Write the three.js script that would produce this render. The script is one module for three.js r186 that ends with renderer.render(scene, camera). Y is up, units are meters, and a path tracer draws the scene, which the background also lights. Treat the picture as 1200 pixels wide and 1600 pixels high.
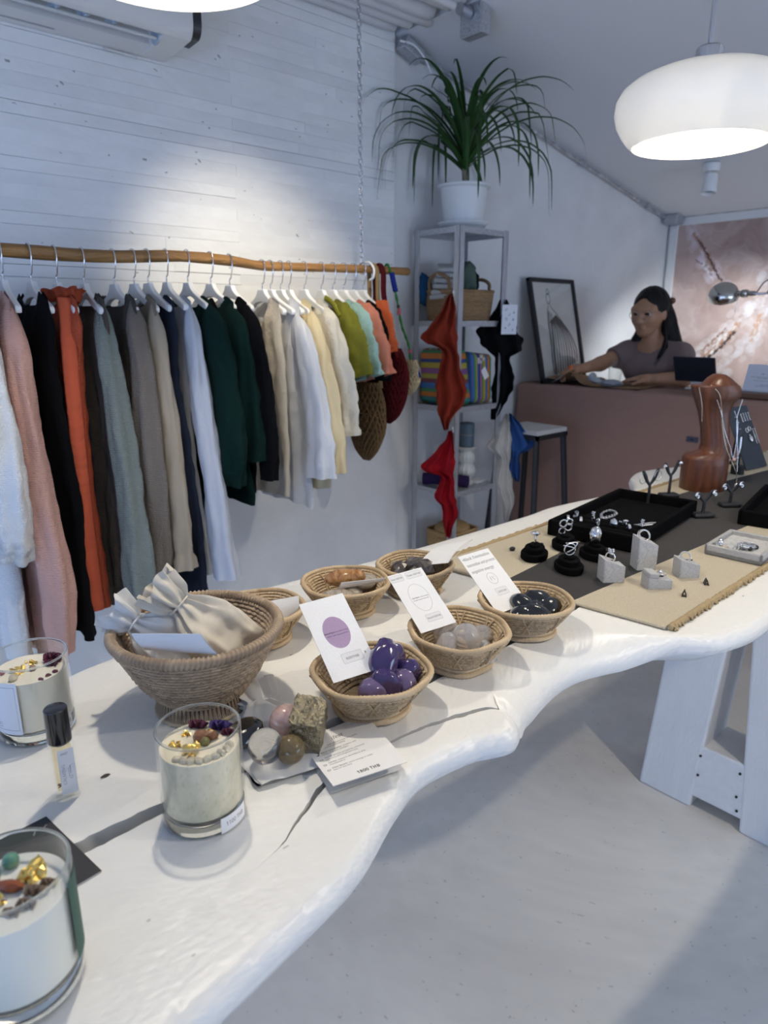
import * as THREE from 'three';
import { RoundedBoxGeometry } from 'three/addons/geometries/RoundedBoxGeometry.js';
import { mergeGeometries, mergeVertices, toCreasedNormals } from 'three/addons/utils/BufferGeometryUtils.js';
import { ImprovedNoise } from 'three/addons/math/ImprovedNoise.js';
import { MarchingCubes } from 'three/addons/objects/MarchingCubes.js';
import { RectAreaLightUniformsLib } from 'three/addons/lights/RectAreaLightUniformsLib.js';

// ---------------------------------------------------------------- camera, sky, large lights, exposure
const scene = new THREE.Scene();
const renderer = new THREE.WebGLRenderer({ antialias: true });
renderer.toneMapping = THREE.LinearToneMapping;
renderer.toneMappingExposure = 0.92;
renderer.shadowMap.enabled = true;
const EYE = [0, 1.30, 2.25];
const camera = new THREE.PerspectiveCamera(73.7226, 0.75, 0.02, 60);
camera.position.set(...EYE);
camera.lookAt(EYE[0] + 0.645419, EYE[1] - 0.270662, EYE[2] - 0.714265);
camera.focus = 1.0;
camera.userData.fStop = 6;
// overcast tropical daylight outside the shop front (the room's x = -2.4 end is glazed)
scene.background = new THREE.Color().setRGB(0.60, 0.80, 1.22);
scene.backgroundIntensity = 1.0;
RectAreaLightUniformsLib.init();
const daylight = new THREE.RectAreaLight(new THREE.Color().setRGB(0.43, 0.66, 1.20), 3.3, 4.0, 1.1);
daylight.position.set(-2.3, 0.70, 2.4);
daylight.lookAt(0, 0.70, 2.4);
scene.add(daylight);
const sideDaylight = new THREE.RectAreaLight(new THREE.Color().setRGB(0.62, 0.78, 1.04), 3.8, 2.8, 1.1); // through the side window
sideDaylight.position.set(2.6, 0.92, 5.12);
sideDaylight.lookAt(2.6, 0.92, 0);
scene.add(sideDaylight);

// ---------------------------------------------------------------- helpers
function mulberry(a) { return () => { a = (a + 0x6d2b79f5) | 0; let t = Math.imul(a ^ (a >>> 15), 1 | a); t = (t + Math.imul(t ^ (t >>> 7), 61 | t)) ^ t; return ((t ^ (t >>> 14)) >>> 0) / 4294967296; }; }
let rnd = mulberry(7);
const rr = (a, b) => a + (b - a) * rnd();
const perlin = new ImprovedNoise();
const noise = (x, y = 0, z = 0) => perlin.noise(x + 31.7, y + 11.3, z + 5.9);
function fbm(x, y = 0, z = 0, o = 4) { let s = 0, a = 0.5; for (let i = 0; i < o; i++) { s += a * noise(x, y, z); x *= 2.03; y *= 2.03; z *= 2.03; a *= 0.5; } return s; }
const clamp = THREE.MathUtils.clamp, lerp = THREE.MathUtils.lerp, sstep = (a, b, x) => THREE.MathUtils.smoothstep(x, a, b);
const V = (x, y, z) => new THREE.Vector3(x, y, z);
const PI = Math.PI;
function interp(table, x) { // piecewise smooth lookup [[x, v], ...]
  const n = table.length;
  if (x <= table[0][0]) return table[0][1];
  if (x >= table[n - 1][0]) return table[n - 1][1];
  let i = 0; while (x > table[i + 1][0]) i++;
  const p0 = table[Math.max(0, i - 1)], p1 = table[i], p2 = table[i + 1], p3 = table[Math.min(n - 1, i + 2)];
  const h = p2[0] - p1[0], t = (x - p1[0]) / h;
  const m1 = p2[0] - p0[0] ? (p2[1] - p0[1]) / (p2[0] - p0[0]) * h : 0, m2 = p3[0] - p1[0] ? (p3[1] - p1[1]) / (p3[0] - p1[0]) * h : 0;
  const t2 = t * t, t3 = t2 * t;
  return (2 * t3 - 3 * t2 + 1) * p1[1] + (t3 - 2 * t2 + t) * m1 + (3 * t2 - 2 * t3) * p2[1] + (t3 - t2) * m2;
}
const used = new Map();
function numbered(n) { const k = used.get(n) ?? 0; used.set(n, k + 1); return k ? n + '_' + String(k).padStart(3, '0') : n; }
function shade(o) { o.castShadow = true; o.receiveShadow = true; return o; }
function obj(name, geo, material, parent = scene) {
  const m = shade(new THREE.Mesh(Array.isArray(geo) ? merge(geo) : geo, material));
  m.name = parent === scene ? numbered(name) : name; parent.add(m); return m;
}
function tag(o, label, category, group) { o.userData.label = label; o.userData.category = category; if (group) o.userData.group = group; return o; }
function thing(name, label, category, [x, y, z] = [0, 0, 0], turn = 0, group) {
  const g = new THREE.Group(); g.name = numbered(name); scene.add(g); g.position.set(x, y, z); g.rotation.y = turn;
  return tag(g, label, category, group);
}
function structure(o, label) { o.userData.kind = 'structure'; if (label) o.userData.label = label; return o; }
function group(name, [x, y, z] = [0, 0, 0]) { const g = new THREE.Group(); g.name = numbered(name); scene.add(g); g.position.set(x, y, z); return g; }
function merge(list) {
  const out = list.map((g) => { let q = g.index ? g.toNonIndexed() : g.clone(); for (const k of Object.keys(q.attributes)) if (!['position', 'normal', 'uv'].includes(k)) q.deleteAttribute(k); if (!q.attributes.normal) q.computeVertexNormals(); if (!q.attributes.uv) q.setAttribute('uv', new THREE.BufferAttribute(new Float32Array(q.attributes.position.count * 2), 2)); q.morphAttributes = {}; q.clearGroups(); return q; });
  return mergeGeometries(out);
}
function box(w, h, d, x = 0, y = 0, z = 0, r = 0, seg = 1) {
  const g = r ? new RoundedBoxGeometry(w, h, d, seg, r) : new THREE.BoxGeometry(w, h, d);
  return g.translate(x, y, z);
}
function cyl(r0, r1, h, x = 0, y = 0, z = 0, seg = 20) { return new THREE.CylinderGeometry(r1, r0, h, seg).translate(x, y + h / 2, z); }
function lathe(prof, seg = 40) { return new THREE.LatheGeometry(prof.map(([r, y]) => new THREE.Vector2(r, y)), seg); }
function surf(fn, nu, nv, closeU = false, uvs = [1, 1]) { // fn(u, v) -> [x, y, z], u and v in 0..1
  const p = [], uv = [], ix = [];
  for (let j = 0; j <= nv; j++) for (let i = 0; i <= nu; i++) { const q = fn(i / nu, j / nv, i, j); p.push(q[0], q[1], q[2]); uv.push(i / nu * uvs[0], j / nv * uvs[1]); }
  const w = nu + 1;
  for (let j = 0; j < nv; j++) for (let i = 0; i < nu; i++) { const a = j * w + i; ix.push(a, a + 1, a + w, a + 1, a + w + 1, a + w); }
  const g = new THREE.BufferGeometry();
  g.setAttribute('position', new THREE.Float32BufferAttribute(p, 3)); g.setAttribute('uv', new THREE.Float32BufferAttribute(uv, 2)); g.setIndex(ix); g.computeVertexNormals();
  if (closeU) { const n = g.attributes.normal; for (let j = 0; j <= nv; j++) { const a = j * w, b = a + nu, v = V(n.getX(a) + n.getX(b), n.getY(a) + n.getY(b), n.getZ(a) + n.getZ(b)).normalize(); n.setXYZ(a, v.x, v.y, v.z); n.setXYZ(b, v.x, v.y, v.z); } }
  return g;
}
function flip(g) { const ix = g.index.array; for (let i = 0; i < ix.length; i += 3) { const t = ix[i]; ix[i] = ix[i + 1]; ix[i + 1] = t; } g.computeVertexNormals(); return g; }
// a tube through points; r is a number or r(t); squash [a, b] with a fixed side direction makes it flat; seg ring points
function sweep(pts, r, { seg = 8, n = 0, closed = false, caps = true, side = null, flat = 1, curve = true, wob = null } = {}) {
  const ps = pts.map((p) => Array.isArray(p) ? V(...p) : p);
  const c = curve ? new THREE.CatmullRomCurve3(ps, closed, 'centripetal') : null;
  const m = curve ? (n || Math.max(2, (ps.length - 1) * 6)) : ps.length - 1;
  const P = [], T = [];
  for (let i = 0; i <= m; i++) { P.push(curve ? c.getPoint(i / m) : ps[i].clone()); }
  for (let i = 0; i <= m; i++) { const a = P[closed ? (i - 1 + m) % m : Math.max(0, i - 1)], b = P[closed ? (i + 1) % m : Math.min(m, i + 1)]; T.push(b.clone().sub(a).normalize()); }
  let nrm = side ? V(...side) : (Math.abs(T[0].y) < 0.9 ? V(0, 1, 0) : V(1, 0, 0));
  const pos = [], uv = [], ix = [];
  let len = 0;
  for (let i = 0; i <= m; i++) {
    if (side) nrm = V(...side);
    nrm = nrm.clone().sub(T[i].clone().multiplyScalar(nrm.dot(T[i]))).normalize();
    const bin = T[i].clone().cross(nrm), rad = typeof r === 'function' ? r(i / m) : r;
    if (i) len += P[i].distanceTo(P[i - 1]);
    for (let k = 0; k <= seg; k++) {
      const a = k / seg * 2 * PI, w = wob ? wob(i / m, a) : 1;
      const v = P[i].clone().addScaledVector(nrm, Math.cos(a) * rad * w).addScaledVector(bin, Math.sin(a) * rad * flat * w);
      pos.push(v.x, v.y, v.z); uv.push(k / seg * 2 * PI * (rad || 0.001), len);
    }
  }
  const w = seg + 1;
  for (let i = 0; i < m; i++) for (let k = 0; k < seg; k++) { const a = i * w + k; ix.push(a, a + 1, a + w, a + 1, a + w + 1, a + w); }
  if (caps && !closed) for (const e of [0, m]) {
    const b = pos.length / 3; pos.push(P[e].x, P[e].y, P[e].z); uv.push(0, 0);
    for (let k = 0; k < seg; k++) { const a = e * w + k; e ? ix.push(a, a + 1, b) : ix.push(a + 1, a, b); }
  }
  const g = new THREE.BufferGeometry();
  g.setAttribute('position', new THREE.Float32BufferAttribute(pos, 3)); g.setAttribute('uv', new THREE.Float32BufferAttribute(uv, 2)); g.setIndex(ix); g.computeVertexNormals();
  const nn = g.attributes.normal;
  for (let i = 0; i <= m; i++) { const a = i * w, b2 = a + seg, v = V(nn.getX(a) + nn.getX(b2), nn.getY(a) + nn.getY(b2), nn.getZ(a) + nn.getZ(b2)).normalize(); nn.setXYZ(a, v.x, v.y, v.z); nn.setXYZ(b2, v.x, v.y, v.z); }
  return g;
}
function extrude(pts, depth, bevel = 0, holes = [], seg = 1, curveSeg = 12) { // polygon in x, y extruded along z
  const s = pts instanceof THREE.Shape ? pts : new THREE.Shape(pts.map(([x, y]) => new THREE.Vector2(x, y)));
  for (const h of holes) s.holes.push(new THREE.Path(h.map(([x, y]) => new THREE.Vector2(x, y))));
  return new THREE.ExtrudeGeometry(s, { depth, bevelEnabled: bevel > 0, bevelThickness: bevel, bevelSize: bevel, bevelOffset: -bevel, bevelSegments: seg, curveSegments: curveSeg });
}
function at(g, x, y, z, rx = 0, ry = 0, rz = 0, s = 1) { if (s !== 1) Array.isArray(s) ? g.scale(...s) : g.scale(s, s, s); if (rx) g.rotateX(rx); if (rz) g.rotateZ(rz); if (ry) g.rotateY(ry); return g.translate(x, y, z); }
function warp(g, fn) { const p = g.attributes.position; for (let i = 0; i < p.count; i++) { const q = fn(p.getX(i), p.getY(i), p.getZ(i)); p.setXYZ(i, ...q); } g.computeVertexNormals(); return g; }
function blob(r, detail, amp, freq, seed, squash = [1, 1, 1], facet = false) { // a rounded or broken stone
  let g = new THREE.IcosahedronGeometry(1, detail); if (!facet) { g.deleteAttribute('normal'); g.deleteAttribute('uv'); g = mergeVertices(g, 1e-4); }
  const p = g.attributes.position;
  for (let i = 0; i < p.count; i++) { const x = p.getX(i), y = p.getY(i), z = p.getZ(i), k = r * (1 + amp * fbm(x * freq + seed * 7.1, y * freq + seed * 3.3, z * freq, 3) * 2); p.setXYZ(i, x * k * squash[0], y * k * squash[1], z * k * squash[2]); }
  g.computeVertexNormals();
  if (!g.attributes.uv) { const uv = new Float32Array(p.count * 2); for (let i = 0; i < p.count; i++) { uv[i * 2] = p.getX(i) / r * 0.5 + 0.5; uv[i * 2 + 1] = p.getY(i) / r * 0.5 + 0.5; } g.setAttribute('uv', new THREE.BufferAttribute(uv, 2)); }
  return g;
}

// ---------------------------------------------------------------- textures
const C = (hex) => new THREE.Color(hex);
function dataTex(w, h, fn, srgb = false, repeat = null) {
  const d = new Uint8Array(w * h * 4);
  for (let j = 0; j < h; j++) for (let i = 0; i < w; i++) { const c = fn(i / w, j / h, i, j), k = (j * w + i) * 4; const a = typeof c === 'number' ? [c, c, c] : c; d[k] = clamp(a[0] * 255, 0, 255); d[k + 1] = clamp(a[1] * 255, 0, 255); d[k + 2] = clamp(a[2] * 255, 0, 255); d[k + 3] = 255; }
  const t = new THREE.DataTexture(d, w, h); t.magFilter = THREE.LinearFilter; t.minFilter = THREE.LinearFilter; t.wrapS = t.wrapT = THREE.RepeatWrapping;
  if (srgb) t.colorSpace = THREE.SRGBColorSpace; if (repeat) t.repeat.set(...repeat); t.needsUpdate = true; return t;
}
// noise that repeats over the unit square
function tileNoise(u, v, f, seed = 0, o = 3) {
  let s = 0, a = 0.5;
  for (let i = 0; i < o; i++) { const R = f / (2 * PI); const x = Math.cos(u * 2 * PI) * R, y = Math.sin(u * 2 * PI) * R, z = Math.cos(v * 2 * PI) * R, w = Math.sin(v * 2 * PI) * R; s += a * (noise(x + seed, y + z * 0.71, w + z * 0.71 + seed * 1.7) ); f *= 2; a *= 0.5; }
  return s;
}
function canvasTex(w, h, draw) { const c = document.createElement('canvas'); c.width = w; c.height = h; const x = c.getContext('2d'); draw(x, w, h); const t = new THREE.CanvasTexture(c); t.colorSpace = THREE.SRGBColorSpace; t.magFilter = THREE.LinearFilter; return t; }
const rep = (t, x, y) => { const c = t.clone(); c.repeat.set(x, y); c.needsUpdate = true; return c; };
const grainBump = dataTex(256, 256, (u, v) => 0.5 + tileNoise(u, v, 40, 3, 3) * 0.7);
const coarseBump = dataTex(256, 256, (u, v) => 0.5 + tileNoise(u, v, 8, 9, 5) * 0.8);
const fabricBump = dataTex(256, 256, (u, v, i, j) => 0.5 + 0.18 * (((i >> 1) + (j >> 1)) % 2 ? 1 : -1) + tileNoise(u, v, 26, 5, 3) * 0.35);
const gauzeBump = dataTex(512, 512, (u, v) => { const w = 0.5 + tileNoise(u, v, 10, 2, 2) * 0.5; const a = Math.sin((u + 0.012 * noise(v * 30, u * 4)) * 2 * PI * 40), b = Math.sin((v + 0.012 * noise(u * 30, v * 4, 3)) * 2 * PI * 40); return 0.5 + 0.17 * a * w + 0.17 * b * (1.1 - w) + tileNoise(u, v, 22, 6, 3) * 0.5; });
const ribBump = dataTex(256, 64, (u, v) => 0.5 + 0.4 * Math.sin(u * 2 * PI * 16) + tileNoise(u, v, 20, 8, 2) * 0.15);
const std = (o) => new THREE.MeshStandardMaterial(o);
const phys = (o) => new THREE.MeshPhysicalMaterial(o);
const lin = (r, g, b) => new THREE.Color().setRGB(r, g, b);
// ---------------------------------------------------------------- the room
const M = {};
{
  const speck = (u, v, s, f, lim) => Math.max(0, tileNoise(u, v, f, s, 2) - lim) * 14;
  const floorTex = dataTex(720, 720, (u, v) => { const a = tileNoise(u, v, 7, 12, 4) * 0.10, b = tileNoise(u, v, 60, 4, 3) * 0.035, s = clamp(speck(u, v, 41, 260, 0.36), 0, 1) * 0.14; const k = 0.905 + a * 0.8 + b - s; return [k * 1.01, k * 0.99, k * 0.955]; }, true);
  M.floor = std({ map: floorTex, roughness: 0.62, bumpMap: coarseBump, bumpScale: 0.0012 });
  const wallTex = dataTex(512, 512, (u, v) => { const k = 0.885 + tileNoise(u, v, 6, 8, 4) * 0.05 + tileNoise(u, v, 60, 2, 2) * 0.015; return [k, k, k * 0.995]; }, true);
  M.plaster = std({ map: wallTex, roughness: 0.8, bumpMap: coarseBump, bumpScale: 0.003 });
  M.ceil = std({ color: lin(0.74, 0.75, 0.77), roughness: 0.9, bumpMap: coarseBump, bumpScale: 0.002 });
  const plankTex = dataTex(512, 256, (u, v) => { let k = 0.95 + tileNoise(u, v, 5, 18, 4) * 0.05; const g = tileNoise(u * 1, v, 24, 3, 2) * 0.02; const chip = tileNoise(u, v, 34, 21, 3); if (chip > 0.43) k -= 0.32; return [k + g, k + g, k + g - 0.006]; }, true);
  M.planks = [0, 1, 2].map((i) => { const t = rep(plankTex, 1, 1); t.offset.set(i * 0.31, i * 0.17); return std({ map: t, color: lin(0.96 - i * 0.02, 0.96 - i * 0.02, 0.96 - i * 0.018), roughness: 0.55, bumpMap: grainBump, bumpScale: 0.0006 }); });
  M.gap = std({ color: lin(0.40, 0.38, 0.35), roughness: 0.9 });
  M.pole = std({ color: lin(0.66, 0.66, 0.67), roughness: 0.75, bumpMap: coarseBump, bumpScale: 0.003 });
  M.white = std({ color: lin(0.82, 0.82, 0.80), roughness: 0.5 });
  M.steel = std({ color: lin(0.55, 0.57, 0.60), metalness: 0.9, roughness: 0.38 });
  const galv = dataTex(256, 256, (u, v) => { const k = 0.72 + tileNoise(u, v, 26, 4, 3) * 0.35; return [k, k * 1.01, k * 1.03]; }, true);
  M.galv = std({ map: galv, metalness: 0.55, roughness: 0.40 });
  M.chrome = std({ color: lin(0.72, 0.72, 0.74), metalness: 1, roughness: 0.12 });
  M.black = std({ color: lin(0.012, 0.012, 0.013), roughness: 0.55 });
}
// floor slab
{
  const g = box(7.2, 0.1, 5.6, 1.1, -0.05, 2.6); const uv = g.attributes.uv, p = g.attributes.position;
  for (let i = 0; i < p.count; i++) uv.setXY(i, p.getX(i) / 2.4, p.getZ(i) / 2.4);
  structure(obj('floor', g, M.floor), 'pale grey polished concrete shop floor');
}
// left wall: plaster below, narrow painted boards above (boards are pieces of the wall)
{
  const w = group("wall_left"); structure(w, 'white wall with narrow painted boards over smooth plaster');
  const uvWall = (g) => { const uv = g.attributes.uv, p = g.attributes.position; for (let i = 0; i < p.count; i++) uv.setXY(i, (p.getX(i) + p.getZ(i)) / 1.3, p.getY(i) / 1.3); return g; };
  obj('plaster', uvWall(box(4.6, 1.312, 0.14, -0.2, 0.656, -0.064, 0)), M.plaster, w);
  obj('backing', box(4.6, 1.2, 0.1, -0.2, 1.9, -0.072), M.gap, w);
  rnd = mulberry(31);
  const H = 0.0356;
  for (let r = 0; r < 30; r++) {
    const y = 1.313 + r * H; if (y > 2.36) break;
    let x = 2.09; const tight = rnd();
    const joints = [];
    if (r % 2) { x = 2.09; joints.push(1.345 + rr(-0.004, 0.004), rr(0.1, 0.4), rr(-0.9, -0.6)); } else joints.push(rnd() < 0.5 ? rr(1.0, 1.12) : rr(1.6, 1.8), rr(-0.1, 0.2));
    joints.push(-2.45);
    for (const j of joints) {
      const q = rnd(), gap = q < 0.24 ? rr(0.0014, 0.0028) : q < 0.5 ? rr(0.0004, 0.0008) : 0, len = x - j - 0.0004, h = H - gap, proud = rr(-0.0003, 0.0003);
      const g = new THREE.BoxGeometry(len, h, 0.02); const uv = g.attributes.uv, p = g.attributes.position, o = rnd() * 9;
      // worn lower arris: ends lifted a touch so that boards do not sit perfectly true
      const tilt = rr(-0.0003, 0.0003);
      for (let i = 0; i < p.count; i++) { p.setY(i, p.getY(i) + tilt * Math.sign(p.getX(i))); uv.setXY(i, p.getX(i) / 1.1 + o, p.getY(i) / 0.5 + o * 0.37); }
      obj('board', g.translate(j + len / 2 + 0.0006, y + H / 2, -0.010 + proud), M.planks[(rnd() * 3) | 0], w);
      x = j;
    }
  }
  // plaster wall beyond the boards
  const g = uvWall(box(2.55, 2.75, 0.14, 3.36, 1.3, -0.086)); const b = structure(obj('wall_left_far', g, M.plaster), 'smooth white plaster wall behind the shelf and counter'); b.name = 'wall_side';
}
// back wall with its printed marble mural, white trim round it
{
  structure(obj('wall_back', box(0.12, 2.75, 5.6, 4.572, 1.3, 2.6), M.plaster), 'white back wall behind the counter');
  structure(obj('trim_1', [box(0.02, 1.93, 0.05, 4.5, 0.965, 0.027, 0.003), box(0.02, 0.055, 2.1, 4.5, 1.9, 1.05, 0.003)], M.white), 'white painted trim framing the marble mural');
  const W = 720, tex = canvasTex(W, W, (c) => {
    const d = c.createImageData(W, W);
    for (let j = 0; j < W; j++) for (let i = 0; i < W; i++) {
      const u = i / W * 1.95, v = j / W * 1.9, wx = fbm(u * 2.2, v * 2.2, 1, 4), wy = fbm(u * 2.2 + 9, v * 2.2, 4, 4);
      const a = fbm(u * 2.6 + wx * 1.8, v * 2.6 + wy * 1.8, 2, 5), p = fbm(u * 6 + wy * 3, v * 3 - wx * 3, 7, 4), vein = Math.pow(1 - Math.abs(fbm(u * 1.7 + wx * 1.3, v * 1.7 + wy * 1.3, 11, 4)) * 2, 18);
      let r = 190 + a * 50 + p * 24, g = 166 + a * 56 + p * 24, b = 158 + a * 62 + p * 22;
      r += vein * 10; g += vein * 14; b += vein * 16;
      const k = (j * W + i) * 4; d.data[k] = r; d.data[k + 1] = g; d.data[k + 2] = b; d.data[k + 3] = 255;
    }
    c.putImageData(d, 0, 0);
    const X = (z) => (z - 0.045) / 1.95 * W, Y = (y) => (1.872 - y) / 1.9 * W;
    const R = mulberry(5);
    function stroke(pts, col, w0, w1, jit) { c.lineCap = 'round'; for (let s = 0; s < pts.length - 1; s++) for (let k = 0; k < 14; k++) { const t = k / 14, q = (R() - 0.5) * jit, e = (R() - 0.5) * jit; c.strokeStyle = col; c.lineWidth = (w0 + (w1 - w0) * R()) * 0.7; c.beginPath(); c.moveTo(X(lerp(pts[s][0], pts[s + 1][0], t) + q), Y(lerp(pts[s][1], pts[s + 1][1], t) + e)); c.lineTo(X(lerp(pts[s][0], pts[s + 1][0], t + 0.1) + q), Y(lerp(pts[s][1], pts[s + 1][1], t + 0.1) + e)); c.stroke(); } }
    c.globalAlpha = 0.30; stroke([[0.12, 1.86], [0.2, 1.7], [0.3, 1.58], [0.38, 1.5], [0.42, 1.45]], '#e6ddea', 10, 24, 0.09);
    stroke([[0.2, 0.98], [0.34, 1.1], [0.45, 1.24], [0.56, 1.4], [0.66, 1.6], [0.8, 1.75]], '#f2f0f4', 12, 34, 0.12);
    stroke([[0.4, 1.0], [0.52, 1.1], [0.58, 1.2], [0.62, 1.36]], '#e9e6ea', 12, 30, 0.10);
    c.globalAlpha = 0.55; stroke([[0.3, 1.06], [0.37, 1.12], [0.44, 1.2], [0.5, 1.27]], '#b98a6c', 6, 12, 0.035); stroke([[0.58, 1.19], [0.6, 1.27], [0.62, 1.33]], '#c79a7c', 4, 9, 0.03);
    stroke([[0.15, 1.82], [0.21, 1.75], [0.26, 1.68], [0.31, 1.6]], '#a8806c', 5, 9, 0.02);
    c.globalAlpha = 0.62; stroke([[0.19, 1.775], [0.21, 1.75], [0.235, 1.72], [0.26, 1.68], [0.285, 1.64], [0.31, 1.60], [0.335, 1.555], [0.365, 1.53]], '#4a3230', 2, 5, 0.012);
    stroke([[0.18, 1.667], [0.2, 1.65], [0.246, 1.63], [0.28, 1.60], [0.3, 1.56]], '#6d5048', 1, 3, 0.010);
    stroke([[0.31, 1.06], [0.36, 1.09], [0.41, 1.15], [0.44, 1.185], [0.475, 1.235]], '#2c2224', 3, 7, 0.018);
    stroke([[0.29, 1.10], [0.33, 1.15], [0.38, 1.2], [0.43, 1.25]], '#8a5a44', 2, 5, 0.02);
    c.globalAlpha = 0.6; stroke([[0.33, 1.08], [0.4, 1.17], [0.47, 1.26]], '#fbf8f6', 3, 8, 0.04); stroke([[0.23, 1.64], [0.27, 1.6], [0.31, 1.55]], '#f4f0f4', 3, 7, 0.03);
    c.globalAlpha = 1;
  });
  tex.wrapS = tex.wrapT = THREE.MirroredRepeatWrapping;
  const g = box(0.006, 1.872, 4.6, 4.506, 0.936, 2.345); const p = g.attributes.position, uv = g.attributes.uv;
  for (let i = 0; i < p.count; i++) uv.setXY(i, (p.getZ(i) - 0.045) / 1.95, 1 - (1.872 - p.getY(i)) / 1.9);
  tag(obj('marble_mural', g, std({ map: tex, roughness: 0.55 })), 'pink and grey marble mural print covering the wall behind the counter', 'mural');
}
// remaining walls, the glazed shop front
{
  const w = group('wall_right'); structure(w, 'white plaster wall with a side window on the far side of the shop');
  for (const b of [box(3.7, 2.75, 0.12, -0.65, 1.3, 5.26), box(0.7, 2.75, 0.12, 4.35, 1.3, 5.26), box(2.8, 0.35, 0.12, 2.6, 0.175, 5.26), box(2.8, 1.25, 0.12, 2.6, 2.125, 5.26)]) obj('wall_piece', b, M.plaster, w);
  const f = group('window_2'); structure(f, 'wide side window with black metal frame');
  for (let i = 0; i <= 2; i++) obj('mullion', box(0.05, 1.15, 0.05, 1.225 + i * 1.375, 0.925, 5.26, 0.004), M.black, f);
  obj('rail', box(2.8, 0.05, 0.05, 2.6, 0.375, 5.26, 0.004), M.black, f); obj('rail', box(2.8, 0.05, 0.05, 2.6, 1.475, 5.26, 0.004), M.black, f);
  for (let i = 0; i < 2; i++) obj('pane', box(1.32, 1.06, 0.004, 1.9125 + i * 1.375, 0.925, 5.26), phys({ color: lin(0.97, 0.98, 0.98), transmission: 1, roughness: 0, thickness: 0, ior: 1.5 }), f);
}
{
  const w = group('wall_front'); structure(w, 'white shop front wall around a wide window');
  for (const b of [box(0.12, 2.75, 0.5, -2.46, 1.3, 0.15), box(0.12, 2.75, 0.9, -2.46, 1.3, 4.85), box(0.12, 1.4, 4.0, -2.46, 2.0, 2.4), box(0.12, 0.12, 4.0, -2.46, 0.06, 2.4)]) obj('wall_piece', b, M.plaster, w);
  const f = group('window_1'); structure(f, 'large shop window with black metal frame');
  for (let i = 0; i <= 3; i++) obj('mullion', box(0.05, 1.18, 0.05, -2.46, 0.71, 0.42 + i * 1.32, 0.004), M.black, f);
  obj('rail', box(0.05, 0.05, 4.0, -2.46, 0.145, 2.4, 0.004), M.black, f); obj('rail', box(0.05, 0.05, 4.0, -2.46, 1.275, 2.4, 0.004), M.black, f);
  const glass = phys({ color: lin(0.97, 0.98, 0.98), transmission: 1, roughness: 0, thickness: 0, ior: 1.5 });
  for (let i = 0; i < 3; i++) obj('pane', box(0.004, 1.08, 1.27, -2.46, 0.71, 1.08 + i * 1.32), glass, f);
}
// ceilings: rough poles over the front of the shop, sloping board over the counter
{
  const c = group('ceiling'); structure(c, 'ceiling of white painted round poles laid side by side');
  obj('ceiling_board', box(4.58, 0.08, 5.4, -0.16, 2.45, 2.55), M.pole, c);
  rnd = mulberry(12); let z = 0.035;
  while (z < 5.15) {
    const r = rr(0.026, 0.036), x1 = 2.09 + rr(-0.045, 0.035), y = 2.405 - r * 0.55, pts = [];
    for (let k = 0; k <= 8; k++) pts.push([lerp(-2.38, x1, k / 8), y + rr(-0.004, 0.003), z + rr(-0.005, 0.005)]);
    const nodes = [rr(0.2, 0.4), rr(0.55, 0.7), rr(0.86, 0.96)], s = rnd() * 9;
    obj('pole', sweep(pts, (t) => { let k = r * (1 + 0.05 * noise(t * 40, s)); for (const q of nodes) k *= 1 + 0.07 * Math.exp(-(((t - q) / 0.0035) ** 2)); return k; }, { seg: 10, n: 60 }), M.pole, c);
    z += r * 1.95 + rr(0.002, 0.016);
  }
  const sl = Math.atan2(0.462, 2.4);
  const g = new THREE.BoxGeometry(2.52, 0.07, 5.4).translate(1.26, 0.035, 2.55).rotateZ(-sl).translate(2.1, 2.375, 0);
  structure(obj('ceiling_far', g, M.ceil), 'plain grey-white sloping ceiling above the counter').name = 'ceiling_slope';
}
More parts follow.
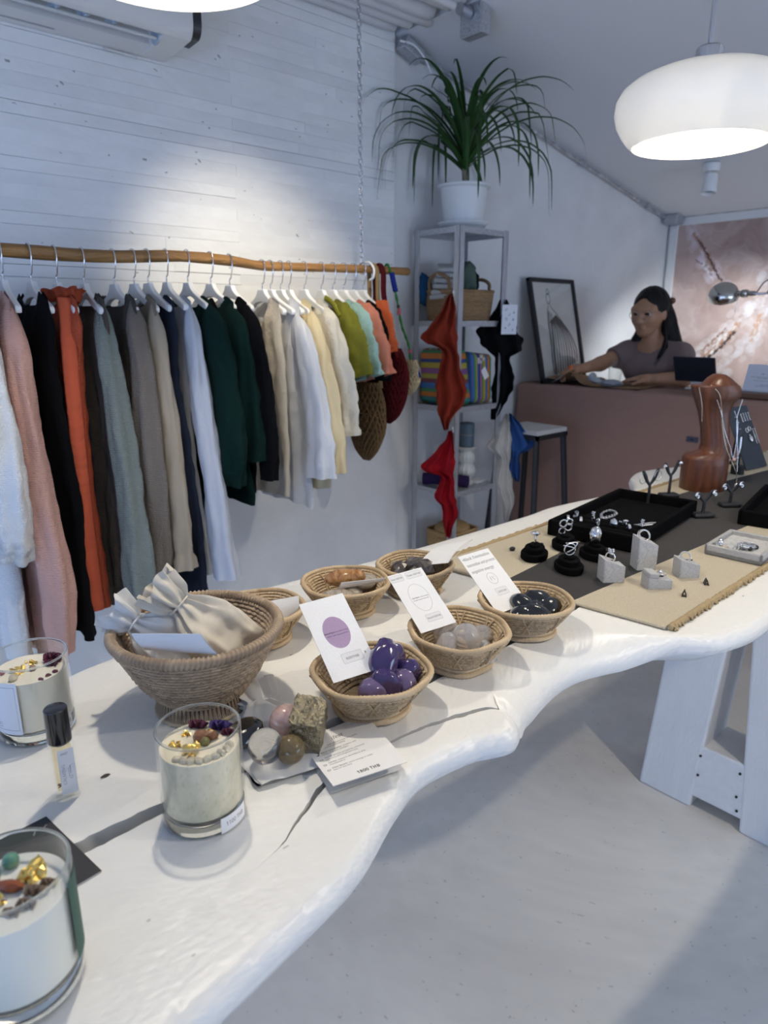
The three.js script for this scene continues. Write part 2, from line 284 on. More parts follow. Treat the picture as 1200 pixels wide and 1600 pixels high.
// steel conduit along the slope, junction boxes
{
  const t = thing('conduit', 'thin galvanised steel conduit running down the wall under the sloping ceiling', 'pipe', [2.12, 2.345, 0.012]);
  obj('pipe', sweep([[0, 0, 0], [2.39, -0.455, 0]], 0.009, { seg: 10, n: 2 }), M.galv, t);
  for (const k of [0.25, 0.55, 0.85]) obj('saddle_clip', at(box(0.022, 0.03, 0.024, 0, 0, 0, 0.003), 2.39 * k, -0.455 * k, 0, 0, 0, -0.188), M.galv, t);
  obj('connector', at(box(0.08, 0.026, 0.024, 0, 0, 0, 0.004), 0.12, -0.023, 0, 0, 0, -0.188), M.galv, t);
  const b = thing('conduit_bracket', 'grey metal bracket where conduit meets the pole ceiling, white cable trailing', 'bracket', [2.13, 2.345, 0.03]);
  obj('bracket', at(box(0.11, 0.05, 0.05, 0, 0, 0, 0.006), 0.02, -0.02, 0, 0, 0, -0.35), M.galv, b);
  obj('cable', sweep([[-0.05, -0.005, 0.01], [0.0, -0.015, 0.035], [0.05, -0.05, 0.045], [0.09, -0.095, 0.045]], 0.004, { seg: 6 }), M.white, b);
  const c = thing('conduit_corner_box', 'galvanised corner box joining two conduits above the marble mural', 'junction box', [4.43, 1.905, 0.05]);
  obj('box_body', box(0.1, 0.05, 0.09, 0, 0, 0, 0.006), M.galv, c); obj('cover', box(0.085, 0.006, 0.075, 0, -0.027, 0, 0.002), M.galv, c);
  const d = thing('conduit', 'galvanised conduit running level above the marble mural', 'pipe', [4.47, 1.925, 0.1]);
  obj('pipe', sweep([[0, 0, 0], [0, 0.005, 2.2]], 0.011, { seg: 10, n: 2 }), M.galv, d);
  const j = thing('junction_box', 'square galvanised junction box at the edge of the pole ceiling', 'junction box', [2.135, 2.345, 0.375]);
  obj('box_body', box(0.05, 0.105, 0.1, 0, -0.015, 0, 0.005), M.galv, j);
  obj('cover', box(0.006, 0.1, 0.095, -0.027, -0.015, 0, 0.002), M.galv, j);
  for (const [y, z] of [[0.02, -0.035], [-0.05, 0.035], [0.02, 0.035], [-0.05, -0.035]]) obj('screw', at(cyl(0.005, 0.005, 0.004, 0, 0, 0, 10), -0.03, y - 0.005, z, 0, 0, PI / 2), M.steel, j);
  const k = thing('ceiling_pipe', 'white painted pipe entering the square junction box', 'pipe', [1.0, 2.345, 0.375]);
  obj('pipe', sweep([[0, 0.01, 0.01], [1.02, 0, 0]], 0.013, { seg: 10, n: 2 }), M.pole, k); obj('coupling', at(cyl(0.019, 0.019, 0.05, 0, 0, 0, 14), 1.1, 0, 0, 0, 0, PI / 2), M.steel, k);
}
// ---------------------------------------------------------------- the long live-edge table
{
  const paint = dataTex(1024, 512, (u, v) => { let k = 0.905 + tileNoise(u, v, 6, 31, 4) * 0.03 + tileNoise(u, v, 90, 33, 2) * 0.012; const s = tileNoise(u, v, 60, 51, 2); if (s > 0.44) k -= 0.22; return [k, k * 0.992, k * 0.968]; }, true);
  const peel = dataTex(768, 384, (u, v) => 0.5 + tileNoise(u, v, 14, 37, 2) * 0.15 + tileNoise(u, v, 170, 38, 2) * 0.35);
  M.tablePaint = phys({ map: paint, roughness: 0.36, bumpMap: peel, bumpScale: 0.0018, specularIntensity: 0.8 });
  M.blade = std({ map: paint, color: lin(0.95, 0.95, 0.97), roughness: 0.5, bumpMap: grainBump, bumpScale: 0.001 });
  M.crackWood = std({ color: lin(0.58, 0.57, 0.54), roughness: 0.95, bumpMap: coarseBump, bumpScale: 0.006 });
}
const TOP = 0.82;
function slab(far, near, x0, x1, cr1, cr2, soft, notch) {
  // cross-section loops along x; index marks which column is in the crack
  const xs = []; for (let x = x0; x <= x1 + 1e-6; x += (x > -0.1 && x < 1.15 ? 0.006 : 0.02)) xs.push(x);
  const TH = 0.052, cols = [];
  for (const x of xs) {
    const endK = Math.min(1, (x - x0) / 0.05), endR = Math.min(1, (x1 - x) / 0.12), e = Math.sqrt(Math.max(0.0, 1 - (1 - Math.min(endK, endR)) ** 2)) * 0.4 + 0.6;
    let zf = far(x), zn = near(x); const mid = (zf + zn) / 2; zf = mid + (zf - mid) * e; zn = mid + (zn - mid) * e;
    const h = (z) => TOP + 0.0007 * fbm(x * 9, z * 9, 2, 3), P = [], S = soft(x), rx = lerp(0.016, 0.075, S), ry = lerp(0.020, 0.036, S);
    const wob = 0.004 * fbm(x * 14, 3, 1, 3);
    // far underside and edge
    P.push([mid, TOP - TH + 0.004], [zf + 0.075, TOP - TH + wob], [zf + 0.03, TOP - TH + 0.006], [zf + 0.004, TOP - 0.032], [zf, TOP - 0.02]);
    for (const a of [30, 60, 90]) P.push([zf + 0.016 * (1 - Math.cos(a * PI / 180)), h(zf) - 0.02 * (1 - Math.sin(a * PI / 180))]);
    const c = cr1(x), d = cr2(x), zTop = zn - rx;
    const za = zf + 0.016, zb = c.z - c.w;
    for (let k = 1; k <= 26; k++) { const z = lerp(za, zb, k / 26); P.push([z, h(z)]); }
    P.push([lerp(zb, c.z + c.w, 0.35), TOP - c.d * 0.45], [c.z + c.w * 0.35, TOP - c.d], [c.z + c.w * 0.85, TOP - c.d * 0.95]);
    const dz = Math.min(d.z, zTop - 0.006), z0 = c.z + c.w, z1 = Math.max(dz - d.w, z0 + 0.001);
    for (let k = 0; k <= 12; k++) { const z = lerp(z0, z1, k / 12); P.push([z, h(z) - notch(x, z)]); }
    P.push([dz - d.w * 0.1, TOP - d.d], [dz + d.w * 0.6, TOP - d.d]);
    for (let k = 0; k <= 7; k++) { const z = lerp(dz + d.w, zTop, k / 7); P.push([z, h(z) - notch(x, z)]); }
    for (const a of [18, 36, 54, 72, 90]) P.push([zTop + rx * Math.sin(a * PI / 180), h(zTop) - notch(x, zTop) - ry * (1 - Math.cos(a * PI / 180))]);
    P.push([zn - 0.003, TOP - ry - 0.008], [zn - 0.030 + wob, TOP - TH + 0.004 - 0.01 * S], [zn - 0.075, TOP - TH - 0.006 * S], [mid, TOP - TH + 0.004]);
    cols.push(P);
  }
  const n = cols[0].length, pos = [], uv = [], ix = [], ic = [];
  cols.forEach((P, i) => P.forEach(([z, y]) => { pos.push(xs[i], y, z); uv.push(xs[i] / 1.6, (z + (TOP - y)) / 0.8); }));
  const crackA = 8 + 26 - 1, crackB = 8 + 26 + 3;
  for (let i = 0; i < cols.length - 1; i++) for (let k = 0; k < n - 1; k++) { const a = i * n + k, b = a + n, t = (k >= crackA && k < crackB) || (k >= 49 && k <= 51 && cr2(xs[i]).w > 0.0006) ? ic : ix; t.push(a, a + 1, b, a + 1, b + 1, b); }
  for (const e of [0, cols.length - 1]) { let cy = 0, cz = 0; cols[e].forEach(([z, y]) => { cy += y / n; cz += z / n; }); const b = pos.length / 3; pos.push(xs[e], cy - 0.005, cz); uv.push(0, 0); for (let k = 0; k < n - 1; k++) { const a = e * n + k; e ? ix.push(a, a + 1, b) : ix.push(a + 1, a, b); } }
  const mk = (index) => { const g = new THREE.BufferGeometry(); g.setAttribute('position', new THREE.Float32BufferAttribute(pos, 3)); g.setAttribute('uv', new THREE.Float32BufferAttribute(uv, 2)); g.setIndex(index); return toCreasedNormals(g, 0.7); };
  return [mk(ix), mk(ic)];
}
function trestle(parent, x, z, w) { // two boards leaning together, a block between their feet
  const leg = (z0, z1, lean) => { const g = new RoundedBoxGeometry(0.15, 0.77, z1 - z0, 2, 0.008); const p = g.attributes.position; g.translate(x + 0.075, 0.385, (z0 + z1) / 2); for (let i = 0; i < p.count; i++) p.setZ(i, p.getZ(i) + lean * p.getY(i)); g.computeVertexNormals(); return g; };
  obj('leg', leg(z, z + 0.15, 0.075), M.blade, parent); obj('leg', leg(z + 0.28, z + 0.43, -0.075), M.blade, parent);
  const b = new RoundedBoxGeometry(0.15, 0.16, 0.136, 2, 0.006).translate(x + 0.077, 0.118, z + 0.215); const p = b.attributes.position;
  for (let i = 0; i < p.count; i++) { const s = p.getZ(i) - (z + 0.215); p.setZ(i, z + 0.215 + s * (1 - (p.getY(i) - 0.04) * 0.9)); } b.computeVertexNormals();
  obj('foot_block', b, M.blade, parent);
  for (const [y, dz] of [[0.17, 0.16], [0.17, 0.262], [0.11, 0.16], [0.10, 0.262], [0.06, 0.268]]) obj('screw', at(cyl(0.0035, 0.0035, 0.003, 0, 0, 0, 8), x + 0.001, y, z + dz, 0, 0, PI / 2), M.black, parent);
}
{
  const t = thing('live_edge_table', 'long white-painted live-edge slab table with deep cracks and wavy edges', 'table');
  const F = [[-0.9, 1.37], [0.155, 1.341], [0.261, 1.303], [0.334, 1.288], [0.42, 1.236], [0.505, 1.206], [0.673, 1.214], [0.916, 1.234], [1.391, 1.243], [1.519, 1.236], [1.775, 1.272], [1.87, 1.282], [1.94, 1.245], [2.0, 1.20], [2.116, 1.174], [2.281, 1.222], [2.562, 1.283], [2.9, 1.303]];
  const Nn = [[-0.9, 1.95], [0.0, 1.905], [0.145, 1.886], [0.23, 1.872], [0.328, 1.852], [0.413, 1.813], [0.471, 1.795], [0.549, 1.803], [0.60, 1.822], [0.635, 1.806], [0.682, 1.787], [0.787, 1.766], [0.86, 1.775], [0.984, 1.831], [1.043, 1.879], [1.17, 1.903], [1.5, 1.88], [2.0, 1.90], [2.4, 1.86], [2.9, 1.88]];
  const jag = (x) => 0.0016 * noise(x * 60) + 0.0009 * noise(x * 170);
  const c1 = (x) => ({ z: 1.659 + 0.003 * noise(x * 5) + jag(x), w: Math.max(0.0002, interp([[-0.9, 0.007], [0, 0.009], [0.15, 0.0098], [0.235, 0.0082], [0.32, 0.008], [0.5, 0.0105], [0.62, 0.0115], [0.8, 0.013], [0.93, 0.009], [1.02, 0.003], [1.12, 0.0002]], x) * (1 + 0.12 * noise(x * 80, 4))), d: interp([[-0.9, 0.044], [0.3, 0.044], [0.85, 0.042], [1.0, 0.02], [1.1, 0.0]], x) });
  const Z2 = [[-0.9, 1.80], [0.2, 1.80], [0.28, 1.788], [0.326, 1.765], [0.377, 1.741], [0.43, 1.735], [0.486, 1.734], [0.545, 1.742], [0.616, 1.762], [0.64, 1.775], [0.72, 1.75], [0.82, 1.72], [1.0, 1.76], [2.9, 1.8]];
  const c2 = (x) => ({ z: interp(Z2, x) + jag(x * 1.3 + 2), w: Math.max(0.0001, interp([[0.27, 0], [0.30, 0.0010], [0.335, 0.0028], [0.377, 0.0038], [0.41, 0.0016], [0.45, 0.0012], [0.486, 0.0020], [0.55, 0.0032], [0.6, 0.0042], [0.625, 0.0026], [0.638, 0]], x) * (1 + 0.4 * noise(x * 90, 8))), d: interp([[0.27, 0], [0.31, 0.012], [0.377, 0.026], [0.43, 0.014], [0.5, 0.018], [0.6, 0.026], [0.63, 0.010], [0.64, 0]], x) });
  const soft = (x) => sstep(0.60, 0.70, x) * (1 - sstep(0.90, 1.0, x));
  const notch = (x, z) => 0.016 * Math.exp(-(((x - 0.645) / 0.012) ** 2)) * sstep(1.745, 1.79, z);
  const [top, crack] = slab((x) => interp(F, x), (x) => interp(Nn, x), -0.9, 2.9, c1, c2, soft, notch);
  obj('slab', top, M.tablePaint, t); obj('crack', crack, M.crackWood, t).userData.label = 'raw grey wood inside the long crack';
  trestle(t, 1.70, 1.48); trestle(t, -0.55, 1.48);
}
{ // a second table of the same make on the right, out of frame; its edge shades the floor
  const t = thing('live_edge_table', 'empty white live-edge table standing opposite the jewellery table', 'table');
  const flat = (z) => ({ z, w: 0.0002, d: 0 });
  const [top] = slab((x) => 2.20 + 0.02 * noise(x * 2.1, 5), (x) => 2.86 + 0.03 * noise(x * 2, 9), 0.72, 2.85, () => flat(2.55), () => flat(2.7), () => 0, () => 0);
  obj('slab', top, M.tablePaint, t); trestle(t, 0.95, 2.33); trestle(t, 2.3, 2.33);
}
// ---------------------------------------------------------------- pendant lamps and spotlights
{
  M.opal = phys({ color: lin(0.90, 0.89, 0.86), roughness: 1.0, transmission: 0.30, thickness: 0, side: THREE.DoubleSide, clearcoat: 0.6, clearcoatRoughness: 0.08 });
  M.bulb = std({ color: 0xffffff, emissive: lin(1.0, 0.90, 0.72), emissiveIntensity: 6 });
}
function pendant(x, z, label, I = 0.88, y = 1.66) { // origin at the shade's open rim
  const t = thing('pendant_lamp', label, 'pendant lamp', [x, y, z]);
  const prof = [[0.138, 0], [0.150, 0.010], [0.163, 0.026], [0.174, 0.046], [0.180, 0.068], [0.178, 0.090], [0.168, 0.108], [0.150, 0.122], [0.124, 0.133], [0.09, 0.141], [0.055, 0.146], [0.03, 0.148]];
  obj('shade', lathe([...prof, ...prof.map(([r, y]) => [Math.max(0.03, r - 0.004), y - (y > 0.1 ? 0.004 : 0.0)]).reverse()], 72), M.opal, t).userData.label = 'opal white glass mushroom shade';
  obj('cap', lathe([[0.001, 0.144], [0.026, 0.144], [0.027, 0.146], [0.027, 0.180], [0.024, 0.184], [0.001, 0.184]], 28), M.chrome, t);
  obj('stem', cyl(0.006, 0.006, 0.53, 0, 0.172, 0, 14), M.chrome, t); obj('canopy', lathe([[0.001, 0.70], [0.05, 0.70], [0.05, 0.722], [0.001, 0.722]], 28), M.chrome, t);
  obj('socket', cyl(0.018, 0.018, 0.05, 0, 0.10, 0, 16), M.white, t);
  obj('bulb', new THREE.SphereGeometry(0.026, 20, 14).translate(0, 0.078, 0), M.bulb, t);
  // an LED bulb: most of its light leaves the lower half, some spills up into the shade
  const l = new THREE.SpotLight(lin(1.0, 0.91, 0.77), I, 0, 1.22, 0.25); l.position.set(0, 0.066, 0); l.target.position.set(0, -1, 0); l.castShadow = true; l.shadow.radius = 0.9; t.add(l, l.target);
  const u = new THREE.PointLight(lin(1.0, 0.91, 0.77), I * 0.45); u.position.set(0, 0.082, 0); u.castShadow = true; u.shadow.radius = 1.1; t.add(u);
  return t;
}
pendant(0.44, 1.38, 'opal glass mushroom pendant lamp hanging above the crystal baskets', 1.02, 1.703);
pendant(1.588, 1.50, 'opal glass mushroom pendant lamp hanging above the ring displays');
pendant(1.15, 2.66, 'opal glass mushroom pendant lamp over the empty table', 1.6);
function spot(x, y, z, tx, ty, tz, label, I) {
  const t = thing('ceiling_spotlight', label, 'spotlight', [x, y, z]);
  obj('base', lathe([[0.001, 0], [0.038, 0], [0.039, -0.004], [0.039, -0.036], [0.036, -0.04], [0.001, -0.04]], 28), M.white, t);
  obj('bracket', [box(0.004, 0.05, 0.016, -0.014, -0.06, 0, 0.001), box(0.004, 0.05, 0.016, 0.014, -0.06, 0, 0.001)], M.white, t);
  const dir = V(tx - x, ty - y, tz - z).normalize(), h = new THREE.Group(); h.name = 'head'; h.position.set(0, -0.095, 0); h.quaternion.setFromUnitVectors(V(0, -1, 0), dir); t.add(h);
  obj('housing', lathe([[0.001, 0.045], [0.030, 0.045], [0.034, 0.040], [0.036, -0.045], [0.032, -0.048], [0.030, -0.03], [0.001, -0.03]], 28), M.white, h);
  obj('lens', cyl(0.029, 0.029, 0.004, 0, -0.033, 0, 24), I ? M.bulb : M.steel, h);
  if (I) { const l = new THREE.SpotLight(lin(1.0, 0.89, 0.70), I, 0, 0.40, 1.0); l.position.copy(V(x, y - 0.095, z).addScaledVector(dir, 0.06)); l.target.position.set(tx, ty, tz); l.castShadow = true; l.shadow.radius = 1.4; scene.add(l, l.target); }
  return t;
}
spot(3.75, 2.058, 0.556, 3.6, 1.2, 0.6, 'small white unlit spotlight on the sloping ceiling behind the pendant', 0);
spot(0.95, 2.375, 1.25, 1.38, 1.30, 0.05, 'white ceiling spotlight aimed at the clothes rail', 7.2);
// ---------------------------------------------------------------- wall air conditioner
{
  const t = thing('air_conditioner', 'white wall-mounted air conditioner with open louvre above the clothes rail', 'air conditioner', [0, 0, 0]);
  const sh = std({ color: lin(0.70, 0.69, 0.66), roughness: 0.45 }), vaneM = std({ color: lin(0.42, 0.50, 0.58), roughness: 0.5 });
  const X0 = 0.22, X1 = 1.108, s = new THREE.Shape(); // section in (z, y)
  s.moveTo(0, 2.34); s.lineTo(0.17, 2.34); s.quadraticCurveTo(0.21, 2.33, 0.21, 2.27); s.lineTo(0.208, 2.12); s.quadraticCurveTo(0.206, 2.088, 0.186, 2.078); s.lineTo(0.178, 2.078); s.lineTo(0.172, 2.22); s.lineTo(0.09, 2.25); s.lineTo(0.082, 2.078); s.lineTo(0.02, 2.066); s.lineTo(0.0, 2.068);
  const map = (g) => g.rotateY(-PI / 2); // shape x -> z, extrusion -> -x
  obj('casing', map(extrude(s, X1 - X0 - 0.075, 0, [], 1, 8)).translate(X1 - 0.075, 0, 0), sh, t);
  const e = new THREE.Shape(); e.moveTo(0, 2.34); e.lineTo(0.17, 2.34); e.quadraticCurveTo(0.21, 2.33, 0.21, 2.27); e.lineTo(0.208, 2.12); e.quadraticCurveTo(0.206, 2.088, 0.186, 2.078); e.lineTo(0.02, 2.064); e.lineTo(0, 2.068);
  obj('end_section', map(extrude(e, 0.075, 0.003, [], 2, 8)).translate(X1, 0, 0), sh, t);
  const c = new THREE.Shape(); c.moveTo(0.10, 2.30); c.lineTo(0.204, 2.30); c.lineTo(0.204, 2.13); c.quadraticCurveTo(0.202, 2.092, 0.18, 2.086); c.lineTo(0.12, 2.082); c.closePath();
  obj('end_cap', map(extrude(c, 0.028, 0.002, [], 2, 8)).translate(X1 + 0.03, 0, 0), std({ color: lin(0.025, 0.025, 0.027), roughness: 0.35 }), t).userData.label = 'dark plastic end cap';
  obj('outlet_lining', box(X1 - X0 - 0.08, 0.004, 0.074, (X0 + X1) / 2 - 0.04, 2.212, 0.132), sh, t);
  obj('louvre', box(X1 - X0 - 0.085, 0.006, 0.012, (X0 + X1) / 2 - 0.038, 2.078, 0.138, 0.002), sh, t);
  for (let k = 0; k < 9; k++) obj('vane', at(box(0.012, 0.034, 0.052, 0, 0, 0, 0.003), 0.30 + k * 0.075, 2.098, 0.132, 0, 0, 0.25), vaneM, t);
  obj('end_vane', at(cyl(0.024, 0.024, 0.004, 0, 0, 0, 24), X1 - 0.077, 2.088, 0.13, 0, 0, PI / 2), vaneM, t);
  obj('rating_label', box(0.16, 0.0006, 0.02, 0.70, 2.0685, 0.03), std({ color: lin(0.45, 0.45, 0.45), roughness: 0.6 }), t);
  obj('drain_pipe', sweep([[0.92, 2.058, 0.02], [0.98, 2.060, 0.014], [1.02, 2.056, 0.02]], 0.004, { seg: 6 }), sh, t);
}
// ---------------------------------------------------------------- clothes rail, chain, hangers, garments
const RAIL = [[-0.7, 1.452, 0.33], [-0.2, 1.46, 0.335], [0.3, 1.466, 0.33], [0.55, 1.462, 0.327], [0.75, 1.462, 0.331], [0.95, 1.474, 0.333], [1.12, 1.470, 0.33], [1.22, 1.462, 0.328], [1.35, 1.464, 0.331], [1.6, 1.470, 0.33], [1.853, 1.472, 0.33]];
const railY = (x) => interp(RAIL.map(([a, b]) => [a, b]), x), railR = (x) => interp([[-0.7, 0.019], [0.5, 0.0158], [1.1, 0.0142], [1.3, 0.0135], [1.853, 0.0135]], x);
{
  const wood = dataTex(64, 512, (u, v) => { const g = tileNoise(u, v * 0.5, 10, 15, 4), k = 0.5 + g * 0.9; return [0.46 + k * 0.24, 0.33 + k * 0.19, 0.18 + k * 0.12]; }, true);
  M.branch = std({ map: rep(wood, 9, 1.3), roughness: 0.45, bumpMap: rep(coarseBump, 12, 3), bumpScale: 0.004 });
  const t = thing('clothes_rail', 'varnished natural branch used as a hanging clothes rail', 'rail');
  obj('branch', sweep(RAIL, (k) => railR(lerp(-0.7, 1.853, k)) * (1 + 0.09 * noise(k * 22, 3)), { seg: 16, n: 90, wob: (k, a) => 1 + 0.05 * noise(k * 14, Math.cos(a) * 1.3, Math.sin(a) * 1.3) }), M.branch, t);
  rnd = mulberry(4);
  for (const x of [1.632, -0.42]) {
    const c = thing('hanging_chain', x > 0 ? 'steel link chain holding up the right end of the branch rail' : 'steel link chain holding up the left end of the branch rail', 'chain', [x, 0, 0.315]);
    const link = (() => { const pts = []; for (let k = 0; k < 12; k++) { const a = k / 12 * 2 * PI; pts.push([0.0058 * Math.cos(a), 0.0055 * Math.sin(a) + Math.sign(Math.sin(a)) * 0.0062 * (Math.abs(Math.sin(a)) > 0.1 ? 1 : 0), 0]); } return sweep(pts, 0.0021, { seg: 6, n: 18, closed: true }); })();
    for (let k = 0; k < 46; k++) { const m = obj('link', link, M.chrome, c); m.position.set(0.008 * k / 46, railY(x) + 0.03 + k * 0.0183, 0.012 * (1 - k / 46)); m.rotation.y = k % 2 ? PI / 2 + 0.5 : 0.5 + rr(-0.15, 0.15); }
    const loop = []; for (let k = 0; k < 10; k++) { const a = k / 10 * 2 * PI; loop.push([0, railY(x) + Math.sin(a) * (railR(x) + 0.006) + 0.003, 0.015 + Math.cos(a) * (railR(x) + 0.006)]); }
    obj('rail_loop', sweep(loop, 0.0028, { seg: 6, n: 24, closed: true }), M.chrome, c);
    obj('hook', sweep([[0.008, 2.31, 0], [0.008, 2.345, 0.006], [0.008, 2.37, -0.004], [0.008, 2.40, 0]], 0.003, { seg: 6 }), M.steel, c);
  }
}
M.hanger = std({ color: lin(0.80, 0.80, 0.79), roughness: 0.42 });
M.hangerInk = std({ color: lin(0.36, 0.34, 0.32), roughness: 0.6 });
const hangerParts = (() => {
  const s = new THREE.Shape(); // drawn in (z, y), origin at the rail's centre line
  s.moveTo(-0.017, -0.070); s.lineTo(0.017, -0.070); s.bezierCurveTo(0.026, -0.095, 0.050, -0.102, 0.116, -0.130); s.quadraticCurveTo(0.125, -0.138, 0.116, -0.147); s.quadraticCurveTo(0.085, -0.138, 0.050, -0.122); s.bezierCurveTo(0.035, -0.103, -0.035, -0.103, -0.050, -0.122); s.quadraticCurveTo(-0.085, -0.138, -0.116, -0.147); s.quadraticCurveTo(-0.125, -0.138, -0.116, -0.130); s.bezierCurveTo(-0.050, -0.102, -0.030, -0.100, -0.017, -0.070);
  const body = extrude(s, 0.010, 0.0022, [], 2, 10).translate(0, 0, -0.005).rotateY(-PI / 2);
  const hook = (r) => sweep([[0, -0.07, 0], [0, -0.056, 0], [0, -0.053, 0.0015], [0, -0.050, 0.009], [0, -0.046, 0.0105], [0, -0.02, r + 0.0035], [0, 0.004, r + 0.0035], [0, r * 0.8 + 0.002, r * 0.75 + 0.002], [0, r + 0.0035, 0], [0, r * 0.7, -r * 0.8 - 0.003], [0, -0.006, -r - 0.004]], 0.0019, { seg: 6, n: 44 });
  const mark = merge([box(0.0012, 0.014, 0.0022, -0.0064, -0.089, 0.0065), at(box(0.0012, 0.0155, 0.0022, 0, 0, 0), -0.0064, -0.089, -0.003, 0.42), box(0.0012, 0.003, 0.0018, -0.0064, -0.0835, -0.0095)]);
  return { body, hook, mark };
})();
function hanger(x, label, yaw = 0) {
  const t = thing('clothes_hanger', label, 'hanger', [x, railY(x), 0.33], yaw, 'white hangers along the branch rail');
  obj('hanger_body', hangerParts.body, M.hanger, t); obj('hook', hangerParts.hook(railR(x) + 0.001), M.chrome, t); obj('stamped_mark', hangerParts.mark, M.hangerInk, t);
  return t;
}
const cloth = (hex, kind = 'gauze') => phys({ color: C(hex), roughness: 0.95, specularIntensity: 0.25, side: THREE.DoubleSide, bumpMap: rep(kind === 'gauze' ? gauzeBump : kind === 'rib' ? ribBump : fabricBump, 1, 1), bumpScale: kind === 'gauze' ? 0.0050 : 0.0020, sheen: 0.25, sheenColor: C(hex), sheenRoughness: 0.7 });
function garmentBody(X, { front, back, hem, hemB, th, seed, amp = 0.012, freq = 34, neck = 0.01 }) {
  const zB = back ?? front.map(([y, z]) => [y, 0.66 - z]), up = (t) => t.slice().sort((a, b) => a[0] - b[0]), F = up(front), B = up(zB);
  const g = surf((u, v) => {
    const a = u * 2 * PI, cs = Math.cos(a), sn = Math.sin(a), yn = lerp(1.38, hem, v), sh = sstep(1.22, 1.31, yn), f0 = interp(F, yn), b0 = interp(B, yn), zf = lerp(f0, Math.max(f0, 0.455), sh), zb = lerp(b0, Math.min(b0, 0.205), sh);
    const k = Math.sign(cs) * Math.pow(Math.abs(cs), 0.75), z0 = (zf + zb) / 2 + (zf - zb) / 2 * k;
    const d = Math.abs(z0 - 0.33), yT = 1.380 - 0.46 * Math.max(0, d - 0.055) - (0.035 + neck) * (1 - sstep(0.045, 0.085, d)), yH = lerp(hemB ?? hem, hem, (k + 1) / 2) + 0.012 * noise(z0 * 14, seed, 2);
    const y = lerp(yT, yH, v), grow = Math.pow(v, 0.6), t = th * (0.18 + 0.82 * sstep(0, 0.10, v)) * (0.75 + 0.25 * noise(y * 3, seed));
    const pleat = amp * grow * (Math.sin(z0 * freq * 2 + seed * 3 + 2.4 * noise(z0 * 5, y * 1.5, seed)) * 0.6 + noise(z0 * 24, y * 2.2, seed) * 0.9);
    const x = X + Math.sign(sn) * Math.pow(Math.abs(sn), 0.7) * t + pleat * (0.4 + 0.6 * Math.abs(sn)) + 0.012 * noise(y * 2.2, z0 * 2, seed + 4) * v + 0.005 * noise(z0 * 40, y * 24, seed + 9) * sstep(0, 0.12, v);
    return [x, y, z0 + 0.010 * noise(y * 6, seed, 7) * v];
  }, 84, 64, true, [3.2, 4.5]);
  return g;
}
function sleeveGeo(X, pts, seed, cuff = 0) { // pts: [z, y, half width along z, half thickness along x]
  const n = pts.length, W = pts.map((p, i) => [i / (n - 1), p[2]]), Tt = pts.map((p, i) => [i / (n - 1), p[3]]);
  const c = new THREE.CatmullRomCurve3(pts.map(([z, y], i) => V(X + 0.008 * noise(i, seed), y, z)), false, 'centripetal');
  return surf((u, v) => {
    const a = u * 2 * PI, p = c.getPoint(v), q = c.getTangent(v), w = interp(W, v), t = interp(Tt, v), top = Math.sqrt(sstep(-0.02, 0.12, v));
    const nz = -q.y, ny = q.z; // across the sleeve, in the garment's plane
    const f = 1 + 0.16 * v * Math.sin(a * 5 + seed + 3 * v) + 0.10 * noise(v * 26 + seed, Math.cos(a) * 2, Math.sin(a) * 2) + 0.26 * noise(Math.cos(a) * 1.6, Math.sin(a) * 1.6 + seed, v * 6);
    const cu = cuff && v > 0.93 ? 1 + cuff : 1;
    return [p.x + Math.sin(a) * t * f * cu * top, p.y + ny * Math.cos(a) * w * f * cu * top, p.z + nz * Math.cos(a) * w * f * cu * top];
  }, 40, 40, true, [1.6, 4]);
}
function garment(name, label, category, X, mat, o, sleeveMat = mat, extra) {
  const t = thing(name, label, category);
  obj('body', garmentBody(X, { th: 0.02, seed: X * 17, ...o }), mat, t);
  if (o.sleeve) { obj('sleeve', sleeveGeo(o.sx ?? X, o.sleeve, X * 13, o.cuff), sleeveMat, t); obj('sleeve', sleeveGeo(X + 0.006, o.sleeve.map(([z, y, a, b]) => [0.66 - z, y, a, b]), X * 11, o.cuff), sleeveMat, t); }
  if (extra) extra(t);
  return t;
}
const hangLabel = ['white hanger carrying the white gauze shirt', 'white hanger carrying the long dusty pink gauze shirt', 'white hanger carrying the long black dress', 'white hanger carrying the rust dress with ruffled collar', 'white hanger carrying the sage and dark taupe dress', 'white hanger carrying the taupe grey dress', 'white hanger carrying the khaki shirt with turned-up cuff', 'white hanger carrying the navy pinafore', 'white hanger carrying the pale grey dress', 'white hanger carrying the dark green top beside the pale grey dress', 'white hanger carrying the dark green top beside the black cardigan', 'white hanger carrying the black cardigan', 'white hanger carrying the oatmeal linen dress with pink tag', 'white hanger carrying the white draped shirt', 'white hanger carrying the creamy yellow v-neck blouse', 'white hanger tucked between the cream and ivory blouses', 'white hanger carrying the ivory textured shirt', 'white hanger carrying the olive green blouse', 'white hanger carrying the mint blouse', 'white hanger carrying the salmon pink blouse', 'white hanger carrying the short black blouse', 'white hanger carrying the orange blouse'];
const hookX = [0.428, 0.487, 0.551, 0.611, 0.679, 0.758, 0.813, 0.853, 0.908, 0.972, 1.045, 1.108, 1.222, 1.252, 1.29, 1.322, 1.382, 1.452, 1.5, 1.547, 1.589, 1.633];
rnd = mulberry(77);
hookX.forEach((x, i) => hanger(x, hangLabel[i], rr(-0.06, 0.06)));
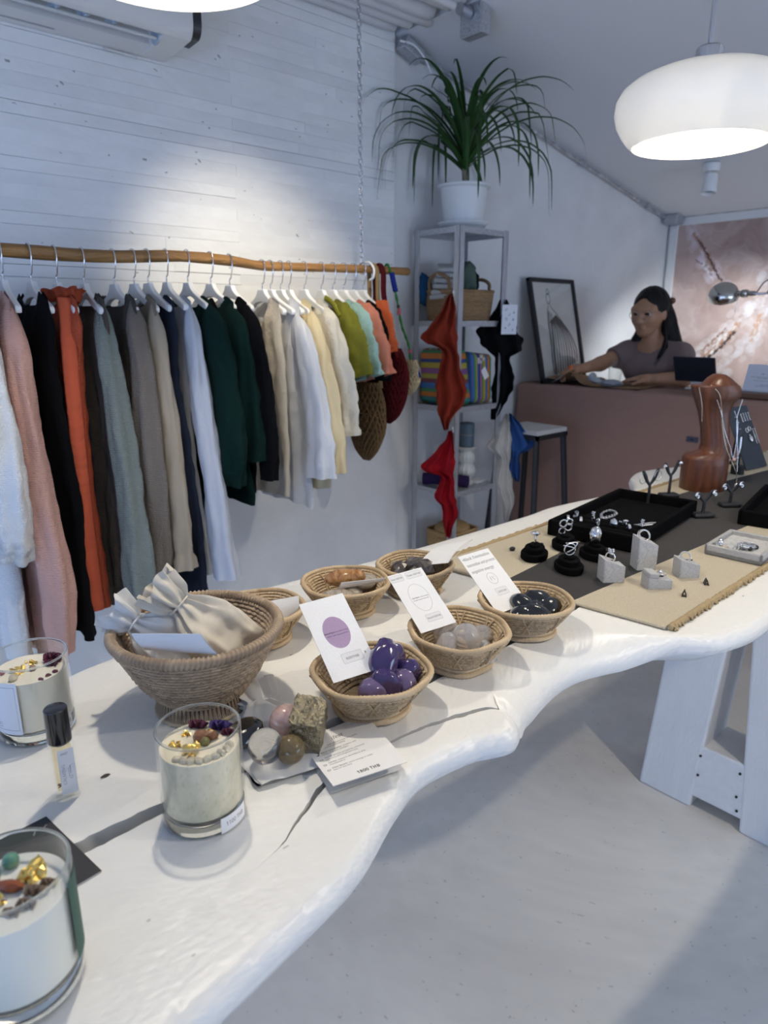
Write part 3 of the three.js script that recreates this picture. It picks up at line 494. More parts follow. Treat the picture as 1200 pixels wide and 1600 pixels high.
{
  const whiteG = cloth('#e6e6e4'), peach = cloth('#cda294'), blk = cloth('#0e0e11', 'plain'), rust = cloth('#bd5a3f'), sage = cloth('#7e8783'), dkTaupe = cloth('#5d5650'), taupe = cloth('#7b736b'), khaki = cloth('#8b7f70', 'plain'), khakiL = cloth('#aba08f', 'plain'), navy = cloth('#262c3b', 'plain'), pale = cloth('#b4b8bf', 'plain'), green = cloth('#0f2824', 'plain'), linen = cloth('#d6cab6'), white2 = cloth('#dfe0e2', 'plain'), cream = cloth('#e4d2a8', 'plain'), ivory = cloth('#e4ddcc'), olive = cloth('#7d7c2e', 'plain'), mint = cloth('#b5dbd1'), salmon = cloth('#dc8d74', 'plain'), orange = cloth('#dd6c40', 'plain');
  garment('gauze_shirt', 'long white crinkled gauze shirt on the end of the rail beside the dusty pink one', 'shirt', 0.395, whiteG, { front: [[1.38, 0.38], [1.3, 0.42], [1.0, 0.42], [0.8, 0.43], [0.4, 0.43]], hem: 0.42, th: 0.030, amp: 0.018, sleeve: [[0.42, 1.33, 0.045, 0.03], [0.46, 1.12, 0.06, 0.034], [0.49, 0.94, 0.065, 0.036], [0.485, 0.80, 0.058, 0.036], [0.475, 0.74, 0.045, 0.034]], cuff: 0.16 });
  garment('gauze_shirt', 'long dusty pink crinkled gauze shirt with wide drooping sleeves', 'shirt', 0.462, peach, { front: [[1.38, 0.40], [1.3, 0.44], [1.0, 0.46], [0.7, 0.47], [0.42, 0.48]], hem: 0.41, th: 0.030, amp: 0.014, sleeve: [[0.43, 1.34, 0.045, 0.03], [0.45, 1.12, 0.052, 0.030], [0.47, 0.92, 0.060, 0.032], [0.50, 0.68, 0.062, 0.034], [0.47, 0.47, 0.052, 0.030]] });
  garment('black_dress', 'long black dress with narrow hem hanging next to the rust dress', 'dress', 0.545, blk, { front: [[1.38, 0.37], [1.3, 0.42], [1.0, 0.46], [0.86, 0.475], [0.74, 0.45], [0.6, 0.46], [0.48, 0.49]], hem: 0.475, hemB: 0.52, th: 0.032, amp: 0.016 });
  garment('rust_dress', 'rust orange gauze dress with a ruffled standing collar', 'dress', 0.611, rust, { front: [[1.38, 0.36], [1.3, 0.42], [1.1, 0.41], [0.9, 0.40], [0.53, 0.42]], hem: 0.525, hemB: 0.5, th: 0.026, amp: 0.009 }, rust, (t) => {
    obj('collar', surf((u, v) => { const a = u * 2 * PI, r = 1 + 0.30 * v + 0.09 * v * Math.sin(a * 15) + 0.05 * Math.sin(v * 7); return [0.611 + Math.sin(a) * 0.042 * r, 1.336 + 0.046 * v - 0.014 * v * v + 0.003 * v * Math.sin(a * 11 + 1) + 0.010 * Math.cos(a), 0.335 + Math.cos(a) * 0.078 * r]; }, 120, 8, true, [3, 0.5]), rust, t);
    obj('strap', sweep([[0.595, 1.352, 0.425], [0.583, 1.1, 0.435], [0.58, 0.8, 0.43], [0.578, 0.535, 0.44]], 0.019, { seg: 10, n: 30, flat: 0.6, side: [1, 0, 0] }), rust, t);
    obj('pocket', sweep([[0.592, 1.20, 0.33], [0.588, 1.165, 0.37], [0.588, 1.175, 0.41]], 0.006, { seg: 6 }), rust, t);
  });
  garment('sage_dress', 'dark taupe checked dress with sage grey side panels', 'dress', 0.679, dkTaupe, { front: [[1.38, 0.38], [1.3, 0.43], [0.94, 0.45], [0.54, 0.48]], hem: 0.50, hemB: 0.47, th: 0.028, amp: 0.010, sleeve: [[0.42, 1.35, 0.02, 0.022], [0.46, 1.1, 0.03, 0.03], [0.495, 0.8, 0.036, 0.036], [0.525, 0.53, 0.045, 0.042]] }, sage);
  garment('taupe_dress', 'taupe grey gathered dress hanging beside the khaki shirt', 'dress', 0.758, cloth('#57514c'), { front: [[1.38, 0.38], [1.3, 0.43], [0.97, 0.44], [0.54, 0.45]], hem: 0.52, th: 0.028, amp: 0.012, sleeve: [[0.43, 1.35, 0.025, 0.022], [0.46, 1.15, 0.035, 0.03], [0.475, 0.85, 0.038, 0.034], [0.46, 0.54, 0.04, 0.036]] }, taupe);
  garment('khaki_shirt', 'khaki linen shirt with turned-up sleeve cuff', 'shirt', 0.813, khaki, { front: [[1.38, 0.38], [1.3, 0.42], [0.97, 0.43], [0.6, 0.43]], hem: 0.60, th: 0.02, amp: 0.012, sleeve: [[0.435, 1.34, 0.025, 0.02], [0.46, 1.1, 0.036, 0.026], [0.48, 0.8, 0.036, 0.028], [0.50, 0.615, 0.036, 0.028]], cuff: 0.22 }, khakiL);
  garment('navy_pinafore', 'navy blue sleeveless pinafore between khaki shirt and pale grey dress', 'dress', 0.862, navy, { front: [[1.38, 0.39], [1.32, 0.44], [1.15, 0.445], [1.05, 0.475], [0.8, 0.50], [0.53, 0.525]], hem: 0.50, th: 0.025, amp: 0.010 });
  garment('pale_dress', 'pale grey-blue long dress hanging next to the dark green tops', 'dress', 0.914, pale, { front: [[1.38, 0.38], [1.3, 0.42], [0.9, 0.42], [0.56, 0.44]], hem: 0.55, th: 0.022, amp: 0.010, sleeve: [[0.44, 1.34, 0.025, 0.02], [0.475, 1.1, 0.034, 0.026], [0.515, 0.82, 0.036, 0.028], [0.555, 0.575, 0.046, 0.034]] }, cloth('#c3c8d2', 'plain'));
  garment('green_top', 'dark forest green wide-sleeved top next to the pale grey dress', 'top', 0.972, green, { front: [[1.38, 0.38], [1.3, 0.45], [1.0, 0.46], [0.74, 0.45]], hem: 0.72, th: 0.024, amp: 0.012, sleeve: [[0.44, 1.34, 0.045, 0.026], [0.49, 1.15, 0.065, 0.034], [0.52, 0.95, 0.06, 0.034], [0.515, 0.84, 0.05, 0.03]] });
  garment('green_top', 'dark forest green wide-sleeved top next to the black cardigan', 'top', 1.045, green, { front: [[1.38, 0.38], [1.3, 0.45], [1.0, 0.47], [0.78, 0.50]], hem: 0.76, th: 0.022, amp: 0.012, sleeve: [[0.43, 1.34, 0.045, 0.026], [0.48, 1.15, 0.06, 0.032], [0.51, 1.0, 0.055, 0.032], [0.515, 0.90, 0.045, 0.03]] });
  garment('black_cardigan', 'black long-sleeved cardigan between green top and oatmeal dress', 'cardigan', 1.088, blk, { front: [[1.38, 0.38], [1.3, 0.46], [1.0, 0.47], [0.8, 0.46]], hem: 0.78, hemB: 0.83, th: 0.020, amp: 0.012, sleeve: [[0.45, 1.34, 0.035, 0.022], [0.505, 1.15, 0.045, 0.026], [0.535, 0.98, 0.042, 0.026], [0.535, 0.84, 0.032, 0.022]] });
  garment('oatmeal_dress', 'oatmeal linen dress with pink diamond tag at its neck', 'dress', 1.198, linen, { front: [[1.38, 0.38], [1.3, 0.45], [1.0, 0.47], [0.76, 0.47]], hem: 0.75, th: 0.030, amp: 0.010, neck: 0.05 }, linen, (t) => {
    const ring = []; for (let k = 0; k < 8; k++) { const a = k / 8 * 2 * PI; ring.push([1.172 - 0.004 * Math.cos(a), 1.282 + 0.036 * Math.sin(a), 0.352 + 0.018 * Math.cos(a)]); }
    obj('ribbon_loop', sweep(ring, 0.0045, { seg: 6, n: 28, closed: true, flat: 0.5 }), cream, t);
    const tagTex = canvasTex(64, 64, (c) => { c.fillStyle = '#b97a72'; c.fillRect(0, 0, 64, 64); c.fillStyle = '#efe6e2'; c.fillRect(20, 26, 24, 12); c.fillStyle = '#5a3a36'; c.fillRect(28, 30, 8, 3); });
    const d = at(box(0.0016, 0.048, 0.048), 0, 0, 0, PI / 4); obj('swing_tag', d.translate(1.166, 1.218, 0.362), std({ map: tagTex, roughness: 0.7 }), t).userData.label = 'small pink diamond tag';
  });
  garment('white_draped_shirt', 'white shirt with draped fluted sleeve beside the oatmeal dress', 'shirt', 1.272, white2, { front: [[1.38, 0.38], [1.3, 0.45], [1.0, 0.47], [0.74, 0.50]], hem: 0.71, th: 0.018, amp: 0.012, sleeve: [[0.44, 1.32, 0.035, 0.022], [0.50, 1.12, 0.05, 0.028], [0.54, 0.94, 0.055, 0.03], [0.55, 0.82, 0.06, 0.032]] });
  garment('cream_blouse', 'creamy yellow v-neck blouse behind the white draped shirt', 'blouse', 1.318, cream, { front: [[1.38, 0.38], [1.3, 0.45], [1.0, 0.50], [0.8, 0.53]], hem: 0.77, th: 0.022, amp: 0.012, neck: 0.07, sleeve: [[0.44, 1.33, 0.03, 0.02], [0.50, 1.15, 0.045, 0.026], [0.55, 0.98, 0.045, 0.026], [0.565, 0.83, 0.04, 0.024]] });
  garment('ivory_shirt', 'ivory textured shirt with rolled sleeve before the olive blouse', 'shirt', 1.382, ivory, { front: [[1.38, 0.38], [1.3, 0.45], [1.0, 0.46], [0.86, 0.46]], hem: 0.85, th: 0.024, amp: 0.010, sleeve: [[0.43, 1.34, 0.045, 0.026], [0.49, 1.18, 0.055, 0.03], [0.53, 1.05, 0.052, 0.03], [0.545, 0.94, 0.05, 0.03]], cuff: 0.14 });
  const short = (X, s) => ({ front: [[1.38, 0.38], [1.33, 0.45], [1.25, 0.44], [1.12, 0.45]], hem: 1.12, th: 0.018, amp: 0.008, sleeve: [[0.41, 1.345, 0.05, 0.020], [0.46, 1.27, 0.062, 0.024], [0.495, 1.18, 0.070, 0.026], [0.512, 1.115, 0.072, 0.026]] });
  garment('olive_blouse', 'olive green blouse with gathered short sleeve', 'blouse', 1.452, olive, short(), olive, (t) => obj('gather_band', sweep([[1.43, 1.37, 0.38], [1.428, 1.352, 0.42], [1.428, 1.31, 0.455]], 0.010, { seg: 8, n: 16, flat: 0.5 }), olive, t));
  garment('mint_blouse', 'pale mint textured blouse between olive and salmon blouses', 'blouse', 1.5, mint, short());
  garment('salmon_blouse', 'salmon pink short-sleeved blouse with broad turned hem', 'blouse', 1.547, salmon, { ...short(), hem: 1.09 });
  garment('black_blouse', 'short black blouse between the salmon and orange blouses', 'blouse', 1.589, blk, { ...short(), sleeve: [[0.41, 1.345, 0.045, 0.02], [0.45, 1.25, 0.052, 0.022], [0.47, 1.15, 0.05, 0.022], [0.47, 1.10, 0.045, 0.02]] });
  garment('orange_blouse', 'bright orange blouse last of the clothes beside the crochet bags', 'blouse', 1.633, orange, { ...short(), hem: 1.13, sleeve: [[0.40, 1.36, 0.045, 0.02], [0.435, 1.29, 0.05, 0.022], [0.455, 1.22, 0.046, 0.022], [0.46, 1.19, 0.04, 0.02]] });
}
// crochet bags on the end of the rail
function netBag(name, label, x, mat, inner, { yTop, yBot, z0, z1, th, n, r, seed, strap, strapMat }) {
  const t = thing(name, label, 'bag'), zc = (z0 + z1) / 2, hw = (z1 - z0) / 2;
  const at3 = (a, v, k = 1) => { const w = Math.pow(Math.sin(clamp(0.10 + 0.9 * v, 0, 1) * PI * 0.94 + 0.16), 0.55), y = lerp(yTop, yBot, v); return [x + Math.sin(a) * th * w * k + 0.006 * noise(a, v * 3, seed), y, zc + Math.cos(a) * hw * w * k + 0.006 * noise(v * 4, seed)]; };
  obj('lining', surf((u, v) => at3(u * 2 * PI, v, 0.93), 28, 16, true), inner, t);
  const cords = [];
  for (const s of [-1, 1]) for (let i = 0; i < n; i++) { const pts = []; for (let k = 0; k <= 10; k++) pts.push(at3(i / n * 2 * PI + s * k / 10 * 1.9, k / 10)); cords.push(sweep(pts, r, { seg: 4, n: 16, caps: false })); }
  for (let k = 1; k < 8; k++) { const pts = []; for (let i = 0; i < 20; i++) pts.push(at3(i / 20 * 2 * PI, k / 8)); cords.push(sweep(pts, r, { seg: 4, n: 24, closed: true })); }
  obj('crochet_net', cords, mat, t);
  if (strap) strap(t);
  return t;
}
{
  const brown = cloth('#6a543a', 'plain'), maroon = cloth('#4d1418', 'plain'), beige = cloth('#b3a27f', 'plain'), tan = cloth('#8a7350', 'plain'), gcord = cloth('#2f6d34', 'plain'), blue = cloth('#1d2c78', 'plain'), pink = cloth('#d2707a', 'plain');
  const overRail = (x, y0, y1, zf, zb) => [[x, y0, zb], [x, 1.38, 0.31], [x, railY(x) - 0.004, 0.33 - railR(x) - 0.006], [x, railY(x) + railR(x) + 0.005, 0.33], [x, railY(x) - 0.004, 0.33 + railR(x) + 0.006], [x, 1.38, 0.355], [x, y1, zf]];
  netBag('crochet_bag', 'brown open-weave crochet bag hanging lowest at the rail end', 1.665, brown, brown, { yTop: 1.08, yBot: 0.79, z0: 0.21, z1: 0.41, th: 0.035, n: 22, r: 0.0042, seed: 3, strap: (t) => { obj('strap', sweep(overRail(1.683, 1.06, 1.06, 0.37, 0.25), 0.010, { seg: 8, n: 40, flat: 0.5, side: [1, 0, 0] }), tan, t); } });
  netBag('crochet_bag', 'maroon crochet bag hanging behind the brown one', 1.725, maroon, maroon, { yTop: 1.2, yBot: 0.93, z0: 0.25, z1: 0.465, th: 0.032, n: 26, r: 0.0042, seed: 8, strap: (t) => { obj('strap', sweep(overRail(1.712, 1.18, 1.17, 0.43, 0.28), 0.013, { seg: 8, n: 40, flat: 0.45, side: [1, 0, 0] }), maroon, t); } });
  netBag('net_pouch', 'small beige net pouch with green beaded cord over the rail end', 1.775, beige, beige, { yTop: 1.16, yBot: 1.035, z0: 0.375, z1: 0.475, th: 0.022, n: 18, r: 0.0026, seed: 5, strap: (t) => {
    const pts = [[1.76, 1.40, 0.30], [1.752, railY(1.75), 0.308], [1.75, railY(1.75) + 0.021, 0.33], [1.752, 1.44, 0.356], [1.757, 1.38, 0.372], [1.763, 1.28, 0.395], [1.77, 1.21, 0.425], [1.775, 1.155, 0.43]];
    obj('cord', sweep(pts, 0.0042, { seg: 8, n: 60, wob: (k) => 1 + 0.25 * Math.sin(k * 260) }), gcord, t);
    obj('blue_wrap', sweep([[1.752, 1.462, 0.352], [1.754, 1.43, 0.360], [1.757, 1.398, 0.368]], 0.0095, { seg: 10, n: 16, wob: (k) => 1 + 0.1 * Math.sin(k * 60) }), blue, t);
    obj('bead', cyl(0.007, 0.007, 0.022, 1.759, 1.318, 0.384, 12), pink, t); obj('bead', cyl(0.006, 0.006, 0.012, 1.772, 1.185, 0.43, 12), pink, t); obj('bead', cyl(0.006, 0.006, 0.010, 1.759, 1.342, 0.38, 12), M.black, t);
    obj('blue_trim', sweep([[1.775, 1.16, 0.44], [1.775, 1.14, 0.465], [1.775, 1.10, 0.481]], 0.004, { seg: 6 }), blue, t);
  } });
  const h = thing('white_hook', 'white plastic hook clipped over the branch rail beside the tan strap', 'hook');
  obj('hook', sweep([[1.655, 1.435, 0.345], [1.655, 1.442, 0.362], [1.655, 1.47, 0.366], [1.655, 1.492, 0.345], [1.655, 1.494, 0.322]], 0.0042, { seg: 8, n: 20 }), M.hanger, h);
}
// ---------------------------------------------------------------- baskets, crystals, cards, candles on the table
{
  const straw = dataTex(256, 256, (u, v) => { const row = Math.floor(v * 10), h = (a) => { const q = Math.sin(a * 127.1) * 43758.5453; return q - Math.floor(q); }, k = 0.35 + tileNoise(u, v, 40, 61, 3) * 0.7 + (h(row + 3) - 0.5) * 0.5 + (h(Math.floor(u * 46 + (row % 2) * 0.5) * 7 + row * 31) - 0.5) * 0.75; return [0.66 + k * 0.17, 0.565 + k * 0.17, 0.43 + k * 0.17]; }, true);
  M.straw = std({ map: rep(straw, 3, 1), roughness: 0.72, side: THREE.DoubleSide });
  const rattan = dataTex(256, 256, (u, v) => { const row = Math.floor(v * 17), h = (a) => { const q = Math.sin(a * 127.1) * 43758.5453; return q - Math.floor(q); }, k = 0.4 + tileNoise(u, v, 40, 65, 3) * 0.7 + (h(row + 5) - 0.5) * 0.5 + (h(Math.floor(u * 20 + (row % 2) * 0.5) * 7 + row * 31) - 0.5) * 0.7; return [0.57 + k * 0.16, 0.49 + k * 0.15, 0.40 + k * 0.13]; }, true);
  M.rattan = std({ map: rep(rattan, 3, 1), roughness: 0.72, side: THREE.DoubleSide });
  M.paper = std({ color: lin(0.80, 0.79, 0.77), roughness: 0.8, bumpMap: rep(grainBump, 1, 1.5), bumpScale: 0.0004, side: THREE.DoubleSide });
  M.clear = phys({ color: 0xffffff, transmission: 1, thickness: 0.03, ior: 1.5, roughness: 0.02 });
  M.gold = std({ color: lin(0.92, 0.66, 0.20), metalness: 1, roughness: 0.28 });
  M.silver = std({ color: lin(0.86, 0.85, 0.83), metalness: 1, roughness: 0.16 });
}
const twist = (n, m, amp) => (k, a) => 1 + amp * Math.cos(a * m + k * 2 * PI * n);
function coilBasket(name, label, x, z, { R = 0.073, r0 = 0.043, h = 0.052, rows = 10, hex = 0.02, turn = 0, foot = 0.012, group } = {}) {
  const t = thing(name, label, 'basket', [x, TOP, z], turn, group);
  const rad = (v) => lerp(r0, R, Math.pow(v, 0.85)), hx = (a) => 1 + hex * Math.cos(a * 6);
  const wall = (inner) => surf((u, v) => { const a = u * 2 * PI, c = Math.sqrt(Math.abs(Math.sin(v * rows * PI))), w = 0.0009 * Math.sin(a * 84 + Math.floor(v * rows) * 2.1) * c; const r = (rad(v) + (inner ? -0.0036 - 0.0032 * c - w : 0.0032 * c + w)) * hx(a); return [Math.cos(a) * r, foot + (h - foot) * v + 0.0012 * Math.sin(a * 3 + 1) * v, Math.sin(a) * r]; }, 168, rows * 8, true, [1, 1]);
  obj('coiled_wall', [flip(wall(false)), wall(true)], M.straw, t);
  const ring = (r, y, n = 40) => { const p = []; for (let k = 0; k < n; k++) { const a = k / n * 2 * PI; p.push([Math.cos(a) * r * hx(a), y + 0.0012 * Math.sin(a * 3 + 1), Math.sin(a) * r * hx(a)]); } return p; };
  obj('rim', sweep(ring(R - 0.0014, h + 0.001), 0.0041, { seg: 8, n: 200, closed: true, wob: twist(86, 1, 0.12) }), M.straw, t);
  obj('foot_ring', [sweep(ring(r0 + 0.004, 0.0042), 0.0040, { seg: 8, n: 150, closed: true, wob: twist(60, 1, 0.13) }), sweep(ring(r0 + 0.001, 0.010), 0.0034, { seg: 8, n: 150, closed: true, wob: twist(60, 1, 0.12) })], M.straw, t);
  obj('floor', surf((u, v) => { const a = u * 2 * PI, r = (r0 + 0.002) * v; return [Math.cos(a) * r, foot - 0.002 + 0.0010 * Math.abs(Math.sin(v * 9 * PI)), Math.sin(a) * r]; }, 60, 27, true), M.straw, t);
  const st = [];
  for (let k = 0; k < 8; k++) for (const s of [-1, 1]) for (const inner of [0, 1]) { const a0 = k / 8 * 2 * PI + 0.2, p = []; for (let i = 0; i <= 6; i++) { const v = 0.12 + 0.84 * i / 6, a = a0 + s * (0.10 - 0.20 * i / 6) , r = (rad(v) + (inner ? -0.0070 : 0.0034)) * hx(a); p.push([Math.cos(a) * r, foot + (h - foot) * v, Math.sin(a) * r]); } st.push(sweep(p, 0.0015, { seg: 5, n: 14 })); }
  obj('cross_stitching', st, M.straw, t);
  return t;
}
const bk = 'small coiled straw bowls of crystals on the table';
coilBasket('coiled_basket', 'coiled straw basket full of purple amethyst stones', 0.512, 1.660, { turn: 0.3, R: 0.075 });
coilBasket('coiled_basket', 'coiled straw basket holding clear quartz stones', 0.683, 1.655, { turn: 0.9, R: 0.072 });
coilBasket('coiled_basket', 'coiled straw basket holding glossy black stones', 0.842, 1.654, { turn: 0.1, R: 0.073, hex: 0.006 });
coilBasket('coiled_basket', 'coiled straw basket of rose quartz behind the tall rattan basket', 0.509, 1.396, { turn: 0.5, R: 0.071, hex: 0.008 });
coilBasket('coiled_basket', 'coiled straw basket holding brown and grey agate stones', 0.678, 1.402, { turn: 0.2, hex: 0.012 });
coilBasket('coiled_basket', 'coiled straw basket of dark smoky stones at the runner end', 0.826, 1.420, { turn: 1.2, R: 0.069, hex: 0.012 });
// the tall rattan basket
{
  const t = thing('rattan_basket', 'tall flared rattan basket with braided rim holding cotton pouches', 'basket', [0.353, TOP, 1.508]);
  const H0 = 0.024, H = 0.108, rows = 17, rad = (v) => 0.050 + 0.052 * Math.pow(v, 0.72);
  const wall = (inner) => surf((u, v) => { const a = u * 2 * PI, row = Math.floor(v * rows), c = Math.pow(Math.abs(Math.sin(v * rows * PI)), 0.45), st = ((u * 56 + (row % 2) * 0.5) % 1), gap = Math.exp(-(((st - 0.5) / 0.07) ** 2)), dz = Math.abs((((u * 8 + v * 1.6) % 1) - 0.5)) < 0.09 || Math.abs((((u * 8 - v * 1.6) % 1 + 1) % 1) - 0.5) < 0.05 ? 0.0011 * Math.abs(Math.sin(u * 56 * 3 * PI)) : 0; const q = 0.0038 * c * (1 - 0.45 * gap) + dz * 1.2; const r = rad(v) + (inner ? -0.004 - q : q); return [Math.cos(a) * r, H0 + (H - H0) * v, Math.sin(a) * r]; }, 336, rows * 9, true, [1, 1]);
  obj('woven_wall', [flip(wall(false)), wall(true)], M.rattan, t);
  const ring = (r, y, n = 40) => { const p = []; for (let k = 0; k < n; k++) { const a = k / n * 2 * PI; p.push([Math.cos(a) * r, y, Math.sin(a) * r]); } return p; };
  obj('braided_rim', sweep(ring(0.1015, H + 0.002), 0.0064, { seg: 12, n: 640, closed: true, wob: twist(118, 1, 0.15) }), M.rattan, t);
  obj('floor', surf((u, v) => { const a = u * 2 * PI; return [Math.cos(a) * 0.05 * v, H0, Math.sin(a) * 0.05 * v]; }, 40, 8, true), M.rattan, t);
  const sp = []; for (let k = 0; k < 64; k++) { const a = k / 64 * 2 * PI; for (const d of [-0.03, 0.03]) sp.push(sweep([[Math.cos(a) * 0.052, H0 + 0.002, Math.sin(a) * 0.052], [Math.cos(a + d * 0.5) * 0.0535, 0.014, Math.sin(a + d * 0.5) * 0.0535], [Math.cos(a + d) * 0.0565, 0.004, Math.sin(a + d) * 0.0565]], 0.0014, { seg: 5, n: 5 })); }
  obj('foot_spokes', sp, M.rattan, t); obj('foot_ring', [sweep(ring(0.0565, 0.0032), 0.003, { seg: 8, n: 160, closed: true, wob: twist(60, 1, 0.1) }), sweep(ring(0.052, H0), 0.0028, { seg: 8, n: 160, closed: true, wob: twist(60, 1, 0.1) })], M.rattan, t);
}
// drawstring pouches
M.canvas = phys({ color: C('#d9cfbd'), roughness: 0.9, bumpMap: rep(fabricBump, 2, 3), bumpScale: 0.0008, side: THREE.DoubleSide, sheen: 0.2, sheenColor: lin(0.9, 0.85, 0.75) });
M.cotton = phys({ color: C('#dfddd8'), roughness: 0.9, bumpMap: rep(fabricBump, 2, 3), bumpScale: 0.0008, side: THREE.DoubleSide });
function pouch(name, label, A, B, wide, w, th, mat, { neck = 0.74, frill = 1, seed = 1, flat = 0, group } = {}) { // A foot, B mouth, wide: direction across
  const t = thing(name, label, 'pouch', A, 0, group), a = V(...A), ax = V(...B).sub(a), L = ax.length(), e = ax.clone().normalize(), s = V(...wide).addScaledVector(e, -V(...wide).dot(e)).normalize(), nrm = s.clone().cross(e);
  const W = [[0, 0.93], [0.06, 1.0], [0.45, 0.98], [neck - 0.14, 0.72], [neck, 0.34], [neck + 0.06, 0.40 * frill + 0.08], [1, 0.62 * frill]], T = [[0, 0.10], [0.08, 0.6], [0.4, 1], [neck - 0.1, 0.8], [neck, 0.62], [neck + 0.08, 0.8], [1, 0.95]];
  const g = surf((u, v) => { const an = u * 2 * PI, ww = interp(W, v) * w, tt = interp(T, v) * th, pl = sstep(neck - 0.35, neck, v), c = Math.cos(an), sn = Math.sin(an); const pleat = 1 + pl * (0.16 * Math.sin(an * 9 + seed) + 0.10 * Math.sin(an * 14 + seed * 2)) + 0.10 * noise(c * 2 + seed, sn * 2, v * 4);
    const p = V(0, 0, 0).addScaledVector(e, L * v + 0.006 * pl * Math.sin(an * 4 + seed) * sstep(neck, 1, v)).addScaledVector(s, Math.sign(c) * Math.pow(Math.abs(c), 0.8) * ww * pleat).addScaledVector(nrm, sn * tt * (pleat + 0.35 * noise(c * 3, v * 6, seed)) + th * 0.5 * noise(v * 3, c * 1.5, seed + 3)); if (flat) p.y = Math.max(p.y, 0.001 - 0 ); return [p.x, p.y, p.z]; }, 96, 40, true, [1, 1.2]);
  obj('bag', g, mat, t);
  const r = []; for (let k = 0; k < 16; k++) { const an = k / 16 * 2 * PI, ww = interp(W, neck) * w * 1.10, tt = interp(T, neck) * th * 1.15; const p = V(0, 0, 0).addScaledVector(e, L * neck).addScaledVector(s, Math.cos(an) * ww).addScaledVector(nrm, Math.sin(an) * tt); r.push([p.x, flat ? Math.max(p.y, 0.002) : p.y, p.z]); }
  obj('drawstring', sweep(r, 0.0013, { seg: 6, n: 40, closed: true }), mat, t);
  return { t, e, s, nrm, L };
}
{
  const k = pouch('cotton_pouch', 'larger cream canvas drawstring pouch standing in the rattan basket', [0.402, 0.882, 1.548], [0.318, 0.985, 1.474], [0.55, 0.45, -0.2], 0.042, 0.020, M.canvas, { seed: 2 });
  obj('cord_end', sweep([[-0.062, 0.07, -0.05], [-0.075, 0.045, -0.045], [-0.065, 0.03, -0.03], [-0.06, 0.045, -0.02]], 0.0013, { seg: 6 }), M.canvas, k.t);
  pouch('cotton_pouch', 'smaller cream pouch with pale blue lining lying in the rattan basket', [0.348, 0.885, 1.525], [0.272, 0.958, 1.448], [0.5, 0.5, 0.1], 0.036, 0.018, M.cotton, { seed: 5, frill: 1.15 });
}
function quad(name, label, P, mat, { t = 0.0007, bow = 0, category = 'card', group } = {}) { // P: top-left, top-right, bottom-right, bottom-left of its printed face
  const c = [0, 1, 2].map((i) => (P[0][i] + P[1][i] + P[2][i] + P[3][i]) / 4), q = P.map((p) => V(...p).sub(V(...c)));
  const n = q[1].clone().sub(q[0]).cross(q[3].clone().sub(q[0])).normalize().negate();
  const f = (off) => surf((u, v) => { const top = q[3].clone().lerp(q[2], u), bot = q[0].clone().lerp(q[1], u), p = top.lerp(bot, v).addScaledVector(n, off + bow * Math.sin(v * PI)); return [p.x, p.y, p.z]; }, 6, 10);
  const front = f(t / 2), back = flip(f(-t / 2));
  const side = surf((u, v) => { const k = u * 4, i = Math.min(3, Math.floor(k)), s = [q[0], q[1], q[2], q[3]], p = s[i].clone().lerp(s[(i + 1) % 4], k - i).addScaledVector(n, v ? t / 2 : -t / 2); return [p.x, p.y, p.z]; }, 4, 1);
  const T = thing(name, label, category, c, 0, group); obj('printed_face', front, mat, T); obj('sheet', [back, side], M.paper, T); return T;
}
const paperTex = (w, h, draw) => std({ map: canvasTex(w, h, (c) => { c.fillStyle = '#e6e4e1'; c.fillRect(0, 0, w, h); draw(c, w, h); }), roughness: 0.75, bumpMap: rep(grainBump, 1, 1.6), bumpScale: 0.0004, side: THREE.DoubleSide });
function sticker(c, x, y, w, h, txt, px) { c.fillStyle = '#dcdad8'; c.strokeStyle = '#b9b6b4'; c.lineWidth = 3; c.beginPath(); c.roundRect(x, y, w, h, 10); c.fill(); c.stroke(); c.fillStyle = '#3a3836'; c.font = px + 'px sans-serif'; c.textAlign = 'center'; c.textBaseline = 'middle'; c.fillText(txt, x + w / 2, y + h / 2 + 2, w * 0.9); }
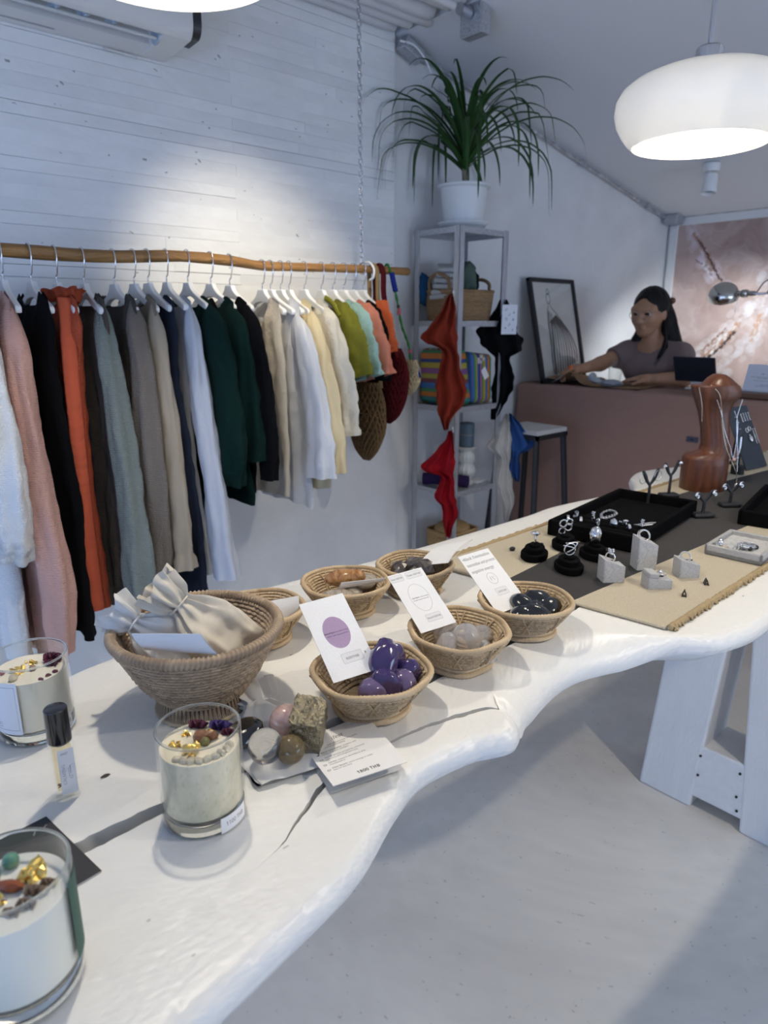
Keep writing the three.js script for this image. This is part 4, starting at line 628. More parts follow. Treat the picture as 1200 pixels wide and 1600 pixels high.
{
  const ext = (P, k) => { const d = (a, b) => a.map((v, i) => v + (v - b[i]) * k); return [P[0], P[1], d(P[2], P[1]), d(P[3], P[0])]; };
  quad('crystal_card', 'white card with a lilac circle standing in the amethyst basket', ext([[0.475, 0.939, 1.557], [0.535, 0.944, 1.574], [0.513, 0.884, 1.67], [0.453, 0.879, 1.653]], 0.06), paperTex(320, 640, (c) => { c.fillStyle = '#a28aa6'; c.beginPath(); c.ellipse(160, 290, 88, 128, 0, 0, 7); c.fill(); c.fillStyle = '#332c38'; c.font = 'bold 17px sans-serif'; c.textAlign = 'right'; c.fillText('Amethyst', 152, 292); c.font = '16px sans-serif'; c.textAlign = 'left'; c.fillText('provides stress', 156, 292, 86); c.textAlign = 'center'; c.fillText('relief and rejuvenation', 160, 316, 150); sticker(c, 118, 462, 140, 74, '600THB', 26); c.fillStyle = '#222'; c.beginPath(); c.arc(276, 492, 9, -1.3, 1.3); c.arc(271, 492, 9, 1.0, -1.0, true); c.fill(); }));
  quad('crystal_card', 'white card with thin oval outline standing in the clear quartz basket', ext([[0.648, 0.929, 1.54], [0.706, 0.933, 1.554], [0.689, 0.881, 1.64], [0.631, 0.877, 1.626]], 0.06), paperTex(320, 560, (c) => { sticker(c, 8, 14, 112, 62, 'Heart 600THB', 22); sticker(c, 150, 14, 140, 62, 'Tower 400THB', 22); c.strokeStyle = '#8d8a88'; c.lineWidth = 2; c.beginPath(); c.ellipse(160, 262, 84, 130, 0, 0, 7); c.stroke(); c.fillStyle = '#3c3a39'; c.font = 'bold 16px sans-serif'; c.textAlign = 'center'; c.fillText('Clear Quartz', 122, 258, 66); c.font = '15px sans-serif'; c.fillText('clears energy', 200, 258, 74); c.fillText('to make way for the next', 160, 280, 140); sticker(c, 110, 424, 132, 66, 'Round 500THB', 22); }));
  quad('crystal_card', 'white handwritten card standing in the black stone basket', ext([[0.82, 0.916, 1.528], [0.877, 0.923, 1.545], [0.853, 0.865, 1.649], [0.796, 0.858, 1.632]], 0.04), paperTex(320, 640, (c) => { c.fillStyle = '#3a3a3a'; c.font = 'italic 40px serif'; c.textAlign = 'left'; c.fillText('•Black Tourmaline', 14, 64, 282); c.fillText('tourmaline and protects', 20, 136, 290); c.fillText('negative energy', 22, 210, 230); c.strokeStyle = '#77736f'; c.lineWidth = 2; c.beginPath(); c.ellipse(168, 306, 44, 60, 0, 0, 7); c.stroke(); c.strokeStyle = '#6a6662'; c.lineWidth = 3; c.beginPath(); c.moveTo(152, 286); c.lineTo(152, 328); c.moveTo(168, 286); c.lineTo(184, 328); c.moveTo(186, 288); c.lineTo(188, 294); c.stroke(); sticker(c, 118, 412, 112, 74, '250THB', 24); }));
  quad('crystal_card', 'blank-backed white card lying across the agate basket rim', [[0.636, 0.894, 1.444], [0.719, 0.885, 1.458], [0.719, 0.873, 1.444], [0.636, 0.879, 1.432]], M.paper, { bow: 0.0015 });
  quad('crystal_card', 'curled white card leaning out of the smoky stone basket', [[0.928, 0.880, 1.394], [0.94, 0.904, 1.458], [0.844, 0.888, 1.484], [0.832, 0.868, 1.42]], M.paper, { bow: 0.006 });
  quad('crystal_card', 'white card tucked into the rose quartz basket', [[0.505, 0.889, 1.416], [0.560, 0.890, 1.434], [0.554, 0.862, 1.440], [0.505, 0.862, 1.432]], M.paper, { bow: 0.002 });
  quad('pouch_card', 'plain white card lying in front of the pouches in the rattan basket', [[0.266, 0.953, 1.523], [0.316, 0.962, 1.594], [0.330, 0.936, 1.606], [0.276, 0.932, 1.530]], M.paper, { bow: 0.002 });
  const kit = paperTex(640, 720, (c) => { c.fillStyle = '#4c4946'; c.font = 'bold 26px sans-serif'; c.textAlign = 'left'; c.fillText('CRYSTAL KIT', 92, 84, 190); c.font = 'italic 62px serif'; c.fillText('Manifest', 112, 158, 230); c.font = '22px sans-serif'; const L = [['Rose Quartz', ' attracts love and calms,', 'for self-love and healing'], ['Black Tourmaline', ' protects and', 'clears negative energies'], ['Pyrite', ' attracts prosperity, enhances', 'creativity and empowers you'], ['Citrine', ' supports abundance and', 'manifestation'], ['Clear Quartz', ' clears energy to make', 'way for the next']]; L.forEach(([b, s, r], i) => { const y = 214 + i * 76; c.strokeStyle = '#57524c'; c.lineWidth = 4; c.beginPath(); c.ellipse(52, y + 6, 13, 9, 0, 0, 7); i === 1 ? (c.fillStyle = '#222', c.fill()) : c.stroke(); c.fillStyle = '#4c4946'; c.font = 'bold 22px sans-serif'; c.fillText(b, 84, y, 190); const w = Math.min(190, c.measureText(b).width); c.font = '22px sans-serif'; c.fillText(s, 88 + w, y, 320); c.fillText(r, 84, y + 26, 300); }); c.fillStyle = '#2c2a28'; c.font = 'bold 46px sans-serif'; c.textAlign = 'center'; c.fillText('1800 THB', 330, 672); });
  const k = quad('kit_price_card', 'printed crystal kit price card propped on the table beside the pyrite', [[0.395, 0.8235, 1.664], [0.49, 0.8235, 1.673], [0.446, 0.840, 1.794], [0.362, 0.840, 1.772]], kit);
  obj('folded_leaf', surf((u, v) => { const a = V(0.395, 0.8208, 1.664).lerp(V(0.49, 0.8208, 1.673), u), b = V(0.366, 0.8235, 1.762).lerp(V(0.449, 0.8235, 1.783), u), p = a.lerp(b, v).sub(k.position); return [p.x, p.y, p.z]; }, 3, 4), M.paper, k);
  const bt = canvasTex(128, 128, (c) => { c.fillStyle = '#26262a'; c.fillRect(0, 0, 128, 128); c.strokeStyle = '#8a8a90'; c.lineWidth = 2; c.beginPath(); c.moveTo(96, 22); c.lineTo(104, 14); c.lineTo(110, 20); c.lineTo(120, 14); c.stroke(); });
  quad('black_card', 'black printed card lying under the green-labelled candle', [[0.055, 0.8212, 1.604], [0.135, 0.8212, 1.596], [0.150, 0.8212, 1.704], [0.068, 0.8212, 1.712]], std({ map: bt, roughness: 0.6, side: THREE.DoubleSide }), { t: 0.001 });
}
// stones
function stoneMat(a, b, opt = {}, seed = 1) { const ca = C(a), cb = C(b); const t = dataTex(128, 128, (u, v) => { const k = clamp(0.5 + tileNoise(u, v, 9, seed, 4) * 1.7, 0, 1); return [0, 1, 2].map((i) => { const q = lerp([ca.r, ca.g, ca.b][i], [cb.r, cb.g, cb.b][i], k); return q <= 0.0031308 ? q * 12.92 : 1.055 * Math.pow(q, 1 / 2.4) - 0.055; }); }, true); return phys({ map: t, roughness: 0.10, clearcoat: 0.8, clearcoatRoughness: 0.05, ...opt }); }
function stone(name, label, x, y, z, r, squash, mat, seed, rot, group, amp = 0.10) { const g = blob(r, 5, amp, 1.1, seed, squash); const m = obj(name, g, mat); m.position.set(x, TOP + y, z); m.rotation.set(...rot); return tag(m, label, 'stone', group); }
{
  const am = phys({ color: lin(0.052, 0.026, 0.125), roughness: 0.12, clearcoat: 1, clearcoatRoughness: 0.04, transmission: 0.25, thickness: 0.02, ior: 1.5 }), am2 = phys({ color: lin(0.16, 0.11, 0.24), roughness: 0.14, clearcoat: 1, clearcoatRoughness: 0.04, transmission: 0.25, thickness: 0.02, ior: 1.5 }), bl = phys({ color: lin(0.006, 0.006, 0.007), roughness: 0.06, clearcoat: 1, clearcoatRoughness: 0.03 }), rose = stoneMat('#c9a39b', '#dcbfb5', { transmission: 0.25, roughness: 0.12, thickness: 0.03, ior: 1.5 }, 8), agate = stoneMat('#8a5a2e', '#b58a58', {}, 11), greyA = stoneMat('#8d8477', '#b3a998', {}, 14), smoky = stoneMat('#2a2522', '#5d544c', { roughness: 0.25 }, 17);
  const A = [[-0.022, 0.030, 0.026, 0.021, [1, 0.9, 0.9], am2], [0.002, 0.031, 0.030, 0.026, [1.1, 0.85, 0.85], am], [0.014, 0.048, 0.002, 0.028, [1.35, 0.8, 0.85], am], [0.044, 0.044, -0.020, 0.024, [1, 1, 0.95], am], [0.048, 0.031, 0.022, 0.022, [1.2, 0.8, 0.9], am], [0.028, 0.030, 0.038, 0.021, [1.1, 0.8, 0.9], am2], [0.030, 0.026, -0.004, 0.022, [1, 0.9, 1], am]];
  A.forEach(([dx, y, dz, r, s, m], i) => stone('amethyst_stone', ['small pale lilac amethyst at the foot of the card', 'deep purple amethyst beside the small lilac one', 'long faceted amethyst lying across the top of the pile', 'round dark amethyst highest at the back of the pile', 'dark oval amethyst at the far side of the basket', 'pale violet amethyst against the near basket wall', 'amethyst half buried in the middle of the pile'][i], 0.510 + dx * 0.85, y + 0.010, 1.668 + dz * 0.68, r * 0.92, s, m, i + 2, [i, i * 2.1, 0.3 * i], 'amethyst stones in the coiled basket', 0.16));
  const Bk = [[-0.028, 0.034, 0.012, 0.019], [-0.004, 0.040, -0.012, 0.019], [0.030, 0.040, -0.002, 0.020], [0.004, 0.034, 0.014, 0.018], [-0.012, 0.033, 0.034, 0.021], [0.034, 0.031, 0.028, 0.021]];
  Bk.forEach(([dx, y, dz, r], i) => stone('black_tumbled_stone', ['glossy black stone touching the handwritten card', 'glossy black stone topmost behind the others', 'round glossy black stone at the back right of the black pile', 'glossy black stone in the middle of the black pile', 'broad glossy black stone against the near basket wall', 'glossy black oval stone by the stitched basket side'][i], 0.846 + dx * 0.9, y + 0.004, 1.656 + dz * 0.75, r, [1.25, 0.72, 1], bl, i + 20, [0.1 * i, i * 1.3, 0], 'black stones in the coiled basket', 0.05));
  const Cq = [[0.004, 0.040, 0.014, 0.023, [1, 1, 1]], [-0.028, 0.034, 0.006, 0.019, [1.2, 0.9, 0.8]], [0.004, 0.036, -0.024, 0.021, [1, 0.9, 1]], [0.036, 0.032, 0.012, 0.021, [1.1, 0.85, 0.9]], [0.020, 0.022, 0.038, 0.017, [1.2, 0.7, 1]]];
  const cl = phys({ color: lin(0.98, 0.96, 0.94), transmission: 0.76, thickness: 0.02, ior: 1.48, roughness: 0.02, clearcoat: 1 });
  Cq.forEach(([dx, y, dz, r, s], i) => stone('clear_quartz_stone', i ? ['', 'long smoky-edged quartz beside the card', 'rough clear quartz behind the round sphere', 'square-cut clear quartz beside the round sphere', 'flat clear quartz chip against the near basket wall'][i] : 'round clear quartz sphere on top of the quartz pile', 0.682 + dx, y, 1.652 + dz, r, s, cl, i + 30, [i, i, 0], i ? 'clear quartz in the coiled basket' : undefined, i ? 0.14 : 0.0));
  stone('rose_quartz_stone', 'largest pale pink rose quartz in the straw basket behind the rattan one', 0.506, 0.046, 1.40, 0.021, [1, 0.85, 1], rose, 41, [0, 1, 0], 'rose quartz pieces'); stone('rose_quartz_stone', 'small pale pink rose quartz beside the tucked-in card', 0.538, 0.044, 1.408, 0.018, [1.1, 0.8, 1], rose, 42, [0, 2, 0], 'rose quartz pieces'); stone('rose_quartz_stone', 'flat pink rose quartz half hidden by the rattan basket rim', 0.472, 0.040, 1.406, 0.020, [1.2, 0.7, 1], rose, 43, [0, 3, 0], 'rose quartz pieces');
  stone('agate_stone', 'long brown banded agate on top of the agate basket', 0.686, 0.055, 1.392, 0.021, [1.65, 0.72, 0.85], agate, 51, [0, -0.75, 0.1]);
  stone('agate_stone', 'grey agate lying low at the near side of the agate basket', 0.650, 0.036, 1.415, 0.022, [1.4, 0.6, 1], greyA, 52, [0, -0.5, 0]); stone('agate_stone', 'grey agate beside the long brown one', 0.722, 0.042, 1.405, 0.019, [1.3, 0.6, 1], greyA, 53, [0, 0.4, 0]); stone('agate_stone', 'grey agate under the long brown one', 0.690, 0.028, 1.402, 0.02, [1.2, 0.6, 1], greyA, 54, [0, 0.9, 0]);
  for (let i = 0; i < 6; i++) { const m = obj('smoky_stone', blob(0.016 + 0.003 * (i % 3), 1, 0.3, 1.4, 60 + i, [1.2, 0.8, 1], true), smoky); m.position.set(0.820 + 0.028 * Math.cos(i * 1.1), TOP + 0.036 + (i === 1 ? 0.012 : 0), 1.42 + 0.024 * Math.sin(i * 1.1)); m.rotation.set(i, i * 2, 0); tag(m, 'rough dark smoky crystal in the basket at the runner end', 'stone', 'smoky crystals'); }
  // the crystal kit on its cotton pouch
  const P = pouch('cotton_pouch', 'white cotton drawstring pouch laid flat under the kit crystals', [0.362, TOP + 0.0045, 1.716], [0.412, TOP + 0.012, 1.518], [1, 0, 0.3], 0.052, 0.0085, M.cotton, { neck: 0.72, seed: 7, flat: 1 });
  obj('cord_tassel', sweep([[0.05, 0.010, -0.11], [0.062, 0.006, -0.09], [0.070, 0.003, -0.082], [0.078, 0.002, -0.072]], 0.0018, { seg: 6, n: 20 }), M.canvas, P.t);
  const base = 0.015;
  stone('rose_quartz_sphere', 'translucent pink rose quartz standing on the cotton pouch', 0.382, 0.011 + 0.021, 1.660, 0.0205, [1, 1.08, 1], rose, 71, [0, 0, 0.3], undefined, 0.03);
  stone('clear_quartz_sphere', 'clear quartz ball with inner fractures on the cotton pouch', 0.340, 0.011 + 0.0195, 1.680, 0.0195, [1, 1, 1], phys({ color: lin(0.97, 0.97, 0.96), transmission: 1, thickness: 0.03, ior: 1.5, roughness: 0.0 }), 72, [0, 0, 0], undefined, 0);
  stone('citrine_sphere', 'smoky golden sphere between the clear ball and the pyrite', 0.3605, 0.010 + 0.0160, 1.698, 0.0160, [1, 1, 1], phys({ color: lin(0.30, 0.22, 0.11), roughness: 0.06, transmission: 0.55, thickness: 0.03, ior: 1.5 }), 73, [0, 0, 0], undefined, 0);
  stone('black_tumbled_stone', 'glossy black oval stone behind the glass of the candle', 0.342, 0.012 + 0.013, 1.636, 0.021, [1.25, 0.62, 1], bl, 74, [0, 0.6, 0], undefined, 0.04);
  let g = new THREE.BoxGeometry(0.044, 0.044, 0.036, 16, 16, 14); const p = g.attributes.position; for (let i = 0; i < p.count; i++) { const x = p.getX(i), y = p.getY(i), z = p.getZ(i), k = 1 + 0.16 * fbm(x * 60 + 3, y * 60, z * 60, 3) + (y > 0.015 ? 0.10 * noise(x * 320, y * 320, z * 320) : 0.03 * noise(x * 250, y * 250, z * 250)); p.setXYZ(i, x * k * (1 - y * 4), y * k + x * 0.15, z * k); } g = g.toNonIndexed(); g.computeVertexNormals();
  const py = obj('pyrite_chunk', g, std({ color: lin(0.30, 0.26, 0.175), metalness: 0.95, roughness: 0.30, bumpMap: rep(coarseBump, 2, 2), bumpScale: 0.002 })); py.position.set(0.3945, TOP + 0.0345, 1.684); py.rotation.set(0.12, 0.75, 0.10); tag(py, 'rough metallic pyrite chunk beside the printed kit card', 'stone');
}
// candles in glass tumblers
M.candleGlass = phys({ color: lin(0.99, 0.995, 0.99), transmission: 1, thickness: 0, ior: 1.5, roughness: 0 });
M.glassBase = phys({ color: lin(0.93, 0.96, 0.93), transmission: 1, thickness: 0.02, ior: 1.45, roughness: 0.02 });
function candle(label, x, z, r, h, waxMat, turn, top, labels) {
  const t = thing('candle_glass', label, 'candle', [x, TOP, z], turn);
  const b = 0.017, wt = h * 0.80;
  obj('glass_tumbler', lathe([[r - 0.003, 0.0005], [r - 0.0008, 0.0012], [r, 0.004], [r, h - 0.0008], [r - 0.0008, h], [r - 0.0020, h - 0.0004], [r - 0.0024, h - 0.002], [r - 0.0024, b + 0.001]], 72), M.candleGlass, t);
  obj('glass_base', lathe([[0, 0.0008], [r - 0.004, 0.0008], [r - 0.0012, 0.0035], [r - 0.0012, b - 0.003], [r - 0.005, b - 0.0006], [0, b + 0.0004 - 0.001]], 56), M.glassBase, t);
  obj('wax', lathe([[0, b], [r - 0.0048, b], [r - 0.0029, b + 0.002], [r - 0.0029, wt], [r - 0.004, wt + 0.0006], [r - 0.010, wt - 0.0004], [0, wt]], 64), waxMat, t);
  obj('glass_rim', lathe(Array.from({ length: 11 }, (_, k) => [r - 0.0013 + 0.0013 * Math.cos(k / 10 * 2 * PI), h - 0.0006 + 0.0013 * Math.sin(k / 10 * 2 * PI)]), 72), M.glassBase, t);
  top(t, wt); for (const l of labels) { const g = new THREE.CylinderGeometry(r + 0.0006, r + 0.0006, l.h, 18, 1, true, l.a - l.w / 2, l.w).translate(0, l.y, 0); obj('paper_label', g, l.mat, t); }
  return t;
}
{
  const R = mulberry(91), rq = (a, b) => a + (b - a) * R();
  const foil = (t, x, y, z, s, n) => { const L = []; for (let i = 0; i < n; i++) L.push(at(blob(s * rq(0.25, 0.6), 0, 0.5, 3, R() * 50, [1.5, 0.35, 1], true), x + rq(-s, s), y + rq(0, s * 0.4), z + rq(-s, s), rq(-1, 1), rq(0, 6), rq(-1, 1))); obj('gold_leaf', L, M.gold, t); };
  const petal = (t, x, y, z, s, mat, n = 9) => { const L = []; for (let i = 0; i < n; i++) { const a = i * 2.4, k = 0.35 + 0.65 * i / n; L.push(at(surf((u, v) => { const w = Math.sin(v * PI) * 0.55 * s; return [(u - 0.5) * 2 * w, v * s * 0.9 + 0.1 * s * noise(u * 4, v * 4, i), 0.3 * s * ((u - 0.5) ** 2) * 4 - 0.2 * s * v * v]; }, 6, 6), Math.cos(a) * s * 0.4 * k, 0, Math.sin(a) * s * 0.4 * k, 0.7 * k, a, 0)); } obj('dried_flower', merge(L).translate(x, y, z), mat, t); };
  const wax2 = dataTex(512, 256, (u, v) => { const m = tileNoise(u, v, 26, 71, 4), d = tileNoise(u, v, 70, 75, 3), e = clamp((0.5 - v) * 1.6 + m * 0.5, 0, 1) * 0.40; const k = d > 0.26 ? 0.06 : 0; return [0.87 - e * 0.50 - k, 0.83 - e * 0.43 - k, 0.73 - e * 0.54 - k]; }, true);
  const g2 = std({ map: wax2, roughness: 0.5 }), creamWax = phys({ color: lin(0.78, 0.73, 0.60), roughness: 0.45 }), whiteWax = phys({ color: lin(0.80, 0.79, 0.72), roughness: 0.45 });
  const maroon = std({ color: lin(0.10, 0.016, 0.035), roughness: 0.8, side: THREE.DoubleSide }), violet = std({ color: lin(0.055, 0.028, 0.13), roughness: 0.8, side: THREE.DoubleSide }), dryBrown = std({ color: lin(0.28, 0.19, 0.12), roughness: 0.9, side: THREE.DoubleSide });
  const chip = (t, x, y, z, s, mat, sq = [1, 0.7, 0.8]) => obj('stone_chip', at(blob(s, 1, 0.25, 1.5, x * 900, sq, true), x, y + s * 0.4, z, R(), R() * 6, 0), mat, t);
  const brownS = std({ color: lin(0.20, 0.085, 0.035), roughness: 0.3 }), paleS = phys({ color: lin(0.66, 0.58, 0.42), roughness: 0.25, transmission: 0.3, thickness: 0.01 }), avent = phys({ color: lin(0.10, 0.26, 0.17), roughness: 0.12, clearcoat: 0.8 });
  const lab = (w, h, f) => std({ map: canvasTex(w, h, f), roughness: 0.7, side: THREE.DoubleSide });
  // local angle 0 of a cylinder patch looks along +z, pi/2 along +x; the viewer stands towards (-0.4, +0.9)
  candle('mottled green-white candle with dried rosebuds and gold flakes, 1100 THB sticker', 0.257, 1.695, 0.0412, 0.100, g2, 0, (t, y) => {
    petal(t, 0.012, y, -0.026, 0.010, maroon); petal(t, 0.027, y, -0.008, 0.012, violet); petal(t, 0.029, y, 0.006, 0.008, maroon, 6);
    chip(t, 0.004, y, -0.004, 0.008, brownS, [1, 0.9, 1]); chip(t, 0.012, y, 0.000, 0.008, brownS); chip(t, 0.004, y, 0.004, 0.006, std({ color: lin(0.16, 0.15, 0.05), roughness: 0.4 }));
    foil(t, -0.012, y, 0.008, 0.007, 26); foil(t, -0.020, y, -0.012, 0.005, 14); foil(t, -0.004, y, -0.022, 0.0035, 8); foil(t, 0.013, y + 0.006, -0.001, 0.004, 10);
    for (let i = 0; i < 9; i++) { const a = 0.55 + i * 0.24; chip(t, 0.031 * Math.cos(a + 0.3), y - 0.001, 0.031 * Math.sin(a + 0.3), 0.0052, paleS); }
  }, [{ a: 0.30, w: 0.80, h: 0.017, y: 0.0105, mat: lab(256, 110, (c) => { c.fillStyle = '#eceaea'; c.fillRect(0, 0, 256, 110); c.fillStyle = '#3a3838'; c.font = '42px sans-serif'; c.textAlign = 'center'; c.fillText('1100 THB', 132, 70); }) }]);
  candle('cream candle with dark dried petals and gold leaf beside the perfume bottle', 0.178, 1.424, 0.043, 0.100, creamWax, 0, (t, y) => {
    petal(t, 0.028, y, -0.002, 0.013, maroon, 8); petal(t, 0.022, y, 0.008, 0.009, maroon, 5); chip(t, 0.002, y, 0.004, 0.005, dryBrown); foil(t, -0.010, y, 0.000, 0.007, 16); foil(t, 0.005, y, -0.014, 0.005, 8); chip(t, -0.028, y, -0.008, 0.004, std({ color: lin(0.25, 0.03, 0.03), roughness: 0.4 })); chip(t, -0.022, y, 0.015, 0.006, paleS); for (let i = 0; i < 3; i++) chip(t, 0.002 + i * 0.009, y - 0.001, 0.036 - i * 0.004, 0.0035, maroon);
  }, [{ a: -1.10, w: 1.0, h: 0.066, y: 0.052, mat: lab(256, 256, (c) => { c.fillStyle = '#dfe2e8'; c.fillRect(0, 0, 256, 256); c.strokeStyle = '#8e929c'; c.lineWidth = 2; c.strokeRect(18, 22, 220, 212); c.strokeRect(28, 200, 80, 22); c.fillStyle = '#777'; c.fillRect(36, 208, 60, 3); }) }, { a: 0.55, w: 0.45, h: 0.02, y: 0.016, mat: lab(128, 64, (c) => { c.fillStyle = '#e4e4e4'; c.fillRect(0, 0, 128, 64); c.fillStyle = '#444'; c.font = '26px sans-serif'; c.fillText('THB', 62, 42); }) }]);
  candle('white candle with green beads and gold flake, green paper label', 0.068, 1.772, 0.0425, 0.102, whiteWax, 0, (t, y) => {
    obj('bead', new THREE.SphereGeometry(0.0062, 18, 14).translate(0.008, y + 0.004, -0.028), avent, t); obj('bead', new THREE.SphereGeometry(0.0060, 18, 14).translate(-0.006, y + 0.004, -0.022), avent, t); obj('bead', new THREE.SphereGeometry(0.0060, 18, 14).translate(-0.017, y + 0.004, -0.014), avent, t);
    foil(t, 0.017, y, -0.009, 0.008, 26); foil(t, -0.012, y, 0.004, 0.006, 14); chip(t, 0.001, y, -0.003, 0.008, std({ color: lin(0.24, 0.06, 0.02), roughness: 0.3 }), [1.2, 0.6, 0.8]);
    petal(t, 0.014, y - 0.001, 0.012, 0.009, dryBrown, 10); petal(t, 0.024, y - 0.001, 0.010, 0.007, dryBrown, 6); petal(t, 0.006, y - 0.001, 0.020, 0.008, dryBrown, 6); petal(t, -0.004, y - 0.001, 0.020, 0.007, dryBrown, 5);
  }, [{ a: 1.28, w: 0.95, h: 0.070, y: 0.056, mat: lab(64, 64, (c) => { c.fillStyle = '#3f5f50'; c.fillRect(0, 0, 64, 64); }) }]);
}
// perfume bottles
{
  const lab = std({ map: canvasTex(128, 320, (c) => { c.fillStyle = '#dcdcde'; c.fillRect(0, 0, 128, 320); c.fillStyle = '#77777c'; c.fillRect(24, 24, 60, 3); c.fillRect(24, 32, 50, 3); c.save(); c.translate(46, 250); c.rotate(-PI / 2); c.font = '34px sans-serif'; c.fillStyle = '#9a9aa2'; c.fillText('CALMING', 0, 0, 160); c.restore(); c.fillRect(84, 120, 4, 60); c.fillRect(72, 140, 3, 60); c.strokeStyle = '#85858a'; c.lineWidth = 2; c.beginPath(); c.arc(88, 206, 10, 0, 7); c.stroke(); }), roughness: 0.6 });
  const liquid = phys({ color: lin(0.93, 0.89, 0.76), transmission: 1, thickness: 0, ior: 1.33, roughness: 0.02 }), capM = phys({ color: lin(0.008, 0.008, 0.010), roughness: 0.12, clearcoat: 0.6 });
  const make = (label, x, z, turn) => {
    const t = thing('perfume_bottle', label, 'bottle', [x, TOP, z], turn);
    obj('glass_body', box(0.024, 0.063, 0.020, 0, 0.0318, 0, 0.002, 2), M.candleGlass, t); obj('liquid', box(0.018, 0.05, 0.014, 0, 0.035, 0, 0.002, 2), liquid, t);
    obj('cap', lathe([[0, 0.0645], [0.0115, 0.0645], [0.0117, 0.066], [0.0115, 0.101], [0.0105, 0.1025], [0, 0.1025]], 32), capM, t); obj('neck', cyl(0.007, 0.007, 0.004, 0, 0.061, 0, 18), M.chrome, t);
    obj('paper_label', box(0.0155, 0.052, 0.0004, 0.002, 0.033, 0.0103), lab, t);
    const f = []; for (let i = 0; i < 8; i++) f.push(at(blob(0.002, 0, 0.4, 2, i, [1, 0.5, 1.4], true), -0.006 + (i % 4) * 0.0035, 0.011 + (i % 3) * 0.002, -0.004 + (i >> 2) * 0.006, i, i, 0)); obj('dried_petals', f, std({ color: lin(0.14, 0.07, 0.07), roughness: 0.9 }), t);
    return t;
  };
  make('square clear perfume bottle with glossy black cap beside the cream candle', 0.163, 1.573, -0.12); make('square clear perfume bottle at the table edge near the black card', 0.083, 1.578, -0.4);
  const tw = obj('twig_chip', at(blob(0.004, 0, 0.4, 2, 9, [1.6, 0.4, 0.5], true), 0.203, TOP + 0.0015, 1.572), std({ color: lin(0.08, 0.06, 0.05), roughness: 0.9 })); tag(tw, 'tiny dark wood chip lying on the white table', 'chip');
}
